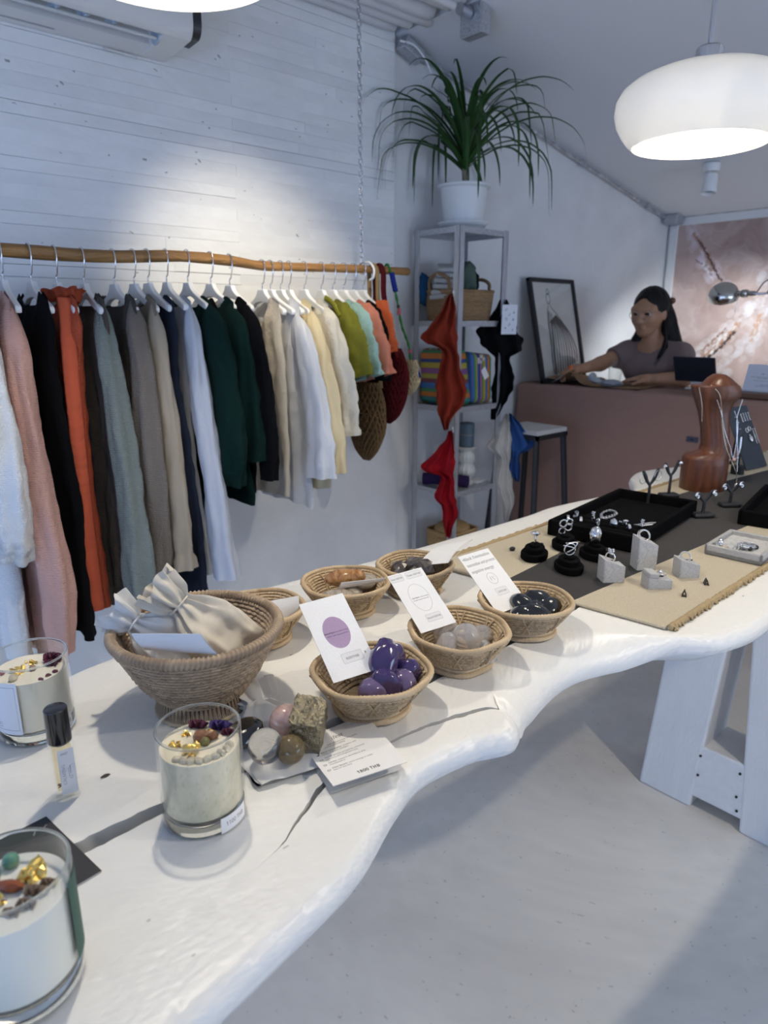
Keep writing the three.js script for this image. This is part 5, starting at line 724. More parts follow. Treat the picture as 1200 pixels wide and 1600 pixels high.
// ---------------------------------------------------------------- table runner and jewellery displays
const RUG = TOP + 0.0055;
{
  const weave = (a, b, s) => dataTex(256, 256, (u, v, i, j) => { const w = ((i >> 2) + (j >> 2)) % 2, k = clamp(0.5 + tileNoise(u, v, 60, s, 3) * 0.9 + (w ? 0.16 : -0.16), 0, 1); return [0, 1, 2].map((c) => lerp(a[c], b[c], k)); }, true);
  M.jute = std({ map: rep(weave([0.74, 0.68, 0.57], [0.91, 0.87, 0.78], 81), 12, 12), roughness: 0.95, bumpMap: rep(fabricBump, 14, 14), bumpScale: 0.0012 });
  M.greyWool = std({ map: rep(weave([0.17, 0.165, 0.165], [0.33, 0.32, 0.315], 85), 12, 12), roughness: 1, bumpMap: rep(fabricBump, 14, 14), bumpScale: 0.0012 });
  M.juteCord = std({ color: C('#a28d69'), roughness: 0.95, bumpMap: grainBump, bumpScale: 0.002 });
  M.velvet = phys({ color: lin(0.0035, 0.0035, 0.004), roughness: 1, specularIntensity: 0.15, sheen: 0.15, sheenColor: lin(0.03, 0.03, 0.036), sheenRoughness: 0.5, bumpMap: grainBump, bumpScale: 0.0006 });
  const con = dataTex(256, 256, (u, v) => { const k = 0.70 + tileNoise(u, v, 12, 91, 4) * 0.13 + (tileNoise(u, v, 80, 94, 2) > 0.40 ? -0.12 : 0); return [k, k * 0.995, k * 0.985]; }, true);
  M.concrete = std({ map: con, roughness: 0.85, bumpMap: grainBump, bumpScale: 0.0008 });
  const t = thing('table_runner', 'jute table runner with a charcoal stripe and fringed long edges', 'runner');
  const far = (x) => 1.345 - 0.012 * sstep(1, 1.8, x), near = (x) => 1.812 + 0.004 * Math.sin(x * 3), ga = (x) => interp([[0.95, 1.512], [1.15, 1.492], [1.6, 1.438], [1.9, 1.42], [2.75, 1.50]], x), gb = (x) => interp([[0.95, 1.645], [1.3, 1.658], [1.8, 1.675], [2.75, 1.70]], x);
  const x0 = (z) => 0.952 + (z - 1.385) * 0.14, strip = (A, B) => { const f = (y, up) => surf((u, v) => { const xr = lerp(1.0, 2.76, u), z = lerp(A(xr), B(xr), v), x = lerp(x0(z), 2.76, u); return [x, y + 0.0006 * noise(x * 20, z * 20), z]; }, 60, 8, false, [1.8, 0.3]); const top = f(RUG), a = flip(top); const edge = surf((u, v) => { const z = lerp(A(1), B(1), u); return [x0(z), lerp(TOP + 0.001, RUG, v), z]; }, 8, 1); return merge([a, edge]); };
  obj('jute_band', strip(far, ga), M.jute, t); obj('charcoal_band', strip(ga, gb), M.greyWool, t); obj('jute_band', strip(gb, near), M.jute, t);
  const along = (f) => { const p = []; for (let k = 0; k <= 40; k++) { const x = lerp(x0(f(1)), 2.76, k / 40); p.push([x, RUG - 0.001, f(x)]); } return p; };
  rnd = mulberry(3);
  for (const [f, s] of [[far, -1], [near, 1]]) {
    const tuft = []; const n = 260; for (let k = 0; k < n; k++) { const x = lerp(x0(f(1)), 2.7, (k + rnd()) / n), d = rr(0.004, 0.009); tuft.push(sweep([[x, RUG + 0.001, f(x) - s * 0.003], [x + rr(-0.006, 0.006), RUG + rr(0, 0.004), f(x) + s * d * 0.6], [x + rr(-0.008, 0.008), TOP + 0.0015, f(x) + s * d]], 0.0024, { seg: 4, n: 3, curve: true })); }
    obj('fringe', [sweep(along(f), 0.0058, { seg: 8, n: 420, flat: 1, wob: (k, a) => 1 + 0.25 * noise(k * 300, Math.cos(a) * 2, Math.sin(a) * 2) }), ...tuft], M.juteCord, t);
  }
  obj('whipped_end', sweep([1.35, 1.45, 1.55, 1.65, 1.75, 1.808].map((z) => [x0(z) - 0.001, TOP + 0.0036, z]), 0.0034, { seg: 6, n: 240, wob: (k) => 1 + 0.22 * Math.sin(k * 900) }), M.jute, t);
}
// rings: base torus plus a head
const RING = { r: 0.0092 };
function ringGeo(kind, seed = 1) {
  const T = (R, r, seg = 28) => new THREE.TorusGeometry(R, r, 8, seg);
  switch (kind) {
    case 'band': return warp(T(0.0092, 0.0014), (x, y, z) => [x, y, z * 2.6]);
    case 'open': return merge([new THREE.TorusGeometry(0.0105, 0.0016, 8, 28, 5.2).rotateZ(2.1), at(blob(0.0045, 2, 0.2, 2, seed, [1, 0.8, 1.6]), -0.006, 0.0095, 0)]);
    case 'trefoil': return merge([at(T(0.0062, 0.0014), 0.0045, 0.002, 0), at(T(0.0062, 0.0014), -0.0055, 0.0095, 0.002), at(T(0.0055, 0.0014), -0.005, -0.005, -0.002), at(T(0.0052, 0.0013), 0.0058, 0.0115, 0.001)]);
    case 'knot': return merge([T(0.0095, 0.0011), sweep([[-0.009, 0.012, 0.003], [0, 0.009, -0.004], [0.010, 0.011, 0.003], [0.004, 0.002, 0.004], [-0.006, -0.004, 0.002]], 0.0012, { seg: 6, n: 24 }), sweep([[-0.010, 0.006, -0.003], [0.002, 0.004, 0.004], [0.009, -0.004, 0]], 0.0011, { seg: 6, n: 18 })]);
    case 'dome': return merge([at(blob(0.0125, 3, 0.14, 2.2, seed, [0.85, 1.15, 0.75]), 0, 0.004, 0), T(0.0092, 0.0016)]);
    case 'wave': return merge([0, 1, 2].map((k) => at(warp(T(0.0090 + 0.0012 * k, 0.0011), (x, y, z) => [x, y, z + (k - 1) * 0.0022 + 0.0016 * Math.sin(Math.atan2(y, x) * 3 + k)]), 0, 0, 0)));
    case 'cluster': { const L = [T(0.0090, 0.0013)]; for (let k = 0; k < 9; k++) L.push(at(blob(0.0024, 1, 0.2, 2, k + seed), (k % 3 - 1) * 0.0038, 0.0078 + 0.0036 * Math.floor(k / 3), (k * 7 % 5 - 2) * 0.0012)); return merge(L); }
    default: return merge([T(0.0090, 0.0012), at(blob(0.0040, 2, 0.25, 2, seed, [1.2, 0.8, 1]), 0, 0.0098, 0)]);
  }
}
function ring(label, x, y, z, kind, ry, rx = 0, s = 1, group, seed = 1) { const m = obj('silver_ring', ringGeo(kind, seed), M.silver); m.position.set(x, y, z); m.rotation.set(rx, ry, 0, 'YXZ'); m.scale.setScalar(s); return tag(m, label, 'ring', group); }
const chain = (pts, r, n, amp = 0.35, f = 40) => sweep(pts, r, { seg: 6, n, wob: (k) => 1 + amp * Math.sin(k * 2 * PI * f) });
function chainLinks(pts, n, rl, rw) { const c = new THREE.CatmullRomCurve3(pts.map((p) => V(...p))), L = []; for (let k = 0; k < n; k++) { const p = c.getPoint((k + 0.5) / n), t = c.getTangent((k + 0.5) / n); const g = new THREE.TorusGeometry(rl, rw, 5, 12).scale(1.35, 1, 1).rotateX(k % 2 ? 1.2 : 0.3).rotateY(-Math.atan2(t.z, t.x)); L.push(g.translate(p.x, p.y, p.z)); } return merge(L); }
// velvet tray
function velvetTray(label, x, z, turn, L, W, h) {
  const t = thing('velvet_tray', label, 'tray', [x, RUG + 0.0005, z], turn), w = 0.012;
  obj('floor', box(L - 0.01, 0.012, W - 0.01, 0, 0.006, 0, 0.003, 2), M.velvet, t);
  for (const s of [-1, 1]) { obj('side', box(L, h, w, 0, h / 2, s * (W / 2 - w / 2), 0.004, 2), M.velvet, t); obj('side', box(w, h, W - 0.002, s * (L / 2 - w / 2), h / 2, 0, 0.004, 2), M.velvet, t); }
  return t;
}
{
  const tray = velvetTray('black velvet tray of rings and bracelets on the charcoal stripe', 1.492, 1.468, 0.125, 0.405, 0.205, 0.036);
  for (let k = 0; k < 4; k++) obj('ring_roll', sweep([[-0.17 + k * 0.03, 0.014, -0.085], [-0.17 + k * 0.03, 0.014, 0.085]], 0.012, { seg: 10, n: 4 }), M.velvet, tray);
  const y = RUG + 0.027, g = 'silver rings in the velvet tray';
  [[1.345, 1.402, 'band', 0.7], [1.385, 1.398, 'wave', 0.9], [1.355, 1.430, 'band', 0.6], [1.395, 1.438, 'cluster', 0.8], [1.360, 1.470, 'knot', 0.5], [1.375, 1.502, 'dome', 1.0], [1.405, 1.512, 'open', 0.9], [1.382, 1.535, 'band', 0.8], [1.418, 1.548, 'cluster', 0.5]].forEach(([x, z, k, a], i) => ring(i === 5 ? 'broad domed silver ring in the velvet tray' : 'slim silver ' + ['band by the tray corner', 'layered ring behind the corner band', 'band in front of the layered ring', 'ring with bubbled top near the link bracelet', 'crossed wire ring before the bubbled one', '', 'open ring beside the domed one', 'band beside the curb bracelet', 'bubbled ring at the curb bracelet end'][i] + ' in the velvet tray', x, y, z, k, a, 0, 0.95, i === 5 ? undefined : g, i));
  const b1 = thing('chain_bracelet', 'looped silver link bracelet in the velvet tray', 'bracelet', [1.46, RUG + 0.0165, 1.425]);
  obj('links', chainLinks([[-0.05, 0, 0.02], [-0.02, 0.001, 0.008], [0.02, 0.001, -0.014], [0.055, 0.001, -0.012], [0.05, 0.001, 0.008], [0.01, 0.001, 0.016], [-0.03, 0.003, 0.014]], 38, 0.0036, 0.0010), M.silver, b1);
  const b2 = thing('chain_bracelet', 'doubled silver curb bracelet in the velvet tray', 'bracelet', [1.462, RUG + 0.0165, 1.520]);
  obj('links', chainLinks([[-0.04, 0.001, -0.010], [-0.01, 0.001, 0.004], [0.02, 0.002, 0.018], [0.026, 0.002, 0.026], [0.006, 0.002, 0.016], [-0.03, 0.002, 0.004]], 54, 0.0032, 0.0012), M.silver, b2);
  const p = obj('silver_pendant', box(0.022, 0.003, 0.014, 0, 0, 0, 0.001), M.silver); p.position.set(1.432, RUG + 0.016, 1.490); p.rotation.set(0.3, 0.5, 0.2); tag(p, 'flat silver rectangle pendant in the velvet tray', 'pendant');
  const tray2 = velvetTray('black velvet tray standing behind the concrete tray', 1.875, 1.722, 0.18, 0.34, 0.21, 0.036);
  ring('small silver ring in the far velvet tray', 1.80, y, 1.72, 'plain', 0.5, 0, 0.8, 'rings in the far velvet tray'); ring('small silver ring in the far velvet tray', 1.86, y, 1.72, 'band', 0.7, 0, 0.8, 'rings in the far velvet tray'); ring('small silver ring in the far velvet tray', 1.93, y, 1.715, 'plain', 0.9, 0, 0.8, 'rings in the far velvet tray');
  const card = obj('display_card', box(0.12, 0.0015, 0.08, 0, 0, 0), std({ color: lin(0.5, 0.53, 0.57), roughness: 0.4 })); card.position.set(2.07, RUG + 0.0375, 1.685); card.rotation.y = 0.18; tag(card, 'pale grey card resting on the far velvet tray', 'card');
}
// tiered velvet ring stands
{
  const tier = (w, d, h, y) => { const s = new THREE.Shape(), n = 40; for (let k = 0; k <= n; k++) { const a = k / n * 2 * PI, c = Math.cos(a), q = Math.sin(a), m = 1 + 0.05 * Math.cos(a * 4), px = Math.sign(c) * Math.pow(Math.abs(c), 0.75) * w / 2 * m, py = Math.sign(q) * Math.pow(Math.abs(q), 0.75) * d / 2 * m; k ? s.lineTo(px, py) : s.moveTo(px, py); } return extrude(s, h - 0.005, 0.0025, [], 3).rotateX(-PI / 2).translate(0, y + 0.0025, 0); };
  [[1.128, 1.466, 'open', 'velvet ring stand with an open silver ring, by a black bead', 'open silver ring with a hammered end on a velvet stand', 0.6, 1.25], [1.232, 1.470, 'trefoil', 'velvet ring stand with a ring of linked circles, against the tray', 'silver ring of linked circles on a velvet stand', -0.6, 1.25], [1.118, 1.555, 'knot', 'velvet ring stand with a crossed wire ring on the charcoal stripe', 'crossed silver wire ring on a velvet stand', -0.5, 1.25], [1.222, 1.548, 'dome', 'velvet ring stand with a big domed ring beside the tall concrete block', 'big domed silver ring on a velvet stand', -0.2, 1.3]].forEach(([x, z, k, l1, l2, a, s], i) => {
    const t = thing('velvet_ring_stand', l1, 'ring stand', [x, RUG + 0.0005, z], 0.2 * (i - 1.5) + 0.75);
    obj('base_tier', tier(0.072, 0.052, 0.014, 0), M.velvet, t); obj('middle_tier', tier(0.054, 0.038, 0.012, 0.013), M.velvet, t); obj('top_tier', tier(0.030, 0.020, 0.007, 0.024), M.velvet, t);
    ring(l2, x, RUG + 0.031 + 0.0095 * s, z, k, a, 0, s, undefined, i + 3);
  });
}
// concrete blocks with rings, concrete tray
{
  const block = (label, x, z, turn, w, d, h0, h1, kind, rl, rs = 1, seed = 1, step = 0) => {
    const t = thing('concrete_block', label, 'ring stand', [x, RUG + 0.0004, z], turn); const g = new RoundedBoxGeometry(w, 1, d, 2, 0.0035), p = g.attributes.position;
    for (let i = 0; i < p.count; i++) { const u = p.getX(i) / w + 0.5, top = lerp(h0, h1, u); p.setY(i, (p.getY(i) + 0.5) * top); } g.computeVertexNormals(); obj('block', g, M.concrete, t);
    obj('ring_slot', box(w * 0.5, 0.002, 0.003, 0, (h0 + h1) / 2 + 0.0002, 0), M.black, t);
    if (step) { const q = new RoundedBoxGeometry(w * 0.42, 0.010, d * 0.96, 2, 0.003); obj('raised_end', at(q, -w * 0.27, h0 + 0.003, 0, 0, 0, -0.12), M.concrete, t); }
    const c = Math.cos(turn), s = Math.sin(turn), off = step ? 0.008 : -0.004; ring(rl, x + off * c, RUG + lerp(h0, h1, 0.5) + (step ? 0.006 : 0.0078 * rs), z - off * s, kind, turn - 0.8, step ? 0.9 : 0, rs, undefined, seed);
  };
  block('slanted concrete block with a clustered ring, on the charcoal stripe edge', 1.132, 1.638, -0.68, 0.042, 0.034, 0.046, 0.030, 'cluster', 'clustered silver ring on a slanted concrete block', 1.0, 5);
  block('tallest concrete block of the four, topped with a chunky ring', 1.240, 1.646, -0.68, 0.040, 0.036, 0.066, 0.050, 'wave', 'chunky layered silver ring on the tallest concrete block', 1.1, 6);
  block('low stepped concrete block with a slim ring lying on it', 1.165, 1.712, -0.68, 0.046, 0.034, 0.022, 0.016, 'plain', 'slim silver ring leaning on the low concrete block', 0.9, 7, 1);
  block('slanted concrete block with a twisted ring, beside a folded black tag', 1.262, 1.722, -0.68, 0.040, 0.034, 0.036, 0.024, 'wave', 'twisted silver ring on a slanted concrete block', 0.95, 8);
  const t = thing('concrete_tray', 'flat concrete tray holding a bracelet and small jewels', 'tray', [1.492, RUG + 0.0004, 1.742], 0.06);
  obj('base', box(0.15, 0.012, 0.112, 0, 0.006, 0, 0.003, 2), M.concrete, t); for (const s of [-1, 1]) { obj('rim', box(0.15, 0.022, 0.008, 0, 0.011, s * 0.052, 0.003, 2), M.concrete, t); obj('rim', box(0.008, 0.022, 0.112, s * 0.071, 0.011, 0, 0.003, 2), M.concrete, t); }
  const y = RUG + 0.0125; ring('silver oval ring standing in the concrete tray', 1.440, y + 0.010, 1.712, 'band', 0.5, 0, 1.05); ring('flat silver ring with square head in the concrete tray', 1.444, y + 0.006, 1.742, 'cluster', 0.9, 0.8, 0.8);
  const b = thing('chain_bracelet', 'dark silver chain bracelet heaped in the concrete tray', 'bracelet', [1.475, y + 0.003, 1.752]); obj('links', chainLinks([[-0.02, 0.001, -0.01], [0.0, 0.004, -0.014], [0.02, 0.002, 0], [0.014, 0.003, 0.012], [-0.008, 0.004, 0.008], [-0.016, 0.006, -0.002], [0.004, 0.007, -0.006]], 40, 0.0036, 0.0012), M.steel, b);
  const be = [[1.432, 1.728, M.gold], [1.466, 1.762, M.black], [1.488, 1.766, M.black]]; be.forEach(([x, z, m], i) => { const o = obj('loose_bead', blob(0.0052, 2, 0.15, 2, i, [1, 0.8, 1]), m); o.position.set(x, y + 0.0042, z); tag(o, i ? 'small black bead in the concrete tray' : 'small yellow bead in the concrete tray', 'bead', i ? 'black beads in the concrete tray' : undefined); });
}
// Y-shaped earring stands
{
  const leaf = std({ color: lin(0.016, 0.017, 0.020), roughness: 0.5 });
  const stand = (label, x, z, h, turn, kind) => {
    const t = thing('earring_stand', label, 'earring stand', [x, RUG + 0.0004, z], turn), s = h / 0.108;
    obj('base', warp(new RoundedBoxGeometry(0.052, 0.011, 0.030, 4, 0.005), (a, b, c) => [a, b + 0.0056, c]), leaf, t);
    obj('post', sweep([[0, 0.009, 0], [0.001, 0.04 * s, 0], [0.001, 0.066 * s, 0]], (k) => 0.0042 - 0.0008 * k, { seg: 10 }), leaf, t);
    for (const d of [-1, 1]) { const tip = [d * 0.020, (d > 0 ? 0.108 : 0.1) * s, 0]; obj('arm', sweep([[0, 0.062 * s, 0], [d * 0.008, 0.074 * s, 0], [d * 0.013, 0.086 * s, 0], tip], (k) => 0.0036 + 0.0026 * Math.sin(k * PI) * k, { seg: 8, n: 16, flat: 0.6 }), leaf, t);
      if (kind === 'hoop') obj('hoop_earring', new THREE.TorusGeometry(0.0135, 0.0007, 6, 30).rotateY(0.5).translate(tip[0] - d * 0.001, tip[1] - 0.020, 0.002), M.silver, t); else obj('stud_earring', at(kind === 'big' ? merge([new THREE.TorusGeometry(0.0068, 0.0022, 8, 22), blob(0.004, 2, 0.2, 2, 3)]) : blob(0.0058, 2, 0.25, 2, d + 3), tip[0] + d * 0.002, tip[1] - 0.008, 0.006, 0, 0.4), M.silver, t); }
    return t;
  };
  stand('tall black earring stand with thin silver hoops beside the velvet tray', 1.672, 1.430, 0.106, -0.7, 'hoop');
  stand('tall black earring stand with silver studs in front of the wooden bust', 1.822, 1.414, 0.104, -0.6, 'stud');
  stand('short black earring stand with round silver earrings by the velvet tray corner', 1.690, 1.566, 0.070, -0.65, 'big');
  stand('short black earring stand with round silver earrings below the wooden bust', 1.843, 1.570, 0.068, -0.7, 'big');
}
// carved wooden necklace bust
{
  const wood = dataTex(256, 512, (u, v) => { const ringy = Math.sin((u * 5 + tileNoise(u, v * 0.3, 6, 101, 3) * 3) * 2 * PI), g = tileNoise(u, v, 60, 104, 2), k = 0.5 + 0.28 * ringy + g * 0.5; return [0.29 + k * 0.16, 0.155 + k * 0.10, 0.085 + k * 0.055]; }, true);
  const m = phys({ map: rep(wood, 1.2, 0.8), roughness: 0.42, clearcoat: 0.15, clearcoatRoughness: 0.3 });
  const t = thing('necklace_bust', 'carved dark wooden neck bust draped with fine necklaces', 'bust', [1.995, RUG, 1.432], -0.735);
  const q = 0.000242, S = [[0, -262, 246, 0.052], [0.02, -265, 250, 0.054], [0.075, -265, 250, 0.054], [0.092, -262, 248, 0.052], [0.102, -225, 245, 0.049], [0.112, -90, 240, 0.044], [0.13, -66, 236, 0.040], [0.176, -96, 212, 0.036], [0.222, -150, 196, 0.036], [0.248, -196, 222, 0.040], [0.268, -232, 288, 0.046], [0.285, -256, 292, 0.048], [0.298, -272, 262, 0.048], [0.301, -140, 240, 0.047], [0.318, -80, 150, 0.038], [0.328, -30, 90, 0.022], [0.330, 20, 40, 0.006]];
  const g = surf((u, v) => { const a = u * 2 * PI, f = v * (S.length - 1), i = Math.min(S.length - 2, Math.floor(f)), k = f - i, s = [0, 1, 2, 3].map((c) => lerp(S[i][c], S[i + 1][c], k)), cx = (s[1] + s[2]) / 2 * q, hw = (s[2] - s[1]) / 2 * q, c = Math.cos(a), n = Math.sin(a); return [cx + Math.sign(c) * Math.pow(Math.abs(c), 0.85) * hw, s[0], Math.sign(n) * Math.pow(Math.abs(n), 0.85) * s[3]]; }, 56, (S.length - 1) * 3, true, [1, 1]);
  obj('carved_bust', flip(g), m, t); obj('underside', cyl(0.05, 0.05, 0.002, 0, 0, 0, 24), m, t);
  const nm = std({ color: lin(0.72, 0.58, 0.42), metalness: 1, roughness: 0.25 });
  const neck = (pts, mat, r) => obj('necklace', chain(pts, r, 130, 0.4, 52), mat, t);
  neck([[-0.030, 0.302, 0.036], [-0.012, 0.28, 0.052], [0.004, 0.235, 0.045], [0.014, 0.19, 0.042], [0.030, 0.13, 0.047], [0.055, 0.075, 0.056], [0.068, 0.052, 0.052], [0.070, 0.028, 0.052]], nm, 0.0013);
  neck([[-0.028, 0.302, 0.034], [0.002, 0.23, 0.047], [0.022, 0.175, 0.043], [0.044, 0.125, 0.046], [0.052, 0.10, 0.049], [0.06, 0.15, 0.040], [0.058, 0.20, 0.036], [0.046, 0.23, 0.034]], M.silver, 0.0009);
  neck([[0.066, 0.262, 0.030], [0.056, 0.21, 0.034], [0.062, 0.15, 0.040], [0.066, 0.10, 0.048], [0.068, 0.06, 0.052]], M.silver, 0.0009);
  neck([[-0.062, 0.296, 0.036], [-0.05, 0.25, 0.040], [-0.042, 0.20, 0.036]], nm, 0.0008);
  obj('pendant', blob(0.0075, 2, 0.15, 2, 4, [1, 1.2, 0.7]).translate(0.070, 0.020, 0.056), M.silver, t); obj('pendant', blob(0.005, 2, 0.2, 2, 6, [1, 1, 0.6]).translate(0.055, 0.096, 0.052), std({ color: lin(0.7, 0.45, 0.38), roughness: 0.2 }), t);
}
// leaning earring board, black post, acrylic block
{
  const B = [[2.347, 1.021, 1.33], [2.475, 1.023, 1.346], [2.467, 0.828, 1.443], [2.338, 0.828, 1.427]];
  const tex = canvasTex(256, 400, (c) => { c.fillStyle = '#3b434c'; c.fillRect(0, 0, 256, 400); c.fillStyle = '#252b32'; for (let j = 0; j < 16; j++) for (let i = 0; i < 12; i++) c.fillRect(16 + i * 20, 40 + j * 22, 4, 4); });
  const o = V(...B[3]), ux = V(...B[2]).sub(o), uy = V(...B[0]).sub(o), n = ux.clone().cross(uy).normalize(), W = ux.length(), H = uy.length();
  const t = thing('earring_board', 'dark slate earring board leaning with rows of silver earrings', 'display board', B[3]);
  t.quaternion.setFromRotationMatrix(new THREE.Matrix4().makeBasis(ux.normalize(), uy.normalize(), n));
  obj('panel', box(W, H, 0.006, W / 2, H / 2, -0.003, 0.001), std({ map: tex, roughness: 0.8 }), t); obj('easel_leg', sweep([[W / 2, H * 0.75, -0.006], [W / 2, 0.004, -0.105]], 0.004, { seg: 6, n: 2 }), M.black, t);
  const E = [[0.50, 0.86, 'd'], [0.62, 0.87, 'd'], [0.74, 0.87, 'd'], [0.86, 0.87, 'd'], [0.22, 0.83, 's'], [0.24, 0.74, 's'], [0.22, 0.64, 's'], [0.55, 0.60, 'h'], [0.68, 0.62, 'h'], [0.60, 0.50, 'b'], [0.82, 0.60, 'l'], [0.92, 0.60, 'l']];
  for (const [u, v, k] of E) { const x = u * W, y = v * H, L = []; if (k === 'd') for (let i = 0; i < 5; i++) L.push(at(blob(0.0028, 1, 0.2, 2, i), x, y - i * 0.0062, 0.004)); else if (k === 's') L.push(at(blob(0.0020, 1, 0.2, 2, 1), x, y, 0.003), at(blob(0.0020, 1, 0.2, 2, 2), x + 0.008, y, 0.003)); else if (k === 'h') L.push(new THREE.TorusGeometry(0.0075, 0.0016, 6, 20).translate(x, y, 0.004)); else if (k === 'b') L.push(at(blob(0.0095, 2, 0.08, 2, 4, [1, 1.15, 0.5]), x, y - 0.01, 0.006), at(blob(0.003, 1, 0.1, 2, 1), x, y + 0.004, 0.004)); else for (let i = 0; i < 8; i++) L.push(at(blob(0.0024, 1, 0.3, 2, i + 4, [0.8, 1.3, 0.8]), x, y - i * 0.0068, 0.004)); obj('silver_earring', L, M.silver, t); }
  const p = thing('necklace_post', 'black octagonal post stand with thin rod before the earring board', 'jewellery stand', [2.275, RUG + 0.0004, 1.420]);
  obj('base', new THREE.CylinderGeometry(0.021, 0.021, 0.026, 8).translate(0, 0.013, 0), M.black, p); obj('rod', cyl(0.003, 0.0022, 0.10, 0.004, 0.026, 0, 8), M.black, p); obj('hanging_chain', [0, 1, 2].map((i) => chain([[-0.008 - i * 0.004, 0.122, 0.002], [-0.010 - i * 0.005, 0.09, 0.004], [-0.014 - i * 0.004, 0.066, 0.003]], 0.0010, 24, 0.4, 14)), M.silver, p); obj('cross_bar', sweep([[0.006, 0.124, 0], [-0.020, 0.120, 0.002]], 0.002, { seg: 6, n: 2 }), M.black, p);
  const a = thing('acrylic_block', 'clear acrylic block with a silver earring beside the black post', 'display block', [2.255, RUG + 0.0004, 1.372]);
  obj('block', box(0.035, 0.016, 0.03, 0, 0.008, 0, 0.001), phys({ color: lin(0.96, 0.97, 0.97), transmission: 1, thickness: 0.02, ior: 1.46, roughness: 0.03 }), a); obj('earring', [new THREE.TorusGeometry(0.008, 0.0022, 8, 22, 4.6).rotateZ(1.2).translate(0, 0.032, 0), box(0.006, 0.022, 0.004, 0.004, 0.026, 0, 0.001)], M.silver, a);
}
{ // little black tags and beads left on the runner
  const bead = (label, x, z, g) => { const o = obj('black_bead', blob(0.0058, 2, 0.15, 1.6, x * 9, [1.4, 0.75, 0.9]), M.black); o.position.set(x, RUG + 0.0045, z); tag(o, label, 'bead', g); };
  bead('black bead on the jute beside the open-ring stand', 1.130, 1.408); bead('black bead on the jute between two velvet ring stands', 1.198, 1.432); bead('black bead on the jute behind the velvet tray', 1.728, 1.478); bead('black bead on the runner in front of the earring board', 2.47, 1.462, 'beads below the earring board'); bead('black bead on the runner in front of the earring board', 2.52, 1.455, 'beads below the earring board'); bead('black bead on the runner in front of the earring board', 2.57, 1.448, 'beads below the earring board');
  const tagm = (label, x, z, r) => { const t = thing('folded_tag', label, 'tag', [x, RUG + 0.0004, z], r); obj('front_leaf', at(box(0.014, 0.011, 0.0008), 0, 0.005, 0.002, -0.35), M.black, t); obj('back_leaf', at(box(0.014, 0.011, 0.0008), 0, 0.005, -0.002, 0.35), M.black, t); };
  tagm('tiny folded black tag near the low concrete block', 1.158, 1.768, 0.4); tagm('tiny folded black tag near the twisted ring block', 1.243, 1.770, 0.6);
}
// ---------------------------------------------------------------- steel shelf, plant and its goods
const SH = { x0: 2.19, x1: 2.50, z0: 0.022, z1: 0.28, ys: [1.663, 1.295, 0.936, 0.561, 0.19] };
{
  const t = thing('steel_shelf', 'narrow galvanised steel shelf unit against the plaster wall', 'shelf');
  const ang = (x, z, sx, sz) => { const w = 0.03, k = 0.0018, h = 1.667; return merge([box(w, h, k, x + sx * w / 2, h / 2, z + sz * k / 2), box(k, h, w, x + sx * k / 2, h / 2, z + sz * w / 2)]); };
  for (const [x, sx] of [[SH.x0, 1], [SH.x1, -1]]) for (const [z, sz] of [[SH.z0, 1], [SH.z1, -1]]) obj('post', ang(x, z, sx, sz), M.galv, t);
  for (const y of SH.ys) { const w = SH.x1 - SH.x0 - 0.004, d = SH.z1 - SH.z0 - 0.004, cx = (SH.x0 + SH.x1) / 2, cz = (SH.z0 + SH.z1) / 2; obj('shelf_board', [box(w, 0.0015, d, cx, y, cz), box(w, 0.022, 0.0015, cx, y - 0.011, cz + d / 2), box(w, 0.022, 0.0015, cx, y - 0.011, cz - d / 2), box(0.0015, 0.022, d, cx - w / 2, y - 0.011, cz), box(0.0015, 0.022, d, cx + w / 2, y - 0.011, cz)], M.galv, t); }
}
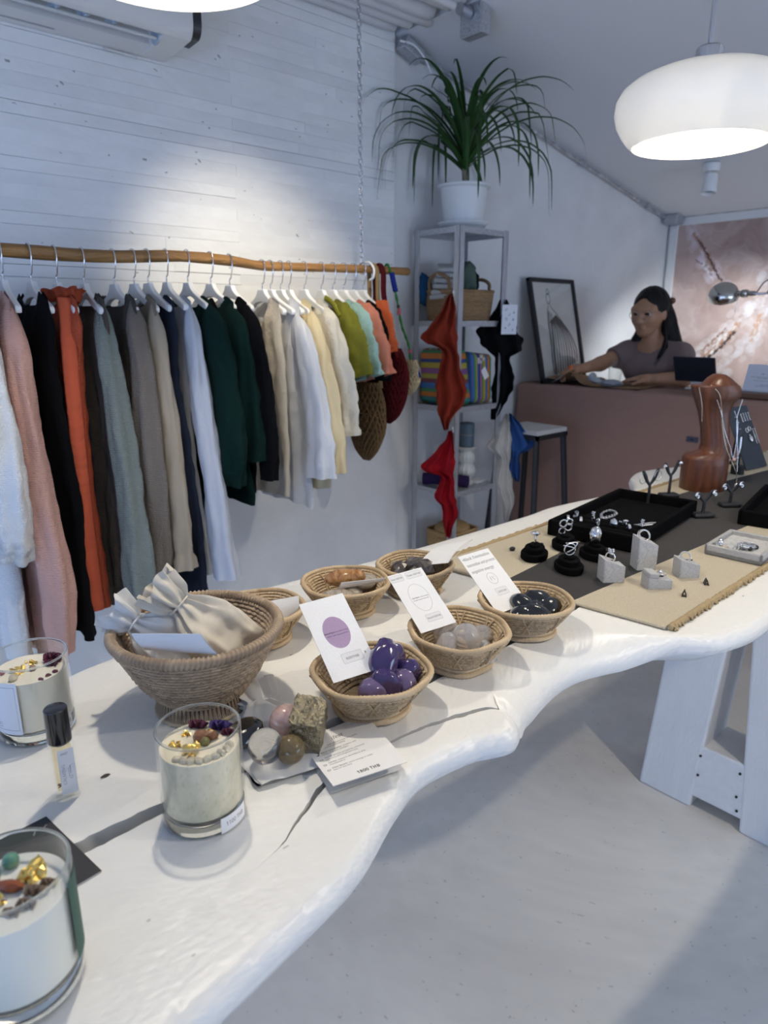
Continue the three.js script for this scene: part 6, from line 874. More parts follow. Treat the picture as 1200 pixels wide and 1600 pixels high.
// the potted dracaena
{
  const leafTex = dataTex(32, 256, (u, v) => { const m = Math.abs(u - 0.5), k = 0.75 + 0.25 * Math.sin(u * 60) * 0.4 + tileNoise(u, v, 10, 111, 2) * 0.3 - (m < 0.05 ? 0.12 : 0); return [0.20 * k + 0.02, 0.36 * k + 0.02, 0.16 * k + 0.01]; }, true);
  const leafM = phys({ map: leafTex, roughness: 0.42, side: THREE.DoubleSide, specularIntensity: 0.6 });
  const t = thing('potted_dracaena', 'potted dracaena with long arching strap leaves on top of the steel shelf', 'plant', [2.343, SH.ys[0] + 0.001, 0.158]);
  const pot = std({ color: lin(0.72, 0.74, 0.74), roughness: 0.45 });
  obj('saucer', lathe([[0, 0.001], [0.078, 0.001], [0.086, 0.006], [0.104, 0.030], [0.107, 0.032], [0.105, 0.027], [0.084, 0.005], [0, 0.004]], 48), pot, t);
  obj('pot', lathe([[0, 0.006], [0.072, 0.006], [0.077, 0.012], [0.098, 0.155], [0.099, 0.163], [0.109, 0.166], [0.112, 0.170], [0.112, 0.177], [0.107, 0.178], [0.100, 0.174], [0.095, 0.150], [0, 0.148]], 56), pot, t);
  obj('soil', cyl(0.094, 0.094, 0.004, 0, 0.15, 0, 32), std({ color: lin(0.05, 0.035, 0.025), roughness: 1, bumpMap: coarseBump, bumpScale: 0.006 }), t);
  obj('trunk', sweep([[0.0, 0.15, 0], [0.002, 0.2, 0.002], [-0.002, 0.25, 0.0], [-0.006, 0.33, 0]], (k) => 0.0135 - 0.002 * k, { seg: 12, n: 30, wob: (k) => 1 + 0.07 * Math.sin(k * 90) }), std({ color: lin(0.24, 0.20, 0.14), roughness: 0.9 }), t);
  rnd = mulberry(23);
  const NL = 62;
  for (let i = 0; i < NL; i++) {
    const age = i / NL, az = i * 2.399 + rr(-0.3, 0.3); // young leaves at the top stand up, old ones droop
    const L = lerp(0.34, 0.60, Math.sin(Math.min(1, age * 1.25) * PI * 0.62)) * rr(0.85, 1.12), w = lerp(0.012, 0.0145, rnd()), el0 = lerp(1.42, 0.62, age) + rr(-0.12, 0.12), droop = lerp(1.9, 3.9, age) * rr(0.8, 1.2);
    const y0 = lerp(0.33, 0.225, age), dx = Math.cos(az), dz = Math.sin(az), n = 16; let r = 0.004, y = y0, el = el0; const P = [];
    const kink = rnd() < 0.25 ? rr(0.5, 0.8) : 9;
    for (let k = 0; k <= n; k++) { let px = dx * r, pz = dz * r; const lim = -0.145; if (pz < lim) pz = lim + 0.02 * (1 - Math.exp((pz - lim) * 8)) * 0; P.push([px - 0.004, y, Math.max(pz, lim + 0.004 * k / n)]); const s = L / n; r += Math.cos(el) * s; y += Math.sin(el) * s; el -= droop / n * (0.25 + 1.5 * k / n) + (k / n > kink ? 0.55 : 0); if (k / n > kink) { if (el < -1.35) el = -1.35; } if (el < -1.5) el = -1.5; }
    const g = surf((u, v) => { const f = v * n, k = Math.min(n - 1, Math.floor(f)), q = f - k, p = [0, 1, 2].map((c) => lerp(P[k][c], P[k + 1][c], q)); const ww = w * Math.min(1, 0.55 + v * 4) * Math.pow(1 - v, 0.55) * (v > 0.97 ? 0.4 : 1), s = (u - 0.5) * 2; return [p[0] - dz * s * ww, p[1] + Math.abs(s) * ww * 0.45, p[2] + dx * s * ww]; }, 4, 24, false, [1, 1]);
    obj('leaf', g, leafM, t);
  }
}
// soft goods helper: rows of [y, left, right, half thickness] across the viewer-facing diagonal of the shelf corner
const DIAG = [0.742, 0, 0.67];
function hungCloth(name, label, category, base, rows, mat, seed, pleats = 9, amp = 0.012, parts) {
  const t = thing(name, label, category, [base[0], 0, base[1]]), asc = rows.slice().sort((a, b) => a[0] - b[0]), tb = (c) => asc.map((r) => [r[0], r[c]]), Lt = tb(1), Rt = tb(2), Tt = tb(3), y1 = asc[asc.length - 1][0], y0 = asc[0][0];
  const g = surf((u, v) => { const a = u * 2 * PI, y = lerp(y1, y0, v), l = interp(Lt, y), r = interp(Rt, y), th = interp(Tt, y), c = Math.cos(a), s = Math.sin(a), m = (l + r) / 2, h = (r - l) / 2; const sx = m + Math.sign(c) * Math.pow(Math.abs(c), 0.8) * h * (1 + 0.22 * noise(y * 26, seed, Math.sign(c) * 3)), d = s * th + amp * 1.5 * Math.sin(c * pleats + seed + 3 * noise(y * 7, seed)) * (0.4 + 0.6 * Math.abs(s)) + 0.018 * noise(sx * 34, y * 16, seed); const dn = [0.67, -0.742]; return [sx * DIAG[0] - d * dn[0], y + 0.006 * noise(sx * 40, y * 10, seed + 2), sx * DIAG[2] - d * dn[1]]; }, 72, 60, true, [1.2, 2.5]);
  obj('cloth', g, mat, t); if (parts) parts(t); return t;
}
{
  const rust = cloth('#8c3322', 'plain'), crim = cloth('#98141f', 'plain'), blk = cloth('#0d0e10', 'plain'), cream = cloth('#c9c4bb', 'plain'), blue = cloth('#34568f', 'plain');
  const ring = (y, s) => (t) => obj('hook_ring', new THREE.TorusGeometry(0.011, 0.0022, 8, 22, 4.9).rotateY(0.9).translate(DIAG[0] * s, y, DIAG[2] * s + 0.012), M.hanger, t);
  hungCloth('tied_wrap_top', 'rust red knotted wrap top hanging on the shelf post', 'top', [2.165, 0.308], [[1.40, -0.040, -0.026, 0.006], [1.34, -0.075, -0.012, 0.022], [1.28, -0.118, -0.008, 0.035], [1.235, -0.152, -0.005, 0.036], [1.205, -0.125, -0.003, 0.028], [1.185, -0.076, 0.0, 0.018], [1.15, -0.066, 0.008, 0.02], [1.08, -0.082, 0.02, 0.026], [1.0, -0.085, 0.042, 0.028], [0.94, -0.078, 0.022, 0.024], [0.9, -0.066, -0.018, 0.02], [0.85, -0.05, -0.03, 0.01]], rust, 2, 8, 0.010, ring(1.405, -0.033));
  hungCloth('tied_wrap_top', 'crimson knotted wrap top hanging below the rust one', 'top', [2.165, 0.308], [[0.845, -0.030, -0.012, 0.006], [0.80, -0.045, -0.006, 0.018], [0.74, -0.10, -0.004, 0.032], [0.69, -0.152, -0.003, 0.034], [0.666, -0.125, -0.003, 0.026], [0.65, -0.062, -0.002, 0.018], [0.60, -0.070, 0.002, 0.02], [0.555, -0.088, 0.004, 0.024], [0.52, -0.055, 0.016, 0.02], [0.47, -0.048, 0.018, 0.018], [0.42, -0.038, 0.0, 0.012], [0.37, -0.030, -0.010, 0.006]], crim, 5, 8, 0.010, ring(0.852, -0.021));
  hungCloth('black_wrap_top', 'black wrap top hanging on the right shelf post behind the paper notice', 'top', [2.53, 0.30], [[1.385, -0.06, -0.03, 0.006], [1.33, -0.085, 0.005, 0.02], [1.26, -0.15, 0.02, 0.03], [1.215, -0.14, 0.055, 0.03], [1.17, -0.11, 0.05, 0.026], [1.14, -0.07, 0.0, 0.018], [1.06, -0.075, 0.02, 0.022], [1.0, -0.078, 0.012, 0.02], [0.90, -0.08, -0.03, 0.014], [0.86, -0.08, -0.06, 0.006]], blk, 8, 8, 0.010);
  hungCloth('white_wrap_top', 'off-white wrap top hanging low on the right shelf post', 'top', [2.535, 0.312], [[0.885, -0.022, -0.012, 0.005], [0.82, -0.06, 0.004, 0.018], [0.74, -0.10, 0.012, 0.026], [0.71, -0.085, 0.010, 0.022], [0.685, -0.05, 0.006, 0.016], [0.60, -0.062, 0.018, 0.018], [0.52, -0.05, 0.03, 0.018], [0.46, -0.026, 0.034, 0.014], [0.40, -0.012, 0.02, 0.010], [0.36, 0.0, 0.01, 0.004]], cream, 11, 8, 0.009);
  hungCloth('blue_wrap_top', 'blue wrap top hanging beside the off-white one', 'top', [2.575, 0.335], [[0.885, -0.05, -0.04, 0.004], [0.84, -0.05, 0.0, 0.016], [0.78, -0.046, 0.055, 0.024], [0.745, -0.04, 0.085, 0.024], [0.72, -0.036, 0.05, 0.02], [0.69, -0.035, 0.01, 0.016], [0.64, -0.04, 0.014, 0.016], [0.59, -0.025, 0.012, 0.010], [0.565, 0.0, 0.01, 0.004]], blue, 14, 7, 0.009);
  const n = thing('paper_notice', 'white paper notice with small drawings taped to the shelf post', 'notice', [2.468, 1.302, 0.330], -0.6);
  obj('sheet', box(0.068, 0.124, 0.0008), std({ map: canvasTex(128, 240, (c) => { c.fillStyle = '#dfe1e6'; c.fillRect(0, 0, 128, 240); c.fillStyle = '#70747e'; const R = mulberry(3); for (const [x, y] of [[30, 40], [96, 60], [36, 110], [90, 120], [62, 80], [34, 190], [94, 196], [62, 160]]) for (let k = 0; k < 7; k++) c.fillRect(x - 9 + R() * 16, y - 14 + R() * 26, 2 + R() * 6, 2 + R() * 5); }), roughness: 0.8 }), n);
}
// wicker basket with two handles and its contents
function wickerBox(t, cx, cy, cz, w, h, d, mat, flare = 0.10) {
  const loop = (a, k) => { const c = Math.cos(a), s = Math.sin(a); return [Math.sign(c) * Math.pow(Math.abs(c), 0.32) * w / 2 * k, Math.sign(s) * Math.pow(Math.abs(s), 0.32) * d / 2 * k]; };
  const rows = 13; obj('woven_wall', surf((u, v) => { const a = u * 2 * PI, k = 1 - flare * (1 - v), row = Math.floor(v * rows), r = 0.0030 * Math.abs(Math.sin(v * rows * PI)) + 0.0022 * Math.sin(u * 90 * PI + row * PI), [x, z] = loop(a, k); const q = Math.hypot(x, z); return [cx + x * (1 + r / q), cy + h * v, cz + z * (1 + r / q)]; }, 200, rows * 5, true, [8, 2]), mat, t);
  const rim = []; for (let k = 0; k < 48; k++) { const [x, z] = loop(k / 48 * 2 * PI, 1); rim.push([cx + x, cy + h, cz + z]); } obj('rim', sweep(rim, 0.006, { seg: 8, n: 220, closed: true, wob: twist(80, 1, 0.15) }), mat, t);
  obj('bottom', box(w * (1 - flare) * 0.9, 0.004, d * (1 - flare) * 0.9, cx, cy + 0.003, cz), mat, t);
}
{
  const wick = std({ map: M.rattan.map, color: lin(0.80, 0.66, 0.48), roughness: 0.8, side: THREE.DoubleSide });
  const t = thing('wicker_basket', 'brown wicker basket with arched end handles on the second shelf', 'basket', [2.345, SH.ys[1] + 0.002, 0.148]);
  wickerBox(t, 0, 0, 0, 0.262, 0.122, 0.205, wick);
  obj('handle', sweep([[-0.128, 0.118, 0.058], [-0.134, 0.168, 0.052], [-0.137, 0.192, 0.0], [-0.134, 0.168, -0.052], [-0.128, 0.118, -0.058]], 0.0075, { seg: 10, n: 60, wob: (k) => 1 + 0.12 * Math.sin(k * 200) }), wick, t);
  obj('handle', sweep([[0.128, 0.118, 0.058], [0.134, 0.155, 0.052], [0.137, 0.176, 0.0], [0.134, 0.155, -0.052], [0.128, 0.118, -0.058]], 0.0075, { seg: 10, n: 60, wob: (k) => 1 + 0.12 * Math.sin(k * 200) }), wick, t);
  const cl = (name, label, cat, x, y, z, r, sq, mat, seed, rot) => { const m = obj(name, blob(r, 4, 0.30, 1.6, seed, sq), mat); m.position.set(x, y, z); m.rotation.set(...rot); return tag(m, label, cat); };
  const wt = thing('folded_towel', 'folded white pleated cloth stuffed in the wicker basket', 'cloth', [2.262, 1.40, 0.14], 0.3); for (let k = 0; k < 6; k++) obj('fold', at(warp(new RoundedBoxGeometry(0.12, 0.018, 0.10, 4, 0.008), (x, y, z) => [x, y + 0.004 * Math.sin(z * 50 + k), z]), 0.003 * k, 0.008 + k * 0.021, 0.002 * k, 0, 0.1 * k, 0.24), cloth('#cfd2d2', 'plain'), wt);
  cl('scarf_bundle', 'grey-green rolled scarf in the wicker basket', 'scarf', 2.356, 1.470, 0.165, 0.062, [0.85, 1.25, 0.8], cloth('#5f6f66', 'plain'), 5, [0.2, 0.4, 0.3]);
  cl('scarf_bundle', 'dark patterned scarf hanging over the wicker basket edge', 'scarf', 2.415, 1.445, 0.15, 0.04, [0.7, 1.5, 0.9], cloth('#1d2a25', 'plain'), 9, [0, 0, -0.4]);
  cl('blue_bundle', 'blue cloth tucked behind the white towel on the shelf', 'cloth', 2.222, 1.43, 0.055, 0.045, [0.7, 1.5, 0.6], cloth('#24527c', 'plain'), 12, [0, 0, 0.1]);
}
// striped woven bags on the third shelf
{
  const cols = ['#3f8a5a', '#c7752c', '#2a4a8c', '#b8a83c', '#8a5590', '#a89c40', '#7a3a48', '#3a6aa8', '#3f8a5a', '#c7752c', '#2f7a78'];
  const stripes = (vertical) => canvasTex(256, 256, (c, w) => { const R = mulberry(vertical ? 4 : 9); let p = 0, i = 0; const seq = vertical ? ['#3a62a8', '#3f8a52', '#b0a040', '#3a62a8', '#243c70', '#a0608c', '#5a8a44', '#a89c3c', '#3a62a8', '#c7752c', '#3f8a52', '#2a4a8c'] : cols; while (p < w) { const q = 14 + R() * 16; c.fillStyle = seq[i % seq.length]; vertical ? c.fillRect(p, 0, q + 1, w) : c.fillRect(0, p, w, q + 1); c.fillStyle = 'rgba(30,20,20,0.35)'; vertical ? c.fillRect(p, 0, 2, w) : c.fillRect(0, p, w, 2); p += q; i++; } });
  const mat = (v) => phys({ map: stripes(v), roughness: 0.38, bumpMap: rep(fabricBump, 6, 6), bumpScale: 0.0008 });
  const t = thing('striped_bag', 'woven plastic bag with horizontal rainbow stripes on the third shelf', 'bag', [2.255, SH.ys[2] + 0.001, 0.148]);
  obj('body', warp(new RoundedBoxGeometry(0.11, 0.25, 0.22, 8, 0.03), (x, y, z) => [x * (1 + 0.25 * noise(y * 9, z * 9, 1)) - 0.01 * Math.sin(y * 14), (y + 0.125) * 0.98 + 0.010 * noise(z * 12, x * 6), z * (1 - 0.12 * y / 0.12)]), mat(false), t);
  const s = thing('striped_bag', 'woven plastic bag with upright blue and green stripes and a white tag', 'bag', [2.395, SH.ys[2] + 0.001, 0.150]);
  obj('body', warp(new RoundedBoxGeometry(0.155, 0.23, 0.215, 8, 0.03), (x, y, z) => [x * (1 + 0.10 * noise(y * 9, z * 9, 4)) - 0.10 * Math.max(0, y) * Math.max(0, y) * 8, (y + 0.115) * 0.98 + 0.02 * noise(z * 9, x * 8, 3), z * (1 - 0.5 * Math.max(0, y))]), mat(true), s);
  obj('swing_tag', at(box(0.032, 0.05, 0.001), 0.012, 0.135, 0.106, -0.1, 0, 0.5), M.paper, s); obj('shell_cluster', [0, 1, 2, 3, 4].map((k) => at(blob(0.009, 1, 0.2, 2, k), -0.03 + 0.016 * (k % 3), 0.185 + 0.012 * (k >> 1), 0.10)), std({ color: lin(0.55, 0.5, 0.48), roughness: 0.5 }), s);
}
// lower shelves
{
  const y = SH.ys[3] + 0.001, cer = std({ color: lin(0.60, 0.60, 0.57), roughness: 0.4 });
  const t = thing('candlestick', 'white ribbed ceramic candlestick on the fourth shelf', 'candlestick', [2.375, y, 0.19]);
  const prof = [[0, 0], [0.038, 0], [0.040, 0.006], [0.028, 0.016], [0.026, 0.03], [0.040, 0.045], [0.046, 0.065], [0.038, 0.085], [0.027, 0.095], [0.034, 0.105], [0.042, 0.122], [0.036, 0.142], [0.028, 0.152], [0.036, 0.162], [0.048, 0.170], [0.048, 0.176], [0, 0.176]], rib = std({ color: lin(0.60, 0.60, 0.57), roughness: 0.4 });
  obj('turned_stem', warp(lathe(prof, 72), (px, py, pz) => { const a = Math.atan2(pz, px), k = 1 + 0.06 * Math.cos(a * 14) * Math.exp(-(((py - 0.095) / 0.06) ** 2)); return [px * k, py, pz * k]; }), rib, t);
  const c = thing('pillar_candle', 'slate blue pillar candle standing on the white candlestick', 'candle', [2.375, y + 0.177, 0.19]);
  obj('wax', lathe([[0, 0], [0.032, 0], [0.034, 0.004], [0.034, 0.104], [0.032, 0.108], [0, 0.104]], 36), std({ color: lin(0.07, 0.11, 0.15), roughness: 0.5 }), c); obj('wick', cyl(0.001, 0.001, 0.01, 0, 0.104, 0, 6), M.black, c); obj('twine', sweep([0, 1, 2, 3, 4, 5, 6, 7].map((k) => [Math.cos(k / 8 * 2 * PI) * 0.0348, 0.055, Math.sin(k / 8 * 2 * PI) * 0.0348]), 0.0012, { seg: 5, n: 30, closed: true }), M.juteCord, c);
  const p = thing('purple_roll', 'dark purple rolled cloth lying on the fourth shelf', 'cloth', [2.262, y + 0.030, 0.16]); obj('roll', sweep([[-0.052, 0, -0.085], [-0.01, 0.002, -0.02], [0.03, 0, 0.05], [0.05, 0, 0.10]], 0.028, { seg: 16, n: 24, flat: 0.85, wob: (k, a) => 1 + 0.10 * noise(k * 8, Math.cos(a) * 2, Math.sin(a) * 2) }), cloth('#35264a', 'plain'), p);
  const w = thing('card_stack', 'small stack of white cards at the end of the fourth shelf', 'card', [2.446, y, 0.17], 0.1); for (let k = 0; k < 3; k++) obj('card', at(box(0.075, 0.003, 0.11), 0, 0.0018 + k * 0.0032, 0, 0, 0.05 * k), M.paper, w);
  const b = thing('straw_bag', 'tan woven straw bag on the lowest shelf', 'bag', [2.335, SH.ys[4] + 0.002, 0.152]); wickerBox(b, 0, 0, 0, 0.20, 0.15, 0.17, std({ map: M.straw.map, color: lin(0.75, 0.64, 0.45), roughness: 0.85, side: THREE.DoubleSide }), 0.05); obj('flap', warp(new THREE.SphereGeometry(0.095, 24, 12, 0, 2 * PI, 0, PI / 2), (x, q, z) => [x, 0.148 + q * 0.45, z * 0.85]), std({ map: M.straw.map, color: lin(0.75, 0.64, 0.45), roughness: 0.85, side: THREE.DoubleSide }), b);
}
// ---------------------------------------------------------------- counter, stool, picture, person, desk things
const CT = 0.985;
{
  const pink = dataTex(512, 512, (u, v) => { const k = 0.5 + tileNoise(u, v, 5, 121, 4) * 0.5, q = tileNoise(u, v, 50, 124, 2) * 0.02; return [0.585 + k * 0.05 + q, 0.455 + k * 0.045 + q, 0.405 + k * 0.04 + q]; }, true);
  M.pinkPlaster = std({ map: pink, roughness: 0.75, bumpMap: coarseBump, bumpScale: 0.003 });
  const t = thing('plaster_counter', 'dusty pink rounded plaster sales counter against the wall', 'counter');
  obj('front_panel', box(0.14, CT - 0.002, 2.3, 3.04, (CT - 0.002) / 2, 1.155, 0.02, 3), M.pinkPlaster, t); obj('worktop', box(0.37, 0.06, 2.3, 3.245, CT - 0.032, 1.155, 0.004, 2), M.pinkPlaster, t);
  obj('end_panel', box(0.4, CT - 0.06, 0.08, 3.22, (CT - 0.06) / 2, 2.26, 0.01), M.pinkPlaster, t);
  const p = thing('wall_socket', 'small dark socket plate on the pink counter front', 'socket', [2.966, 0.80, 0.965]); obj('plate', box(0.008, 0.022, 0.05, 0, 0, 0, 0.002), std({ color: lin(0.06, 0.065, 0.10), roughness: 0.5 }), p); obj('slot', box(0.002, 0.006, 0.012, -0.005, 0, 0), M.black, p);
  const c = thing('back_cabinet', 'low white cabinet under the marble mural', 'cabinet', [4.25, 0, 1.7]); obj('carcass', box(0.46, 0.86, 1.5, 0, 0.43, 0, 0.004), M.white, c); obj('worktop', box(0.5, 0.03, 1.54, -0.01, 0.876, 0, 0.004), M.white, c); for (let k = 0; k < 3; k++) { const d = obj('door', box(0.018, 0.78, 0.48, -0.24, 0.43, -0.5 + k * 0.5, 0.003), M.white, c); obj('knob', at(new THREE.SphereGeometry(0.012, 12, 8), -0.258, 0.6, -0.32 + k * 0.5), M.steel, d); }
}
function barStool(label, x, z, h, turn) {
  const t = thing('bar_stool', label, 'stool', [x, 0, z], turn), s = 0.105, f = 0.155;
  obj('seat', box(0.235, 0.022, 0.235, 0, h - 0.011, 0, 0.004, 2), std({ color: lin(0.62, 0.60, 0.56), roughness: 0.6, bumpMap: grainBump, bumpScale: 0.001 }), t);
  obj('seat_frame', [box(0.24, 0.022, 0.018, 0, h - 0.033, 0.111), box(0.24, 0.022, 0.018, 0, h - 0.033, -0.111), box(0.018, 0.022, 0.24, 0.111, h - 0.033, 0), box(0.018, 0.022, 0.24, -0.111, h - 0.033, 0)], M.black, t);
  for (const a of [-1, 1]) for (const b of [-1, 1]) obj('leg', sweep([[a * s, h - 0.03, b * s], [a * f, 0, b * f]], 0.017, { seg: 4, n: 2, curve: false }), M.black, t);
  const q = lerp(f, s, 0.3), yq = h * 0.3; obj('footrest', [[[q, yq, q], [-q, yq, q]], [[q, yq, -q], [-q, yq, -q]], [[q, yq, q], [q, yq, -q]], [[-q, yq, q], [-q, yq, -q]]].map((e) => sweep(e, 0.010, { seg: 4, n: 2, curve: false })), M.black, t);
  return t;
}
barStool('black-framed bar stool with pale seat in front of the pink counter', 2.70, 0.315, 0.812, 0.0);
barStool('black-framed stool the woman sits on behind the counter', 3.62, 0.475, 0.64, 0.1);
{ // framed ink drawing leaning on the wall
  const tex = canvasTex(420, 560, (c, w, h) => {
    c.fillStyle = '#c9c6bd'; c.fillRect(0, 0, w, h); c.strokeStyle = '#26241f'; c.lineCap = 'round';
    const R = mulberry(17), line = (p, lw) => { c.lineWidth = lw; c.beginPath(); c.moveTo(...p[0]); for (let i = 1; i < p.length - 1; i++) c.quadraticCurveTo(p[i][0], p[i][1], (p[i][0] + p[i + 1][0]) / 2, (p[i][1] + p[i + 1][1]) / 2); c.lineTo(...p[p.length - 1]); c.stroke(); };
    c.beginPath(); c.lineWidth = 4; c.ellipse(158, 96, 20, 28, 0.1, 0, 7); c.stroke(); c.beginPath(); c.ellipse(160, 58, 12, 16, 0, 0, 7); c.stroke(); line([[150, 124], [148, 146], [138, 160]], 4); line([[168, 124], [172, 146], [188, 156]], 4);
    line([[138, 158], [124, 230], [128, 330], [120, 430], [118, 520]], 6); line([[188, 156], [250, 200], [320, 290], [366, 400], [380, 470]], 5);
    for (let k = 0; k < 10; k++) { const x1 = 140 + k * 26, y1 = 532 - k * 8; line([[150 + k * 7, 230 - k * 4], [170 + k * 17, 250 + k * 2], [x1 + 14, 330 + k * 6], [x1 + 10, 440], [x1, y1]], 7 + 5 * R()); }
    for (let k = 0; k < 4; k++) { const x = 118 + k * 11; line([[x + 26, 168 + k * 6], [x + 10, 250], [x + 16, 330], [x - 2, 430], [x + 2, 530]], 4 + 3 * R()); }
  });
  const wdt = 0.40, hgt = 0.535, lean = 0.24, t = thing('framed_drawing', 'black-framed ink drawing of a figure in a striped gown', 'picture', [3.18, CT + 0.002, 0.160]); t.rotation.set(-lean, 0, 0);
  obj('frame', [box(wdt, 0.02, 0.024, 0, 0.01, 0, 0.002), box(wdt, 0.02, 0.024, 0, hgt - 0.01, 0, 0.002), box(0.02, hgt, 0.024, -wdt / 2 + 0.01, hgt / 2, 0, 0.002), box(0.02, hgt, 0.024, wdt / 2 - 0.01, hgt / 2, 0, 0.002)], M.black, t);
  obj('drawing', box(wdt - 0.03, hgt - 0.03, 0.004, 0, hgt / 2, -0.002), std({ map: tex, roughness: 0.85 }), t); obj('glazing', box(wdt - 0.03, hgt - 0.03, 0.002, 0, hgt / 2, 0.004), phys({ color: 0xffffff, transmission: 1, roughness: 0, thickness: 0, ior: 1.5 }), t);
}
// ---- person behind the counter
const cap3 = (p, a, b, ra, rb) => { const ab = [b[0] - a[0], b[1] - a[1], b[2] - a[2]], ap = [p[0] - a[0], p[1] - a[1], p[2] - a[2]], h = clamp((ap[0] * ab[0] + ap[1] * ab[1] + ap[2] * ab[2]) / (ab[0] ** 2 + ab[1] ** 2 + ab[2] ** 2 + 1e-9), 0, 1); return Math.hypot(ap[0] - ab[0] * h, ap[1] - ab[1] * h, ap[2] - ab[2] * h) - lerp(ra, rb, h); };
const ell3 = (p, c, r) => { const x = (p[0] - c[0]) / r[0], y = (p[1] - c[1]) / r[1], z = (p[2] - c[2]) / r[2], k = Math.hypot(x, y, z); return (k - 1) * Math.min(...r); };
const smin = (a, b, k) => { const h = Math.max(k - Math.abs(a - b), 0) / k; return Math.min(a, b) - h * h * k * 0.25; };
function mcGeo(f, c, half, res) {
  const m = new MarchingCubes(res, undefined, false, false, 160000); m.isolation = 0; const q = res / 2; let i = 0;
  for (let z = 0; z < res; z++) for (let y = 0; y < res; y++) for (let x = 0; x < res; x++) m.field[i++] = -f([c[0] + (x - q) / q * half, c[1] + (y - q) / q * half, c[2] + (z - q) / q * half]);
  m.update(); const n = m.count, P = new Float32Array(n * 3), N = new Float32Array(n * 3);
  for (let k = 0; k < n; k++) { for (let a = 0; a < 3; a++) P[k * 3 + a] = c[a] + m.positionArray[k * 3 + a] * half; const v = V(m.normalArray[k * 3], m.normalArray[k * 3 + 1], m.normalArray[k * 3 + 2]).normalize(); N[k * 3] = v.x; N[k * 3 + 1] = v.y; N[k * 3 + 2] = v.z; }
  const g = new THREE.BufferGeometry(); g.setAttribute('position', new THREE.BufferAttribute(P, 3)); g.setAttribute('normal', new THREE.BufferAttribute(N, 3)); g.setAttribute('uv', new THREE.BufferAttribute(new Float32Array(n * 2), 2)); return g;
}
{
  const O = [3.5, 0, 0.475], t = thing('person', 'woman in a mauve t-shirt and glasses working behind the pink counter', 'person', O);
  // joints relative to O: x towards the wall behind her, z to the picture's right
  const SR = [0.0, 1.135, -0.150], ER = [-0.165, 1.075, -0.205], WR = [-0.345, 1.058, -0.205], SL = [0.0, 1.128, 0.160], EL = [-0.185, 1.028, 0.262], WL = [-0.275, 1.022, 0.135], NK = [0.0, 1.16, 0.0], NH = [-0.028, 1.262, -0.012];
  const torso = (p) => { const q = [p[0] * 1.25 - 0.01, p[1], p[2]]; let d = cap3(q, [0.01, 1.055, 0], [0.03, 0.80, 0], 0.120, 0.105); d = smin(d, cap3(q, [0.005, 1.125, -0.11], [0.005, 1.125, 0.115], 0.052, 0.052), 0.09); d = smin(d, ell3(q, [-0.085, 1.045, -0.055], [0.055, 0.055, 0.058]), 0.06); d = smin(d, ell3(q, [-0.085, 1.045, 0.06], [0.055, 0.055, 0.058]), 0.06); return smin(d, cap3(q, [0.05, 0.74, -0.05], [0.05, 0.74, 0.05], 0.125, 0.125), 0.08); };
  const arms = (p) => { let d = cap3(p, SR, ER, 0.046, 0.036); d = smin(d, cap3(p, ER, WR, 0.036, 0.024), 0.02); let e = cap3(p, SL, EL, 0.047, 0.037); e = smin(e, cap3(p, EL, WL, 0.037, 0.024), 0.02); return Math.min(d, e); };
  const legs = (p) => { let d = 9; for (const s of [-1, 1]) { d = Math.min(d, smin(cap3(p, [0.07, 0.735, s * 0.08], [-0.03, 0.70, s * 0.09], 0.085, 0.078), cap3(p, [-0.03, 0.70, s * 0.09], [0.0, 0.22, s * 0.09], 0.06, 0.04), 0.05)); d = Math.min(d, cap3(p, [0.0, 0.235, s * 0.09], [-0.14, 0.215, s * 0.10], 0.036, 0.026)); } return d; };
  const bodyF = (p) => { let d = torso(p); d = smin(d, arms(p), 0.045); d = smin(d, cap3(p, NK, NH, 0.052, 0.044), 0.05); return smin(d, legs(p), 0.04); };
  const body = mcGeo(bodyF, [-0.06, 0.70, 0.02], 0.66, 104);
  // head, built looking along +z and then turned
  const headF = (p) => { let d = ell3(p, [0, 0.022, -0.012], [0.072, 0.090, 0.088]); d = smin(d, ell3(p, [0, -0.035, 0.026], [0.056, 0.070, 0.056]), 0.05); d = smin(d, ell3(p, [0, -0.088, 0.050], [0.026, 0.022, 0.024]), 0.04); for (const s of [-1, 1]) { d = smin(d, ell3(p, [s * 0.036, -0.020, 0.058], [0.022, 0.022, 0.018]), 0.03); d = -smin(-d, ell3(p, [s * 0.031, 0.008, 0.089], [0.018, 0.012, 0.014]), 0.014); d = smin(d, ell3(p, [s * 0.073, -0.008, -0.012], [0.010, 0.030, 0.018]), 0.008); } d = smin(d, cap3(p, [0, 0.010, 0.078], [0, -0.028, 0.100], 0.007, 0.012), 0.014); d = smin(d, ell3(p, [0, -0.032, 0.092], [0.018, 0.009, 0.010]), 0.01); d = smin(d, cap3(p, [-0.014, -0.058, 0.079], [0.014, -0.058, 0.079], 0.007, 0.007), 0.010); d = smin(d, cap3(p, [-0.011, -0.068, 0.078], [0.011, -0.068, 0.078], 0.007, 0.007), 0.008); d = smin(d, cap3(p, [-0.05, 0.028, 0.062], [0.05, 0.028, 0.062], 0.012, 0.012), 0.03); return smin(d, cap3(p, [0, -0.055, -0.03], [0.0, -0.16, -0.045], 0.045, 0.046), 0.03); };
  const HP = V(-0.040, 1.335, -0.020), HQ = new THREE.Quaternion().setFromEuler(new THREE.Euler(0.16, -1.62, 0.0, 'YXZ')), HM = new THREE.Matrix4().compose(HP, HQ, V(1, 1, 1));
  const head = mcGeo(headF, [0, -0.02, 0], 0.17, 88).applyMatrix4(HM);
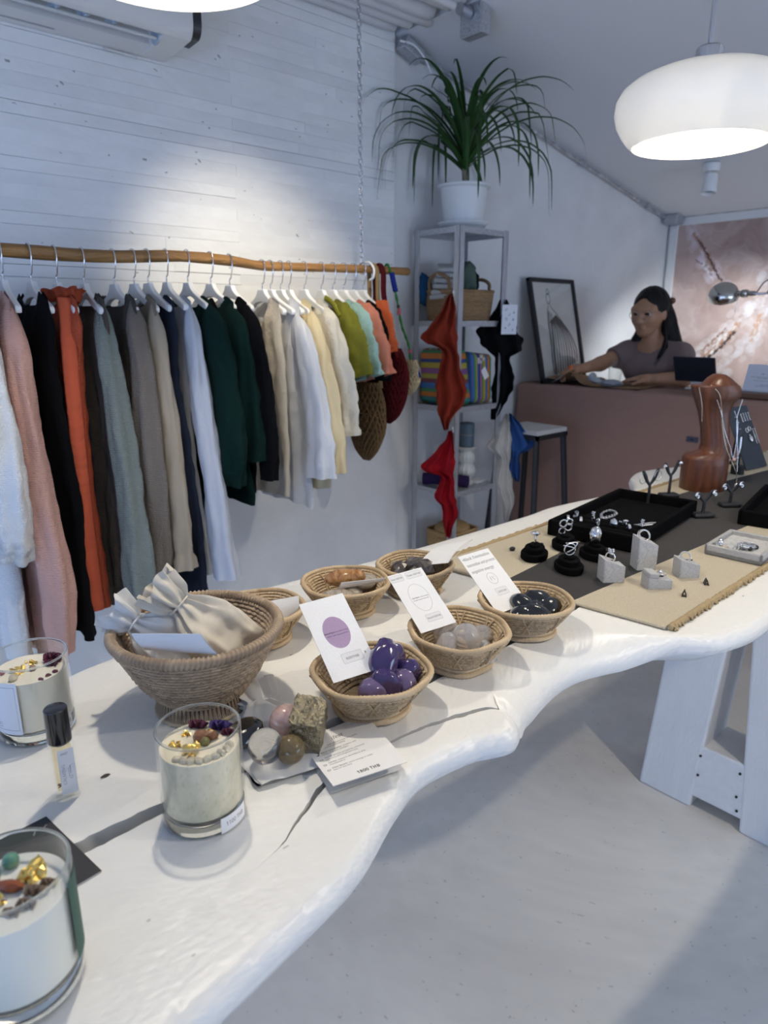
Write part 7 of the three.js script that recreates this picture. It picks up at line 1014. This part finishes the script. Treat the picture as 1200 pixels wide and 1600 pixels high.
  // hands: palm plus five separate fingers
  const hand = (wrist, dir, up, side, curl) => {
    const d = V(...dir).normalize(), n = V(...up).addScaledVector(d, -V(...up).dot(d)).normalize(), s = d.clone().cross(n).multiplyScalar(side), w = V(...wrist);
    const pt = (a, b, c) => w.clone().addScaledVector(d, a).addScaledVector(s, b).addScaledVector(n, c).toArray();
    const F = [[-0.026, 0.066, 0.0075], [-0.009, 0.074, 0.0080], [0.009, 0.070, 0.0078], [0.025, 0.056, 0.0070]], seg = [];
    for (const [b, L, r] of F) { const a0 = pt(0.072, b * 0.9, 0.002), a1 = pt(0.072 + L * 0.45 * Math.cos(curl * 0.6), b * 1.05, 0.002 - L * 0.45 * Math.sin(curl * 0.6)), a2 = pt(0.072 + L * 0.45 * Math.cos(curl * 0.6) + L * 0.5 * Math.cos(curl * 1.5), b * 1.12, 0.002 - L * 0.45 * Math.sin(curl * 0.6) - L * 0.5 * Math.sin(curl * 1.5)); seg.push([pt(0.04, b * 0.8, 0.001), a0, 0.010, r + 0.001], [a0, a1, r + 0.0008, r], [a1, a2, r, r * 0.82]); }
    const t0 = pt(0.018, -0.024, -0.002), t1 = pt(0.045, -0.046, -0.008), t2 = pt(0.070, -0.050, -0.014 - 0.012 * curl); seg.push([t0, t1, 0.012, 0.009], [t1, t2, 0.009, 0.0075]);
    const f = (p) => { let q = smin(cap3(p, pt(-0.03, 0, 0), pt(0.0, 0, 0), 0.024, 0.023), cap3(p, pt(0.03, -0.014, 0), pt(0.045, 0.014, 0), 0.017, 0.016), 0.03); q = smin(q, cap3(p, pt(0.012, 0, 0), pt(0.065, 0.0, 0.0), 0.018, 0.015), 0.02); for (const e of seg) q = smin(q, cap3(p, e[0], e[1], e[2], e[3]), 0.006); return q; };
    const c = pt(0.05, 0, -0.01); return mcGeo(f, c, 0.115, 60);
  };
  const hr = hand(WR, [-0.85, -0.10, -0.52], [0.1, 1, 0], 1, 0.9), hl = hand(WL, [-0.35, -0.06, -0.93], [0, 1, 0.05], 1, 0.28);
  const skin = phys({ color: lin(0.44, 0.225, 0.125), roughness: 0.55, sheen: 0.1 });
  obj('body', [body, head, hr, hl], skin, t);
  // t-shirt
  const shirtF = (p) => { let d = torso(p); d = smin(d, cap3(p, SR, [lerp(SR[0], ER[0], 0.50), lerp(SR[1], ER[1], 0.50), lerp(SR[2], ER[2], 0.50)], 0.050, 0.050), 0.05); d = smin(d, cap3(p, SL, [lerp(SL[0], EL[0], 0.52), lerp(SL[1], EL[1], 0.52), lerp(SL[2], EL[2], 0.52)], 0.051, 0.051), 0.05); d -= 0.007 + 0.003 * noise(p[0] * 22, p[1] * 16, p[2] * 22); d = Math.max(d, -ell3(p, [-0.035, 1.205, -0.003], [0.085, 0.075, 0.078])); for (const [S, E, k] of [[SR, ER, 0.52], [SL, EL, 0.55]]) { const ax = V(...E).sub(V(...S)), L = ax.length(); ax.normalize(); const q = (p[0] - S[0]) * ax.x + (p[1] - S[1]) * ax.y + (p[2] - S[2]) * ax.z; const pd = Math.hypot(p[0] - S[0] - ax.x * q, p[1] - S[1] - ax.y * q, p[2] - S[2] - ax.z * q); if (pd < 0.072 && q > L * 0.3) d = Math.max(d, (q - L * k)); } return Math.max(d, 0.70 - p[1]); };
  obj('t_shirt', mcGeo(shirtF, [-0.02, 0.97, 0.0], 0.34, 92), phys({ color: C('#85706b'), roughness: 0.9, sheen: 0.2, sheenColor: C('#967f79') }), t);
  const trouF = (p) => { let d = smin(cap3([p[0] * 1.2 - 0.01, p[1], p[2]], [0.05, 0.74, -0.05], [0.05, 0.74, 0.05], 0.128, 0.128), legs(p), 0.05) - 0.008; return Math.max(d, p[1] - 0.80, 0.27 - p[1]); };
  obj('trousers', mcGeo(trouF, [0.0, 0.54, 0.0], 0.30, 70), cloth('#22242a', 'plain'), t);
  // hair
  const HI = HM.clone().invert(), lp = V(0, 0, 0);
  const hairF = (p) => { lp.set(...p).applyMatrix4(HI); const q = lp.toArray(); let d = ell3(q, [0, 0.034, -0.022], [0.084, 0.096, 0.098]); const face = Math.max(ell3(q, [0.0, -0.012, 0.094], [0.067, 0.104, 0.080])); d = Math.max(d, -face); d = smin(d, cap3(q, [0, 0.00, -0.085], [0.0, -0.10, -0.088], 0.058, 0.05), 0.04);
    d = smin(d, cap3(p, [0.045, 1.30, 0.03], [0.07, 1.16, 0.075], 0.050, 0.046), 0.04); d = smin(d, cap3(p, [0.07, 1.16, 0.06], [0.075, 1.02, 0.07], 0.046, 0.03), 0.03); d = smin(d, cap3(p, [0.03, 1.31, -0.06], [0.015, 1.185, -0.105], 0.034, 0.03), 0.03); d = smin(d, cap3(p, [0.015, 1.19, -0.10], [-0.03, 1.14, -0.14], 0.028, 0.014), 0.02);
    d = smin(d, cap3(p, [-0.01, 1.29, 0.062], [-0.045, 1.17, 0.085], 0.013, 0.010), 0.02); d = smin(d, cap3(p, [-0.045, 1.17, 0.085], [-0.098, 1.08, 0.062], 0.010, 0.005), 0.01); return d + 0.0035 * noise(p[0] * 90, p[1] * 8, p[2] * 90); };
  obj('hair', mcGeo(hairF, [0.0, 1.23, -0.01], 0.25, 100), phys({ color: lin(0.010, 0.008, 0.007), roughness: 0.5, specularIntensity: 0.4 }), t);
  rnd = mulberry(6); const strands = []; for (let k = 0; k < 26; k++) { const s = rr(-1, 1), a = [0.045 + rr(-0.02, 0.02), 1.33, 0.05 + 0.02 * s]; strands.push(sweep([a, [0.06 + rr(-0.02, 0.02), 1.22, 0.085 + rr(-0.02, 0.02)], [0.05 + rr(-0.05, 0.03), 1.10 + rr(-0.03, 0.04), 0.105 + rr(-0.03, 0.05)]], 0.0016, { seg: 4, n: 10 })); } for (let k = 0; k < 8; k++) strands.push(sweep([[-0.02, 1.29, 0.062], [-0.06 + rr(-0.01, 0.01), 1.17, 0.08 + rr(-0.01, 0.015)], [-0.095 + rr(-0.01, 0.01), 1.09, 0.07 + rr(-0.02, 0.02)], [-0.105, 1.04 + rr(-0.02, 0.02), 0.055 + rr(-0.02, 0.02)]], 0.0013, { seg: 4, n: 12 })); obj('hair_strands', strands, phys({ color: lin(0.010, 0.008, 0.007), roughness: 0.38 }), t);
  const inHead = (g) => g.applyMatrix4(HM);
  obj('eyes', [-1, 1].map((s) => inHead(new THREE.SphereGeometry(1, 14, 10).scale(0.0145, 0.0068, 0.007).translate(s * 0.031, 0.006, 0.0765))), std({ color: lin(0.02, 0.012, 0.01), roughness: 0.25 }), t);
  obj('eyebrows', [-1, 1].map((s) => inHead(sweep([[s * 0.014, 0.027, 0.084], [s * 0.032, 0.031, 0.080], [s * 0.050, 0.024, 0.066]], (k) => 0.0042 - 0.002 * k, { seg: 6, n: 10, flat: 0.6 }))), std({ color: lin(0.012, 0.010, 0.009), roughness: 0.9 }), t);
  obj('lips', [inHead(sweep([[-0.021, -0.0605, 0.0765], [-0.007, -0.0570, 0.0856], [0, -0.0580, 0.0862], [0.007, -0.0570, 0.0856], [0.021, -0.0605, 0.0765]], (k) => 0.0012 + 0.0028 * Math.sin(k * PI), { seg: 6, n: 16 })), inHead(sweep([[-0.019, -0.0625, 0.0765], [0, -0.0665, 0.0852], [0.019, -0.0625, 0.0765]], (k) => 0.0012 + 0.0034 * Math.sin(k * PI), { seg: 6, n: 16 }))], std({ color: lin(0.30, 0.11, 0.09), roughness: 0.5 }), t);
  const lens = (s) => { const p = []; for (let k = 0; k < 14; k++) { const a = k / 14 * 2 * PI; p.push([s * 0.033 + 0.024 * Math.cos(a), 0.003 + 0.021 * Math.sin(a), 0.098 - 0.006 * Math.abs(Math.cos(a))]); } return sweep(p, 0.0015, { seg: 6, n: 36, closed: true }); };
  obj('glasses', [inHead(lens(-1)), inHead(lens(1)), inHead(sweep([[-0.010, 0.006, 0.098], [0, 0.010, 0.100], [0.010, 0.006, 0.098]], 0.0011, { seg: 6 })), ...[-1, 1].map((s) => inHead(sweep([[s * 0.057, 0.006, 0.092], [s * 0.074, 0.006, 0.05], [s * 0.079, 0.004, -0.01]], 0.0011, { seg: 6 })))], std({ color: lin(0.62, 0.58, 0.52), metalness: 1, roughness: 0.25 }), t);
  obj('hair_clip', at(blob(0.018, 2, 0.15, 2, 3, [0.8, 1, 1.1]), 0.055, 1.395, 0.045), std({ color: lin(0.14, 0.05, 0.025), roughness: 0.3 }), t);
  const sc = thing('orange_scissors', 'orange-handled scissors in the woman\'s hand', 'scissors', [O[0] + WR[0] - 0.075, 1.048, O[2] + WR[2] - 0.042], 0.5), om = std({ color: lin(0.85, 0.16, 0.03), roughness: 0.4 });
  obj('handle', at(new THREE.TorusGeometry(0.016, 0.0058, 8, 24).scale(1, 1.5, 1), 0.0, 0.004, 0.014, 0.5, 0.3, 0.4), om, sc); obj('handle', at(new THREE.TorusGeometry(0.015, 0.0058, 8, 24).scale(1, 1.5, 1), 0.012, -0.006, 0.022, 0.6, 0.3, 0.9), om, sc); obj('blades', sweep([[-0.01, -0.012, 0], [-0.06, -0.038, -0.03], [-0.10, -0.050, -0.055]], (k) => 0.005 * (1 - k) + 0.0006, { seg: 6, n: 10, flat: 0.3 }), M.steel, sc);
}
// ---- things on the counter
{
  const kraft = std({ color: C('#8f6e4c'), roughness: 0.8, side: THREE.DoubleSide, bumpMap: grainBump, bumpScale: 0.0004 });
  const k = thing('kraft_paper', 'crumpled brown wrapping paper spread on the counter', 'paper'); obj('sheet', surf((u, v) => { const z = lerp(0.13, 0.66, u), x = lerp(3.02, 3.30, v); const lift = 0.060 * Math.exp(-(((u - 0.30) / 0.10) ** 2)) * (0.3 + 0.7 * (1 - v)) + 0.030 * Math.exp(-(((u - 0.02) / 0.12) ** 2)) + 0.010 * Math.abs(noise(u * 6, v * 4)); return [x + 0.02 * noise(u * 5, v * 2), CT + 0.0015 + lift, z + 0.02 * noise(v * 4, u * 2)]; }, 60, 20), kraft, k);
  const b = thing('wrapped_parcel', 'small parcel in grey plastic on the wrapping paper', 'parcel', [3.06, CT + 0.022, 0.50], 0.3); obj('bundle', blob(0.042, 4, 0.32, 1.8, 5, [0.7, 0.42, 1.25]), phys({ color: lin(0.24, 0.25, 0.27), roughness: 0.3, clearcoat: 0.3 }), b); obj('twisted_end', sweep([[0, 0.002, -0.04], [-0.004, 0.012, -0.075], [0.004, 0.03, -0.10]], (q) => 0.010 + 0.012 * q, { seg: 9, n: 12, wob: (q, a) => 1 + 0.25 * Math.sin(a * 4 + q * 6) }), phys({ color: lin(0.55, 0.57, 0.60), roughness: 0.2, transmission: 0.4, thickness: 0 }), b);
  const c = thing('clear_cup', 'clear plastic cup beside the woman\'s elbow', 'cup', [3.34, CT + 0.001, 0.36]); obj('cup', lathe([[0.028, 0], [0.030, 0.002], [0.038, 0.105], [0.040, 0.107], [0.0385, 0.107], [0.029, 0.004], [0, 0.003]], 32), M.candleGlass, c);
  const tb = thing('tablet', 'dark tablet leaning on a small white stand on the counter', 'tablet', [3.26, CT + 0.05, 0.818], 0.0); const slabT = new THREE.Group(); slabT.name = 'screen_slab'; slabT.rotation.set(0, 0, 0.42); tb.add(slabT); obj('casing', box(0.008, 0.125, 0.195, 0, 0.048, 0, 0.003, 2), std({ color: lin(0.012, 0.016, 0.026), roughness: 0.35 }), slabT); obj('stand', [box(0.07, 0.006, 0.08, 0.02, -0.046, 0, 0.002), at(box(0.006, 0.075, 0.05, 0, 0, 0, 0.002), 0.012, -0.014, 0, 0, 0, 0.3)], M.white, tb);
  const bo = thing('wooden_board', 'dark wooden board on the counter carrying the paper sign', 'board', [3.10, CT + 0.001, 1.175]); obj('board', box(0.13, 0.022, 0.27, 0, 0.011, 0, 0.003, 2), std({ color: lin(0.16, 0.08, 0.045), roughness: 0.45, bumpMap: grainBump, bumpScale: 0.0006 }), bo);
  const lines = (w, h) => canvasTex(w, h, (x) => { x.fillStyle = '#dfe2ea'; x.fillRect(0, 0, w, h); x.fillStyle = '#5d626e'; const L = [[0.36, 0.34, 0.09, 4], [0.14, 0.46, 0.72, 2], [0.30, 0.51, 0.4, 2], [0.2, 0.60, 0.6, 2], [0.38, 0.74, 0.24, 2], [0.30, 0.79, 0.4, 2]]; for (const [a, b, q, t] of L) for (let k = 0; k < q * 60; k++) if ((k * 7 + (a * 100 | 0)) % 9) x.fillRect(w * a + k * w / 60, h * b + (k % 3 ? 0 : -1), w / 90, t + (k % 2)); });
  const sg = thing('paper_sign', 'white printed paper sign standing on the wooden board', 'sign', [3.115, CT + 0.024, 1.165]); const sh = new THREE.Group(); sh.name = 'sheet_holder'; sh.rotation.set(0, -0.12, -0.28, 'YXZ'); sg.add(sh); obj('sheet', (() => { const g = box(0.0015, 0.115, 0.17, 0, 0.0575, 0); const uv = g.attributes.uv; return g; })(), std({ map: lines(256, 180), roughness: 0.7 }), sh); obj('foot', box(0.05, 0.004, 0.17, 0.015, 0.002, 0), phys({ color: lin(0.75, 0.77, 0.8), roughness: 0.2 }), sg);
  // desk lamp on the cabinet behind, its bowl turned to the mural
  const dl = thing('desk_lamp', 'nickel desk lamp with domed shade lit in front of the mural', 'desk lamp', [3.93, 1.424, 0.62]);
  const nick = std({ color: lin(0.55, 0.53, 0.49), metalness: 1, roughness: 0.16 });
  const bowl = new THREE.Group(); bowl.name = 'shade'; bowl.rotation.set(0.10, 0, 0.50, 'ZXY'); dl.add(bowl);
  const R0 = 0.078; obj('dome', lathe([...Array.from({ length: 10 }, (_, k) => [R0 * Math.sin(k / 9 * PI / 2) + 0.0001, R0 * 0.92 * Math.cos(k / 9 * PI / 2)]), [R0, -0.012], [R0 - 0.002, -0.012], ...Array.from({ length: 10 }, (_, k) => [(R0 - 0.003) * Math.cos(k / 9 * PI / 2) + 0.0001, (R0 - 0.003) * 0.92 * Math.sin(k / 9 * PI / 2)])], 48), nick, bowl);
  obj('bulb', new THREE.SphereGeometry(0.024, 16, 12).translate(0, 0.012, 0), M.bulb, bowl);
  const L = new THREE.PointLight(lin(0.92, 0.97, 1.0), 1.1); L.position.set(0, 0.012, 0); L.castShadow = true; L.shadow.radius = 1.0; bowl.add(L);
  obj('neck', [sweep([[-0.01, 0.01, 0.07], [-0.012, 0.008, 0.165]], 0.013, { seg: 14, n: 2 }), sweep([[-0.011, 0.009, 0.10], [-0.011, 0.009, 0.125]], 0.021, { seg: 14, n: 2 })], nick, dl);
  obj('pull_pin', sweep([[-0.012, 0.0, 0.085], [-0.012, -0.085, 0.075]], 0.0022, { seg: 6, n: 2 }), nick, dl);
  obj('joint', [sweep([[-0.012, 0.008, 0.16], [-0.005, 0.006, 0.20], [0, 0.014, 0.235]], 0.006, { seg: 8 }), at(cyl(0.012, 0.012, 0.03, 0, -0.015, 0, 14), 0, 0.014, 0.235, PI / 2)], M.chrome, dl);
  obj('arm', [sweep([[0, 0.014, 0.235], [0.04, -0.30, 0.46]], 0.0095, { seg: 10, n: 2 }), sweep([[0.04, -0.30, 0.46], [0.24, -0.50, 0.62]], 0.0095, { seg: 10, n: 2 })], M.chrome, dl);
  obj('cable', sweep([[-0.012, 0.012, 0.17], [-0.005, 0.065, 0.20], [0, 0.075, 0.235], [0.004, 0.02, 0.25]], 0.0032, { seg: 6, n: 20 }), M.black, dl); obj('base', cyl(0.085, 0.08, 0.02, 0.24, -0.532, 0.62, 32), nick, dl); obj('pivot', cyl(0.012, 0.012, 0.03, 0.24, -0.52, 0.62, 12), nick, dl);
}
scene.traverse((o) => { if (o.isLight && o.shadow) o.castShadow = true; });
renderer.render(scene, camera);
